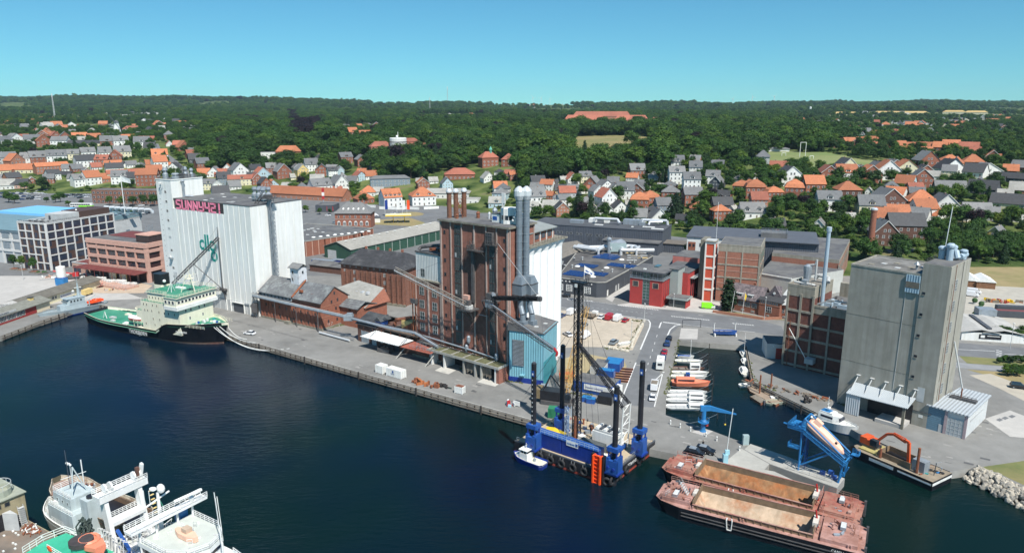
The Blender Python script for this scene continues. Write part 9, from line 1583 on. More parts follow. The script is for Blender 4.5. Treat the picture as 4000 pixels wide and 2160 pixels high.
def verge():
    rr=random.Random(77);b=MB();wm=mat('weed_green',(.12,.13,.055),.95,.3,2)
    for(k,pts)in((4,[(740,1050),(830,1055),(760,1160),(725,1300),(500,1300)]),(12,[(1550,660),(1720,700),(1880,760)]),(5,[(100,330),(60,480),(20,640),(0,720)]),(5,[(610,480),(650,640),(800,700)]),(12,[(2150,810),(2434,870)]),(13,[(150,920),(340,960),(450,950)]),(6,[(430,1120),(480,1130)]),(2,[(900,1110),(1000,1090),(1090,1060)])):
        for(xa,ya),(xb,yb)in zip(pts,pts[1:]):
            for i in range(26):
                u=rr.random();P=q(k,xa+(xb-xa)*u+rr.gauss(0,8),ya+(yb-ya)*u+rr.gauss(0,5));s=rr.uniform(.12,.5);[b.face([(P.x+s*cos(a),P.y+s*sin(a),0),(P.x+s*cos(a+2),P.y+s*sin(a+2),0),(P.x+s*.3*cos(a+1),P.y,s*1.1)],wm)for a in(0,1.5,3,4.5)]
    o=b.build('weeds');tag(o,'tufts of green weeds along kerbs and walls',kind='stuff')
    t=T('boulder_kerb','row of pale stones edging the gravel yard','stones');st=mat('pale_kerb_stone',(.5,.46,.38),.9,.15,2);me=MB().loft([[(r_*cos(i*1.05),r_*.8*sin(i*1.05),z)for i in range(6)]for r_,z in((.45,0),(.5,.25),(.25,.5))],st).data('stone')
    for(a,c,n_)in(((850,1050),(745,1240),22),((745,1240),(735,1310),8),((490,1290),(720,1335),16)):
        for i in range(n_):k=i/n_;p=q(4,a[0]+(c[0]-a[0])*k,a[1]+(c[1]-a[1])*k);obj('stone',me,t.o,p,rr.uniform(0,6),(rr.uniform(.8,1.7),)*3)
verge()

# ------------------------------------------------------------------ landmarks beyond the harbour
def cluster(name,lab,k,wallm,roofm,L_,cat='building',group=None):
    """one big building of several wings given by pixel x, y, width in px, depth m, eaves m, turn, pitch"""
    x,y=L_[0][:2];P=at(k,x,y);t=T(name,lab,cat,P,0,group)
    for x,y,w,d,h,rot,pt in L_:
        p=at(k,x,y);w=w/ZW[k][2]*p.length/FPX;yaw=atan2(-p.x,p.y)+R(rot);M_=Matrix.Rotation(yaw,4,'Z');M_.translation=p-P
        tf=lambda v:M_ @ V3(v);b=MB();b.loft([[tf((a,c,z))for a,c in((-w/2,0),(w/2,0),(w/2,d),(-w/2,d))]for z in(-6,h)],wallm);t.mb('wing',b);b=MB();rh=d/2*pt;q_=min(w/2-.5,d/2*.8)
        if pt:e=[tf(v)for v in((-w/2-.6,-.6,h),(w/2+.6,-.6,h),(w/2+.6,d+.6,h),(-w/2-.6,d+.6,h))];r0,r1=tf((-w/2+q_,d/2,h+rh)),tf((w/2-q_,d/2,h+rh));b.face([e[0],e[1],r1,r0],roofm);b.face([e[1],e[2],r1],roofm);b.face([e[2],e[3],r0,r1],roofm);b.face([e[3],e[0],r0],roofm)
        else:b.loft([[tf((a,c,z))for a,c in((-w/2,0),(w/2,0),(w/2,d),(-w/2,d))]for z in(h,h+.3)],roofm)
        t.mb('roof',b);n_=max(2,min(14,int(w/4)));wm=win(1.5,1.6,2,1,t=.2)
        for f in range(int(h/3.3)):
            for i in range(n_):t.put('window',wm,tf((-w/2+w*(i+.5)/n_,-.05,1+f*3.3)),yaw)
        n2=int(w/10)
        for i in range(n2+1):v=tf((-w/2+w*i/max(1,n2),d/2,0));FOOT.append((P.x+v.x,P.y+v.y,d*.62+3));[FOOT.append((P.x+v2.x,P.y+v2.y,8))for v2 in(tf((-w/2+w*i/max(1,n2),-j,0))for j in(9,20,32))]
    return t
cluster('red_school','big red-brick institution with red tiled roofs and white round tower',17,brick3,rtile,[(1270,745,210,14,13,10,.8),(1600,700,260,14,7,-20,.8),(1560,655,160,12,9,0,.7)]);P=at(17,1435,725);t=T('white_tower_block','pale rounded tower with window band on the red institution','tower',P);t.mb('wall',MB().lathe((0,0,-4),[(8,0),(9.5,19),(9.5,24),(9,24.5)],offwhite,20));t.mb('window_band',MB().lathe((0,0,14.5),[(9.45,0),(9.55,2)],GS,20));t.mb('radar',MB().tube((0,0,20),(0,0,27),.3,WT,6).ball((-1,0,22),1.4,WT,8));FOOT.append((P.x,P.y,14))
cluster('town_hall','brick hall with red roof and small green copper spire',17,brick,rtile,[(2360,830,170,13,9,20,.9),(2520,830,110,13,7,-20,.9)]).mb('spire',MB().lathe((0,6,12),[(1.2,0),(1.2,4),(1.8,4.5),(.2,8)],mat('copper_green',(.12,.4,.3),.7,.1,1),8))
cluster('long_red_hospital','very long red-roofed brick complex on the skyline above meadow',18,brick3,rtile,[(730,405,400,18,9,0,1.1),(1200,405,330,18,9,0,1.1),(900,380,560,18,13,0,1.2),(1450,410,120,16,7,0,1)])
cluster('red_school','cross-shaped red-roofed building with white windows left of wood',17,brick,tile,[(330,755,230,13,9,0,1.0)]);cluster('white_annex','white modern box beside the orange-roofed school',17,offwhite,felt,[(135,755,150,10,8,0,0)])
cluster('flat_red_hall','low red-roofed pavilion with raised lantern roof by wood',17,brick,rtile,[(2050,960,300,22,5,0,.5)]);cluster('grey_apartment_block','long blue-grey two-storey block with slate roof',17,WALL['n'],slate,[(1355,1030,390,11,7.5,5,.5)])
cluster('pale_market','low grey-roofed supermarket with long roof behind petrol station',17,offwhite,eternit,[(1880,1150,520,20,4.5,-8,.35),(2080,1205,320,14,4,-10,0)]);cluster('glass_gym','grey-roofed sports hall by the playing field',18,LG,slate,[(2520,800,120,22,6,0,.5)]);cluster('clubhouse','low white clubhouse behind the playing field',19,WT,slate,[(110,680,180,9,3,0,.3)])
for i,(x,y,w)in enumerate(((60,285,130),(210,297,180),(765,320,230),(1330,310,430),(1870,300,170),(2090,305,170))):cluster('yellow_roofed_ward',f"yellow-ochre roofed building, {ORD[i]} on the right skyline",19,cream,mat('ochre_roof',(.5,.35,.14),.85,.1,.8),[(x,y,w,24,7,0,.45)],group='ochre-roofed buildings on the skyline')
for i,(k,x,y,w,m_)in enumerate(((16,120,285,300,slate),(16,420,270,160,eternit),(16,730,265,220,dslate),(16,1010,290,130,eternit),(16,1360,300,160,slate),(16,1640,300,330,eternit),(16,2460,320,280,eternit),(19,580,400,170,dslate),(19,1430,400,290,dslate),(18,2230,195,130,eternit),(18,2040,245,110,eternit))):cluster('warehouse_row',f"long low industrial roof on the far plateau, {ORD[i]}",k,LG if i % 2 else offwhite,m_,[(x,y,w,25,6,0,.12)],group='industrial roofs on the plateau')
cluster('parish_church','white village church with red stepped tower on horizon',18,WT,rtile,[(250,240,75,9,6,0,1.2),(222,240,24,9,16,0,1.5)],'church')
def windmill():
    P=at(16,1185,515);s=70/ZW[16][2]*P.length/FPX/14;s=max(s,.9);t=T('windmill','white smock windmill with grey cap and four dark sails','windmill',P);t.mb('base',MB().lathe((0,0,-3),[(7,0),(7,9)],offwhite,12));t.mb('gallery',MB().lathe((0,0,6),[(9,0),(9,.4)],DG,12));t.mb('tower',MB().lathe((0,0,6.3),[(6,0),(3.6,15)],WT,12));t.mb('cap',MB().lathe((0,0,21.2),[(3.9,0),(3.6,2.2),(.4,4.6)],slate,12))
    for i in range(4):a=.6+i*1.571;c=V3((0,-4.6,22.5));d=V3((cos(a),0,sin(a)));n_=V3((-d.z,0,d.x));b=MB();b.tube(c,c+d*14,.3,DG,5);b.tube(c+n_*2,c+n_*2+d*13.5,.12,DG,4);[b.tube(c+d*(2+j*1.5),c+d*(2+j*1.5)+n_*2,.1,DG,3)for j in range(8)];t.mb('sail',b)
    t.o.scale=(s,s,s);FOOT.append((P.x,P.y,14));FOOT.append((P.x,P.y-18,14))
windmill()
for i,(k,x,y0,y1)in enumerate(((18,210,200,128),(18,292,190,122),(18,382,185,128),(18,2218,195,130),(18,2415,200,124),(19,58,205,130))):
    P=at(k,x,y0);D_=P.length;h=(y0-y1)/ZW[k][2]*D_/FPX;t=T('wind_turbine',f"distant white wind turbine, {ORD[i]} along the horizon",'wind turbine',P);t.mb('tower',MB().tube((0,0,-8),(0,0,h),h*.028,WT,6,h*.018));t.mb('nacelle',MB().box(-h*.03,-h*.06,h,h*.03,h*.04,h*1.05,WT))
    for j in range(3):a=i+j*2.094;t.mb('blade',MB().tube((0,-h*.07,h*1.02),(cos(a)*h*.45,-h*.07,h*1.02+sin(a)*h*.45),h*.022,WT,4,h*.006))
for k,x,y0,y1,lab in((16,552,330,150,'lattice telecom mast above the left hillside'),(17,1752,300,150,'lattice mast standing in the central wood'),(17,1928,200,30,'tall thin guyed mast on the central horizon')):P=at(k,x,y0);h=(y0-y1)/ZW[k][2]*P.length/FPX;t=T('telecom_mast',lab,'mast',P);t.mb('mast',MB().truss((0,0,-2),(0,0,h),h*.045,LG,h*.006,10,.5));t.mb('antenna',MB().tube((0,0,h*.9),(0,0,h*1.05),h*.02,WT,5))
P=at(19,422,300);t=T('water_tower','slim white tower with wider top above the right trees','tower',P);t.mb('shaft',MB().lathe((0,0,-3),[(2,0),(2,19),(3.4,20),(3.4,27),(.5,28)],WT,10))
# petrol station, roundabout, white boundary walls
P=q(17,1435,1391);st=T('petrol_station','petrol station with flat pale yellow canopy','petrol station',P,R(8));st.box('canopy',mat('pale_yellow_canopy',(.75,.7,.42),.5,.05,1),-9,-4,5.2,9,5,5.8);st.box('canopy_edge',yellowp,-9.1,-4.1,5.1,9.1,-4,5.9);[st.box('column',yellowp,x,0,0,x+.5,.5,5.2)for x in(-4,4)];[st.box('pump',DG,x,-1,0,x+1,0,1.7)for x in(-5,-1,3)];st.box('kiosk',WT,-18,2,0,-13,7,3.4);st.mb('kiosk_roof',MB().add([(-18.4,1.6,3.4),(-12.6,1.6,3.4),(-12.6,7.4,3.4),(-18.4,7.4,3.4),(-15.5,4.5,5)],[(0,1,4),(1,2,4),(2,3,4),(3,0,4)],DG))
sheet('roundabout_island',[q(17,1560+130*cos(a*.4),1305+22*sin(a*.4))for a in range(16)],drygrass,.03);sheet('roundabout_grass',[q(17,x,y)for x,y in((1190,1365),(1540,1340),(1700,1391),(1640,1430),(1180,1410))],drygrass,.03);sheet('kerb_ring',[q(17,1580+215*cos(a*.3),1308+36*sin(a*.3))for a in range(21)],road_m,.022)
for i,x in enumerate((1300,1420,1475,1520)):t=T('flag_banner',f"tall advertising banner by petrol station, {ORD[i]}",'banner',q(17,x,1325),0);t.mb('pole',MB().tube((0,0,0),(0,0,12),.1,WT,5));t.box('cloth',(dblue,WT,WT,orange)[i],.1,-.05,5,2.2,.05,12)
for i,(x0,y0,x1,y1)in enumerate(((1060,1232,1200,1242),(1240,1255,1490,1262),(1500,1255,1640,1262),(1690,1258,1840,1250))):A,B=q(17,x0,y0),q(17,x1,y1);a,L=frame(A,B);t=T('white_garden_wall',f"low white garden wall by the petrol station street, {ORD[i]}",'wall',A,a);t.box('wall',WT,0,0,0,L,.4,2.0)
# streets climbing through the town
def streets():
    b=MB()
    for k,w,pts in((16,8,((1560,600),(1590,680),(1640,700),(1740,770),(1800,830),(1880,900))),(17,9,((1180,880),(1190,790),(1180,760))),(18,7,((830,1000),(760,1020),(680,1040))),(6,6,((720,205),(800,210),(880,190))),(19,7,((2540,1170),(2300,1040),(2100,1000))),(19,6,((1900,1170),(2050,1200),(2200,1180)))):
        strip(b,dense([at(k,x,y)for x,y in pts],6),w,road_m,.25)
    tag(b.build('town_street'),kind='structure')
    f=T('goal_posts','white rugby and football goal posts on the playing field','goal');[f.mb('goal',MB().path([at(19,x-w,y),at(19,x-w,y)+V3((0,0,h)),at(19,x+w,y)+V3((0,0,h)),at(19,x+w,y)],.25,WT,4))for x,y,w,h in((345,735,28,14),(438,752,18,3),(158,722,20,3))]
    for nm,k,pts,m_ in(('meadow',18,OPEN_[0],mat('meadow_grass',(.17,.17,.05),.95,.2,.05,col2=(.3,.22,.1),amt=.8)),('playing_field',19,OPEN_[1],mat('pitch_grass',(.15,.2,.06),.95,.12,.05,col2=(.24,.24,.1),amt=.6))):
        b=MB();n_=26;xs=[p[0]for p in pts];ys=[p[1]for p in pts];G={}
        for i in range(n_+1):
            for j in range(n_+1):
                x,y=min(xs)+(max(xs)-min(xs))*i/n_,min(ys)+(max(ys)-min(ys))*j/n_;p=at(k,x,y);G[i,j]=(p+V3((0,0,.35)),inpoly(x,y,pts))
        for i in range(n_):
            for j in range(n_):
                c=[G[i,j],G[i,j+1],G[i+1,j+1],G[i+1,j]]
                if sum(v[1]for v in c)>=2:b.face([v[0]for v in c],m_)
        tag(b.build(nm),kind='structure')
    for k,x,y,w,h in((17,1300,210,330,14),(17,1560,205,160,10),(18,560,205,300,8),(18,1640,225,200,8),(16,2455,190,70,8),(17,300,190,240,5)):
        b=MB();V=[[at(k,x+dx*w/2,y+dy*h/2)for dx in(-1,-.5,0,.5,1)]for dy in(1,-1)]
        if all(v for r_ in V for v in r_):
            for i in range(4):b.face([V[0][i]+V3((0,0,1)),V[0][i+1]+V3((0,0,1)),V[1][i+1]+V3((0,0,1)),V[1][i]+V3((0,0,1))],mat('far_crop_field',(.24,.3,.12),.95,.1,.02))
            tag(b.build('crop_field'),kind='structure')
OPEN_=([(600,530),(760,525),(1150,515),(1430,530),(1430,640),(1150,690),(1000,720),(900,760),(640,810),(590,700)],[(-60,680),(600,690),(850,740),(1250,790),(1200,850),(500,840),(200,815),(-60,760)])
streets()
# the yard beyond the grey silo
t=T('low_white_workshop','low white workshop with worn pale roof and dark sign in east yard','workshop',q(21,285,700),R(-13));L=20;t.box('wall',WT,0,0,0,L,22,3);b=MB();e=mat('worn_white_roof',(.45,.44,.41),.9,.1,.5,col2=(.3,.29,.27),amt=.5)
for x0,x1,z0,z1 in((-.5,6,3,4.2),(12,6,3.1,4.2),(6.5,13,3.1,4.3),(L+.5,13,3,4.3)):A_=[(x0,-.5,z0),(x1,-.5,z1),(x1,22.5,z1),(x0,22.5,z0)];A_=A_ if x1>x0 else A_[::-1];b.loft([A_,[(x,y,z+.15)for x,y,z in A_]],e)
t.mb('roof',b);t.box('valley',DG,8.6,2,3.9,10,20,4.4);t.box('sign_board',BK,5.5,-.1,.9,12.5,-.02,2.6);t.box('sign_lettering',WT,8,-.13,1.9,12,-.1,2.1);t.box('sign_logo',WT,6,-.13,1.3,7.3,-.1,2.2);t.box('roof_hut',SE,12,20,4,18,25,6.4)
for x,y,lab in((340,315,'left white-roofed timber tent in the east yard'),(440,325,'right white-roofed timber tent in the east yard')):t=T('storage_tent',lab,'tent',q(21,x-45,y),R(-20));t.box('timber_stack',mat('stacked_timber',(.2,.1,.05),.9,.3,2),0,0,0,7.4,12,3);b=MB();b.add([(-.4,-.3,3),(7.8,-.3,3),(3.7,-.3,5),(-.4,12.3,3),(7.8,12.3,3),(3.7,12.3,5)],[(0,1,2),(3,5,4),(0,2,5,3),(1,4,5,2)],WT);t.mb('tarpaulin_roof',b)
for x,y,m_,lab in((545,500,DG,'dark grey container row, rear, in the east yard'),(520,535,mat('container_dark_red',(.2,.06,.06),.7,.15,1),'dark red topped container row, front, in the east yard')):bxc(q(21,x,y),24,2.5,2.7,R(-12),DG,'container_row',lab,roof=m_)
clt('machinery_row','yellow and red machine parts lined up in east yard','machinery',q(21,600,430),26,9,1.4,[yellowp,mat('orange_rust'),wood,redp],15,1.4,R(-12))
for i,(x,y)in enumerate(((382,440),(430,465),(422,495),(410,515),(385,540))):t=T('potted_tree',f"small clipped tree in pale tub, {ORD[i]} down the yard row",'potted tree',q(21,x,y),0,'potted trees in the east yard');t.mb('tub',MB().lathe((0,0,0),[(.6,0),(.75,.8)],LG,8));t.mb('foliage',MB().ball((0,0,1.6),1.1,leafA_,8))
rr=random.Random(19)
for k,L_ in((21,[(560+40*i,690+(i*37 % 30),5.0,0)for i in range(9)]+[(620+30*(i % 5),940+22*(i // 5),3.5,0)for i in range(9)]+[(560+i*28,870-(i % 3)*8,2.5,0)for i in range(10)]+[(220+i*33,105-(i % 3)*9,9,0)for i in range(20)]+[(230+i*33,75-(i % 3)*9,11,0)for i in range(20)]),(17,[(500,1290,6,0),(640,1310,5,1),(745,1305,5,1),(1140,1290,3,0)]),(16,[(1100,1215,8,1),(1215,1225,8,2),(1335,1215,10,3),(1450,1220,10,1),(1555,1225,11,2),(1120,1370,9,1),(1200,1360,10,2),(1310,1365,11,3),(1260,1380,8,0),(560,1190,9,0),(610,1185,9,1),(90,1190,9,2),(150,1200,8,3),(470,1190,6,1),(690,1225,5,0),(820,1215,5,2),(250,1070,11,3)]),(4,[(1240,560,9,2),(1290,520,11,0),(1340,490,9,1),(1230,610,7,3),(560,150,7,1),(250,20,9,0)])):
    for x,y,h,kd in L_:P=at(k,x,y);DEFER.append((P.x,P.y,h*rr.uniform(.85,1.15),kd,'green tree in the ' +{21:'east yard greenery by the grey silo',17:'street by the petrol station',16:'street by the brown brick block',4:'alley behind the red office'}[k],1.15,P.z-.1))
for i,(k,x,y,h)in enumerate(((21,640,765,9),(4,1115,935,6),(4,850,1055,7),(20,1325,1372,9),(13,880,330,6),(13,1018,175,6),(22,245,838,7))):t=T('street_lamp','slim grey street lamp ' +('by the east road','on the pavement by the red office','at the gravel yard corner','before the brick villa','in the gravel yard','at the road junction','on the west plaza')[i],'street lamp',q(k,x,y));t.mb('pole',MB().tube((0,0,0),(0,0,h),.09,LG,6));t.mb('lamp_head',MB().box(-.15,-.5,h-.05,.15,.5,h+.12,WT))

def fill_houses():
    """plain small houses in the gaps of the old town, each on its own plot"""
    rr=random.Random(99);n=0
    for k,x0,x1,y0,y1,N,where in((16,0,1500,420,640,26,'upper left slope'),(16,1900,2560,880,1010,6,'streets behind white silo'),(17,0,1200,880,1080,16,'mid-left old town'),(16,0,1500,830,1010,34,'left old town'),(17,1700,2500,1000,1240,24,'centre old town'),(16,1600,2500,330,520,14,'upper slope by the wood'),(17,0,2560,230,330,16,'far central plateau'),(18,0,2560,175,260,22,'far right plateau'),(19,400,2560,300,400,26,'far right town edge'),(18,100,1100,1010,1330,16,'white terraces quarter'),(18,1200,2500,980,1390,16,'villa quarter'),(19,600,2560,420,520,24,'far right slope'),(19,1200,2560,840,1180,14,'right gardens'),(18,300,1300,290,420,10,'plateau beyond the meadow'),(18,1400,2300,230,330,8,'plateau right of hospital'),(17,20,320,340,420,5,'ridge left of copper beeches')):
        L_=[]
        for _ in range(N*6):
            if len(L_)>=N:break
            P=at(k,rr.uniform(x0,x1),rr.uniform(y0,y1))
            if P and all((P.x-a)** 2+(P.y+5-b)** 2>(r+7)** 2 for a,b,r in FOOT)and P.y>430:
                L_.append(P);FOOT.append((P.x,P.y+5,8))
        for i,P in enumerate(sorted(L_,key=lambda p:p.x/p.y)):
            w=rr.uniform(9,13.5);wc=rr.choice('wwwbbogcWl');rc=rr.choice('OORSSDSE');sty=rr.choice('eegh')
            house(P,w,sty,wc,rc,rr.choice((1,1,2)),f"{WN[wc].replace(' ', '-')} {SN[sty]} house, {RN[rc]} roof, {ORD[i]} small plot in {where}",group='small houses in ' +where,dm=rr.choice((0,0,1)))
fill_houses()
def join_rest():
    """past the 300 houses that show largest, the remaining far ones are one mass"""
    HL.sort(key=lambda h:-h[0]);b=MB();dead=[]
    def walk(o,M):
        M=M @ o.matrix_basis
        if o.data:
            i=len(b.v);b.v+=[tuple(M @ v.co)for v in o.data.vertices];mm=[b._m(m)for m in o.data.materials]
            for p in o.data.polygons:b.f.append(tuple(a+i for a in p.vertices));b.mi.append(mm[p.material_index])
        for c in KIDS.get(o,()):walk(c,M)
        dead.append(o)
    KIDS={}
    for o in bpy.data.objects:
        if o.parent:KIDS.setdefault(o.parent,[]).append(o)
    for s,o in HL[285:]:walk(o,Matrix())
    bpy.data.batch_remove(dead)
    tag(b.build('distant_houses'),'far small houses scattered over the hill town',kind='stuff')
join_rest()

# ------------------------------------------------------------------ trees
def leaf_mat(name,c0,c1,rnd=.42):
    m=bpy.data.materials.new(name);m.use_nodes=True;n=m.node_tree.nodes;L=m.node_tree.links;b=n['Principled BSDF']
    b.inputs['Roughness'].default_value=.65;b.inputs['Specular IOR Level'].default_value=.25
    g=n.new('ShaderNodeNewGeometry');t=n.new('ShaderNodeTexNoise');t.inputs['Scale'].default_value=.7;L.new(g.outputs['Position'],t.inputs[0])
    r=n.new('ShaderNodeValToRGB');r.color_ramp.elements[0].position=.35;r.color_ramp.elements[1].position=.65
    r.color_ramp.elements[0].color=(*c0,1);r.color_ramp.elements[1].color=(*c1,1);L.new(t.outputs[0],r.inputs[0])
    oi=n.new('ShaderNodeObjectInfo');r2=n.new('ShaderNodeValToRGB');e=r2.color_ramp.elements
    e[0].color=(1-rnd,1-rnd,1-rnd*.8,1);e[1].color=(1+rnd*1.7,1+rnd*.9,1-rnd*.2,1);x_=e.new(.6);x_.color=(.92,1,.9,1);L.new(oi.outputs['Random'],r2.inputs[0])
    x=n.new('ShaderNodeMix');x.data_type='RGBA';x.blend_type='MULTIPLY';x.inputs[0].default_value=1;L.new(r.outputs[0],x.inputs[6]);L.new(r2.outputs[0],x.inputs[7])
    L.new(x.outputs[2],b.inputs['Base Color'])
    tr=n.new('ShaderNodeBsdfTranslucent');L.new(x.outputs[2],tr.inputs[0]);mx=n.new('ShaderNodeMixShader');mx.inputs[0].default_value=.22
    L.new(b.outputs[0],mx.inputs[1]);L.new(tr.outputs[0],mx.inputs[2]);L.new(mx.outputs[0],n['Material Output'].inputs[0]);return m
leafA=leaf_mat('broadleaf_foliage',(.028,.07,.014),(.065,.13,.024))
leafC=leaf_mat('conifer_needles',(.014,.036,.014),(.028,.06,.02),.2)
leafP=leaf_mat('copper_beech_leaves',(.014,.008,.014),(.03,.016,.022),.15)
leafY=leaf_mat('yellow_green_foliage',(.07,.12,.012),(.12,.16,.02),.2)
barkm=mat('bark',(.07,.055,.04),.95,.3,2)
def crown_me(seed,kind,n,m,name):
    rr=random.Random(seed);b=MB();vs=[];fs=[]
    if kind=='cone':blobs=[(0,0,.12+.8*i/9,.30*(1-i/9.6)+.03)for i in range(9)]
    elif kind=='col':blobs=[(0,0,.12+.8*i/8,.16*(1-abs(i-2.5)/9))for i in range(8)]
    else:
        blobs=[(0,0,.6,.3)]
        for i in range(10+seed % 4):
            a=rr.uniform(0,6.28);e=rr.uniform(-.5,1.3);rad=rr.uniform(.2,.34)
            blobs.append((cos(a)*cos(e)*rad,sin(a)*cos(e)*rad,.58+sin(e)*.26,rr.uniform(.12,.21)))
    tot=sum(r ** 2 for*_,r in blobs)
    for cx,cy,cz,r in blobs:
        k=max(6,int(n*r*r/tot));sz=.030 if kind!='big'else .05
        for _ in range(k):
            d=V3((rr.gauss(0,1),rr.gauss(0,1),rr.gauss(0,1)+.25)).normalized();rad=r*rr.uniform(.78,1.1)
            p=V3((cx,cy,cz))+V3((d.x*rad,d.y*rad,d.z*rad*(.9 if kind not in('cone',)else .7)))
            nn=(d+V3((rr.uniform(-.6,.6),rr.uniform(-.6,.6),rr.uniform(-.3,.7)))).normalized();a=nn.orthogonal().normalized();c=nn.cross(a);an=rr.uniform(0,6.28)
            u=a*cos(an)+c*sin(an);w=nn.cross(u);s=sz*rr.uniform(.6,1.5)*(700/n)** .45
            i=len(vs);vs+=[p-u*s,p+w*s*.8+nn*s*.25,p+u*s,p-w*s*.8+nn*s*.1];fs.append((i,i+1,i+2,i+3))
                           
        i0=len(vs);kk=6  # closed core added inside each blob to block light through the crown
        for j in range(1,4):
            for i in range(kk):
                th=pi*j/4;ph=6.283*i/kk+j*.5;q_=r*rr.uniform(.6,.8)
                vs.append(V3((cx+q_*sin(th)*cos(ph),cy+q_*sin(th)*sin(ph),cz-q_*cos(th)*.85)))
        for j in range(2):
            for i in range(kk):a_=i0+j*kk+i;b_=i0+j*kk+(i+1)% kk;fs.append((a_,b_,b_+kk,a_+kk))
        fs.append(tuple(i0+i for i in range(kk))[::-1]);fs.append(tuple(i0+2*kk+i for i in range(kk)))
    b.add(vs,fs,m);return b.data(name)
def trunk_me(seed):
    rr=random.Random(seed);b=MB();b.loft([[(r*cos(6.283*i/7),r*sin(6.283*i/7),z)for i in range(7)]for r,z in((.032,-.1),(.022,.12),(.016,.45),(.006,.8))],barkm)
    for _ in range(6):
        a=rr.uniform(0,6.28);z=rr.uniform(.2,.5);b.tube((0,0,z),(cos(a)*.24,sin(a)*.24,z+rr.uniform(.12,.25)),.01,barkm,5,.003)
    return b.data('trunk_and_limbs')
CR=[crown_me(s,'b',1000,leafA,'crown')for s in(1,2,3,4)]+[crown_me(11,'cone',800,leafC,'crown'),crown_me(12,'col',700,leafC,'crown'),crown_me(13,'b',900,leafP,'crown'),crown_me(14,'b',900,leafY,'crown')]
TR=[trunk_me(s)for s in(1,2)]
KN=['broadleaf tree','broadleaf tree','broadleaf tree','broadleaf tree','conifer','columnar conifer','copper beech','yellow-green tree']
def tree(X,Y,h,k,label,wid=1.0,rot=None,z=None,group=None,name=None):
    nm=name or('broadleaf_tree'if k<4 or k==7 else'conifer_tree'if k<6 else'copper_beech')
    zz=hz(X,Y)if z is None else z
    r=obj(nm,None,None,(X,Y,zz),rot if rot is not None else random.uniform(0,6.28),(h*wid,h*wid,h));tag(r,label,'tree',group)
    c=obj('crown',CR[k],r);obj('trunk',TR[k % 2],r);return r,c
def zp(k,L):return[((ZW[k][0]+x/ZW[k][2])*.644,(ZW[k][1]+y/ZW[k][2])*.644)for x,y in L]
OPEN=[zp(18,OPEN_[0]),zp(18,[(u,v+55)for u,v in OPEN_[0]]),zp(19,OPEN_[1]),zp(19,[(u,v+25)for u,v in OPEN_[1]]),
        zp(16,[(1520,600),(1660,590),(1760,760),(1920,900),(1850,920),(1700,780),(1560,690)]),
        [(930,258),(1055,262),(1050,270),(930,266)],[(1240,262),(1440,262),(1440,272),(1240,272)],[(1750,260),(1850,262),(1850,270),(1750,268)],[(1360,268),(1480,268),(1480,274),(1360,274)],[(240,345),(320,345),(320,352),(240,352)]]
TOWN=[[(-80,290),(430,292),(520,345),(500,460),(560,470),(900,420),(960,470),(1170,470),(1300,470),(1460,440),(1650,420),(1660,520),(1800,700),(-80,700)],
        [(1650,520),(1700,400),(1880,410),(2050,390),(2150,350),(2640,330),(2640,700),(1650,700)],[(2000,285),(2640,280),(2640,330),(2150,350),(2000,330)],[(850,310),(960,330),(940,370),(860,370)]]
COPPER=[zp(17,[(330,300),(400,300),(420,420),(680,380),(600,560),(420,600),(380,480)])]
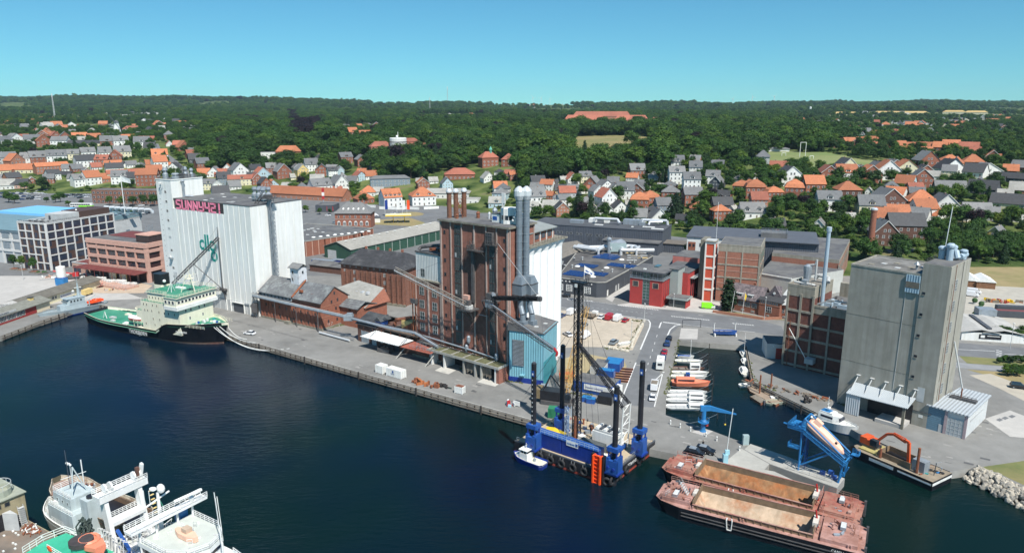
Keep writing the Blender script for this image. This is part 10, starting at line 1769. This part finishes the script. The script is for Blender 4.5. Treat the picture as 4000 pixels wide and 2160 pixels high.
def scatter_trees():
    rr=random.Random(5);pts=[];cell={}
    for fx,fy,r in FOOT:
        for i in range(int((fx-r)// 12),int((fx+r)// 12)+1):
            for j in range(int((fy-r)// 12),int((fy+r)// 12)+1):cell.setdefault((i,j),[]).append((fx,fy,r))
    y=368.0
    while y<6500:
        sp=7.4 if y<720 else 8.6 if y<1100 else 8.6+(y-1100)*.009
        half=y*.78+40;x=-half
        while x<half:
            X=x+rr.uniform(-.5,.5)*sp;Y=y+rr.uniform(-.5,.5)*sp;x+=sp
            Z=hz(X,Y)
            if Z<=.4:continue
            u,v=proj(X,Y,Z)
            if any(inpoly(u,v,P)for P in OPEN)or(Y>1250 and noise.noise((X/300,Y/420,5))>.2):continue
            town=any(inpoly(u,v,P)for P in TOWN)
            if town and rr.random()>(.97 if u>1650 or v<400 else .74):continue
            h=rr.uniform(8,18)if not town else rr.choice((4,6,9,12))*rr.uniform(.8,1.2)
            if not town and Y<1300:h*=rr.choice((1,1.2,1.4))
            h*=1+max(0,sp-8.6)*.03
            c=cell.get((int(X // 12),int(Y // 12)),())
            if any((X-a)** 2+(Y-b)** 2<(r+h*.22)** 2 for a,b,r in c):continue
                                                                                   
            if town and any((X-a)** 2+(Y+7-b)** 2<(r-1)** 2 for a,b,r in cell.get((int(X // 12),int((Y+7)// 12)),())):h=rr.uniform(2.4,4.6)
            k=rr.randrange(4)
            if rr.random()<.07:k=4
            if rr.random()<.012:k=6
            if rr.random()<.02 and town:k=7
            if any(inpoly(u,v,P)for P in COPPER):k=6
            wid=rr.uniform(.85,1.25)if k!=4 else rr.uniform(.6,.9)
            if h<4:wid*=1.5
            pts.append((X,Y,Z,h,k,wid*1.18 if not town else wid,town))
        y+=sp
    pts.sort(key=lambda p:-(p[3]/p[1])if abs(p[0])<p[1]*.72 else 1)
    def where(X,Y):
        u,v=proj(X,Y,hz(X,Y));s_='left'if u<700 else'left-centre'if u<1250 else'centre'if u<1700 else'right-centre'if u<2150 else'far right'
        return s_
    for X,Y,Z,h,k,wid,town in pts[:300]:
        w_=where(X,Y);d='among the houses'if town else'at the wood edge'
        sz='small'if h<6 else'tall'if h>11 else'medium'
        tree(X,Y,h,k,f"{sz} {KN[k]} {d} on the {w_} hillside",wid,z=Z-.2,group=f"{sz} {KN[k]}s {d}, {w_}")
    rest=pts[300:]
    me=bpy.data.meshes.new('tree_points');me.from_pydata([(p[0],p[1],p[2]-.3)for p in rest],[],[])
    for nm,ty,vals in(('sz','FLOAT',[p[3]for p in rest]),('wd','FLOAT',[p[5]for p in rest]),('kd','INT',[p[4]for p in rest]),('rt','FLOAT',[rr.uniform(0,6.28)for p in rest])):
        a=me.attributes.new(nm,ty,'POINT');a.data.foreach_set('value',vals)
    o=obj('woodland',me);tag(o,kind='stuff');o['label']='dense green woodland and garden trees covering the hills'
    ng=bpy.data.node_groups.new('woodland_trees','GeometryNodeTree');ng.interface.new_socket('Geometry',in_out='INPUT',socket_type='NodeSocketGeometry');ng.interface.new_socket('Geometry',in_out='OUTPUT',socket_type='NodeSocketGeometry')
    N=ng.nodes;L=ng.links;gi=N.new('NodeGroupInput');go=N.new('NodeGroupOutput');ip=N.new('GeometryNodeInstanceOnPoints')
    jn=N.new('GeometryNodeJoinGeometry')
    for me_ in reversed(CR):
        oi=N.new('GeometryNodeObjectInfo');oi.inputs['As Instance'].default_value=True;oi.inputs[0].default_value=PROTO[me_.name];oi.transform_space='ORIGINAL';L.new(oi.outputs['Geometry'],jn.inputs[0])
    def att(nm,ty):
        a=N.new('GeometryNodeInputNamedAttribute');a.data_type=ty;a.inputs[0].default_value=nm;return a.outputs[0]
    L.new(gi.outputs[0],ip.inputs['Points']);L.new(jn.outputs[0],ip.inputs['Instance']);ip.inputs['Pick Instance'].default_value=True
    L.new(att('kd','INT'),ip.inputs['Instance Index'])
    cr=N.new('ShaderNodeCombineXYZ');L.new(att('rt','FLOAT'),cr.inputs[2]);L.new(cr.outputs[0],ip.inputs['Rotation'])
    ml=N.new('ShaderNodeMath');ml.operation='MULTIPLY';s1=att('sz','FLOAT');L.new(s1,ml.inputs[0]);L.new(att('wd','FLOAT'),ml.inputs[1])
    cs=N.new('ShaderNodeCombineXYZ');L.new(ml.outputs[0],cs.inputs[0]);L.new(ml.outputs[0],cs.inputs[1]);L.new(s1,cs.inputs[2]);L.new(cs.outputs[0],ip.inputs['Scale'])
    L.new(ip.outputs[0],go.inputs[0]);md=o.modifiers.new('trees','NODES');md.node_group=ng
    return len(pts)
PROTO={}
# named trees that stand out, one of every kind
for k_,kk,x,y,h,lab,wd in((0,18,1205,655,22,'large lone round oak standing in the hillside meadow',1.15),(1,2,690,45,0,'',1),
        (4,18,660,1330,19,'tall dark conifer left among the white terraces behind dark hall',.8),(5,4,1445,845,12.5,'slim dark cypress by the red and white stair tower',1.0),
        (6,18,2000,1200,11,'dark purple copper beech between brick villas above dark hall',1.1),(7,19,445,640,13,'bright yellow-green tree beside the sports field hedge',.7),
        (2,17,1080,1200,9,'round green tree left of the three-gabled white house by petrol station',1.1),(3,16,2210,600,26,'huge round light green tree on slope left of wood',1.05),(3,16,2400,600,25,'huge round green tree beside the wood, right of its twin',1.0),
        (1,17,780,640,27,'huge round tree right of the purple copper beeches',1.15),(5,4,1605,960,15,'broad dark columnar conifer in front of the brick villa',1.35),(4,18,1650,1340,20,'wide dark conifer in front of brick villas above dark hall',1.1),
        (4,18,730,740,20,'dark poplar standing at left edge of the meadow',.8),(4,18,790,1330,18,'tall dark conifer right among the white terraces behind dark hall',.8),(6,18,700,1340,12,'dark purple tree between two tall conifers behind dark hall',1)):
    if h==0:continue
    P_=at(kk,x,y);r_,c_=tree(P_.x,P_.y,h,k_,lab,wd,z=hz(P_.x,P_.y));PROTO[CR[k_].name]=c_;FOOT.append((P_.x,P_.y,h*.3))
for me_ in CR:
    if me_.name not in PROTO:
        P_=at(18,900+60*CR.index(me_),640);r_,c_=tree(P_.x,P_.y,5,CR.index(me_),'small round bush tree standing alone in the hillside meadow');PROTO[me_.name]=c_
for d_ in DEFER:
    r_,c_=tree(d_[0],d_[1],d_[2],d_[3],d_[4],d_[5],z=d_[6],group=d_[4]+'s'if len(d_[4])>40 else None)
NT=scatter_trees();print('TREES',NT,'HOUSES',NH[0])

# ------------------------------------------------------------------ thin summer haze over the whole place
hm_=bpy.data.materials.new('air');hm_.use_nodes=True;hn=hm_.node_tree;hn.nodes.clear();ho=hn.nodes.new('ShaderNodeOutputMaterial');hv=hn.nodes.new('ShaderNodeVolumePrincipled')
hv.inputs['Color'].default_value=(.6,.85,1,1);hv.inputs['Density'].default_value=3.6e-5;hv.inputs['Anisotropy'].default_value=0;hn.links.new(hv.outputs[0],ho.inputs['Volume'])
tag(MB().box(-10500,-500,-8,10500,7500,260,hm_).build('haze'),kind='stuff')
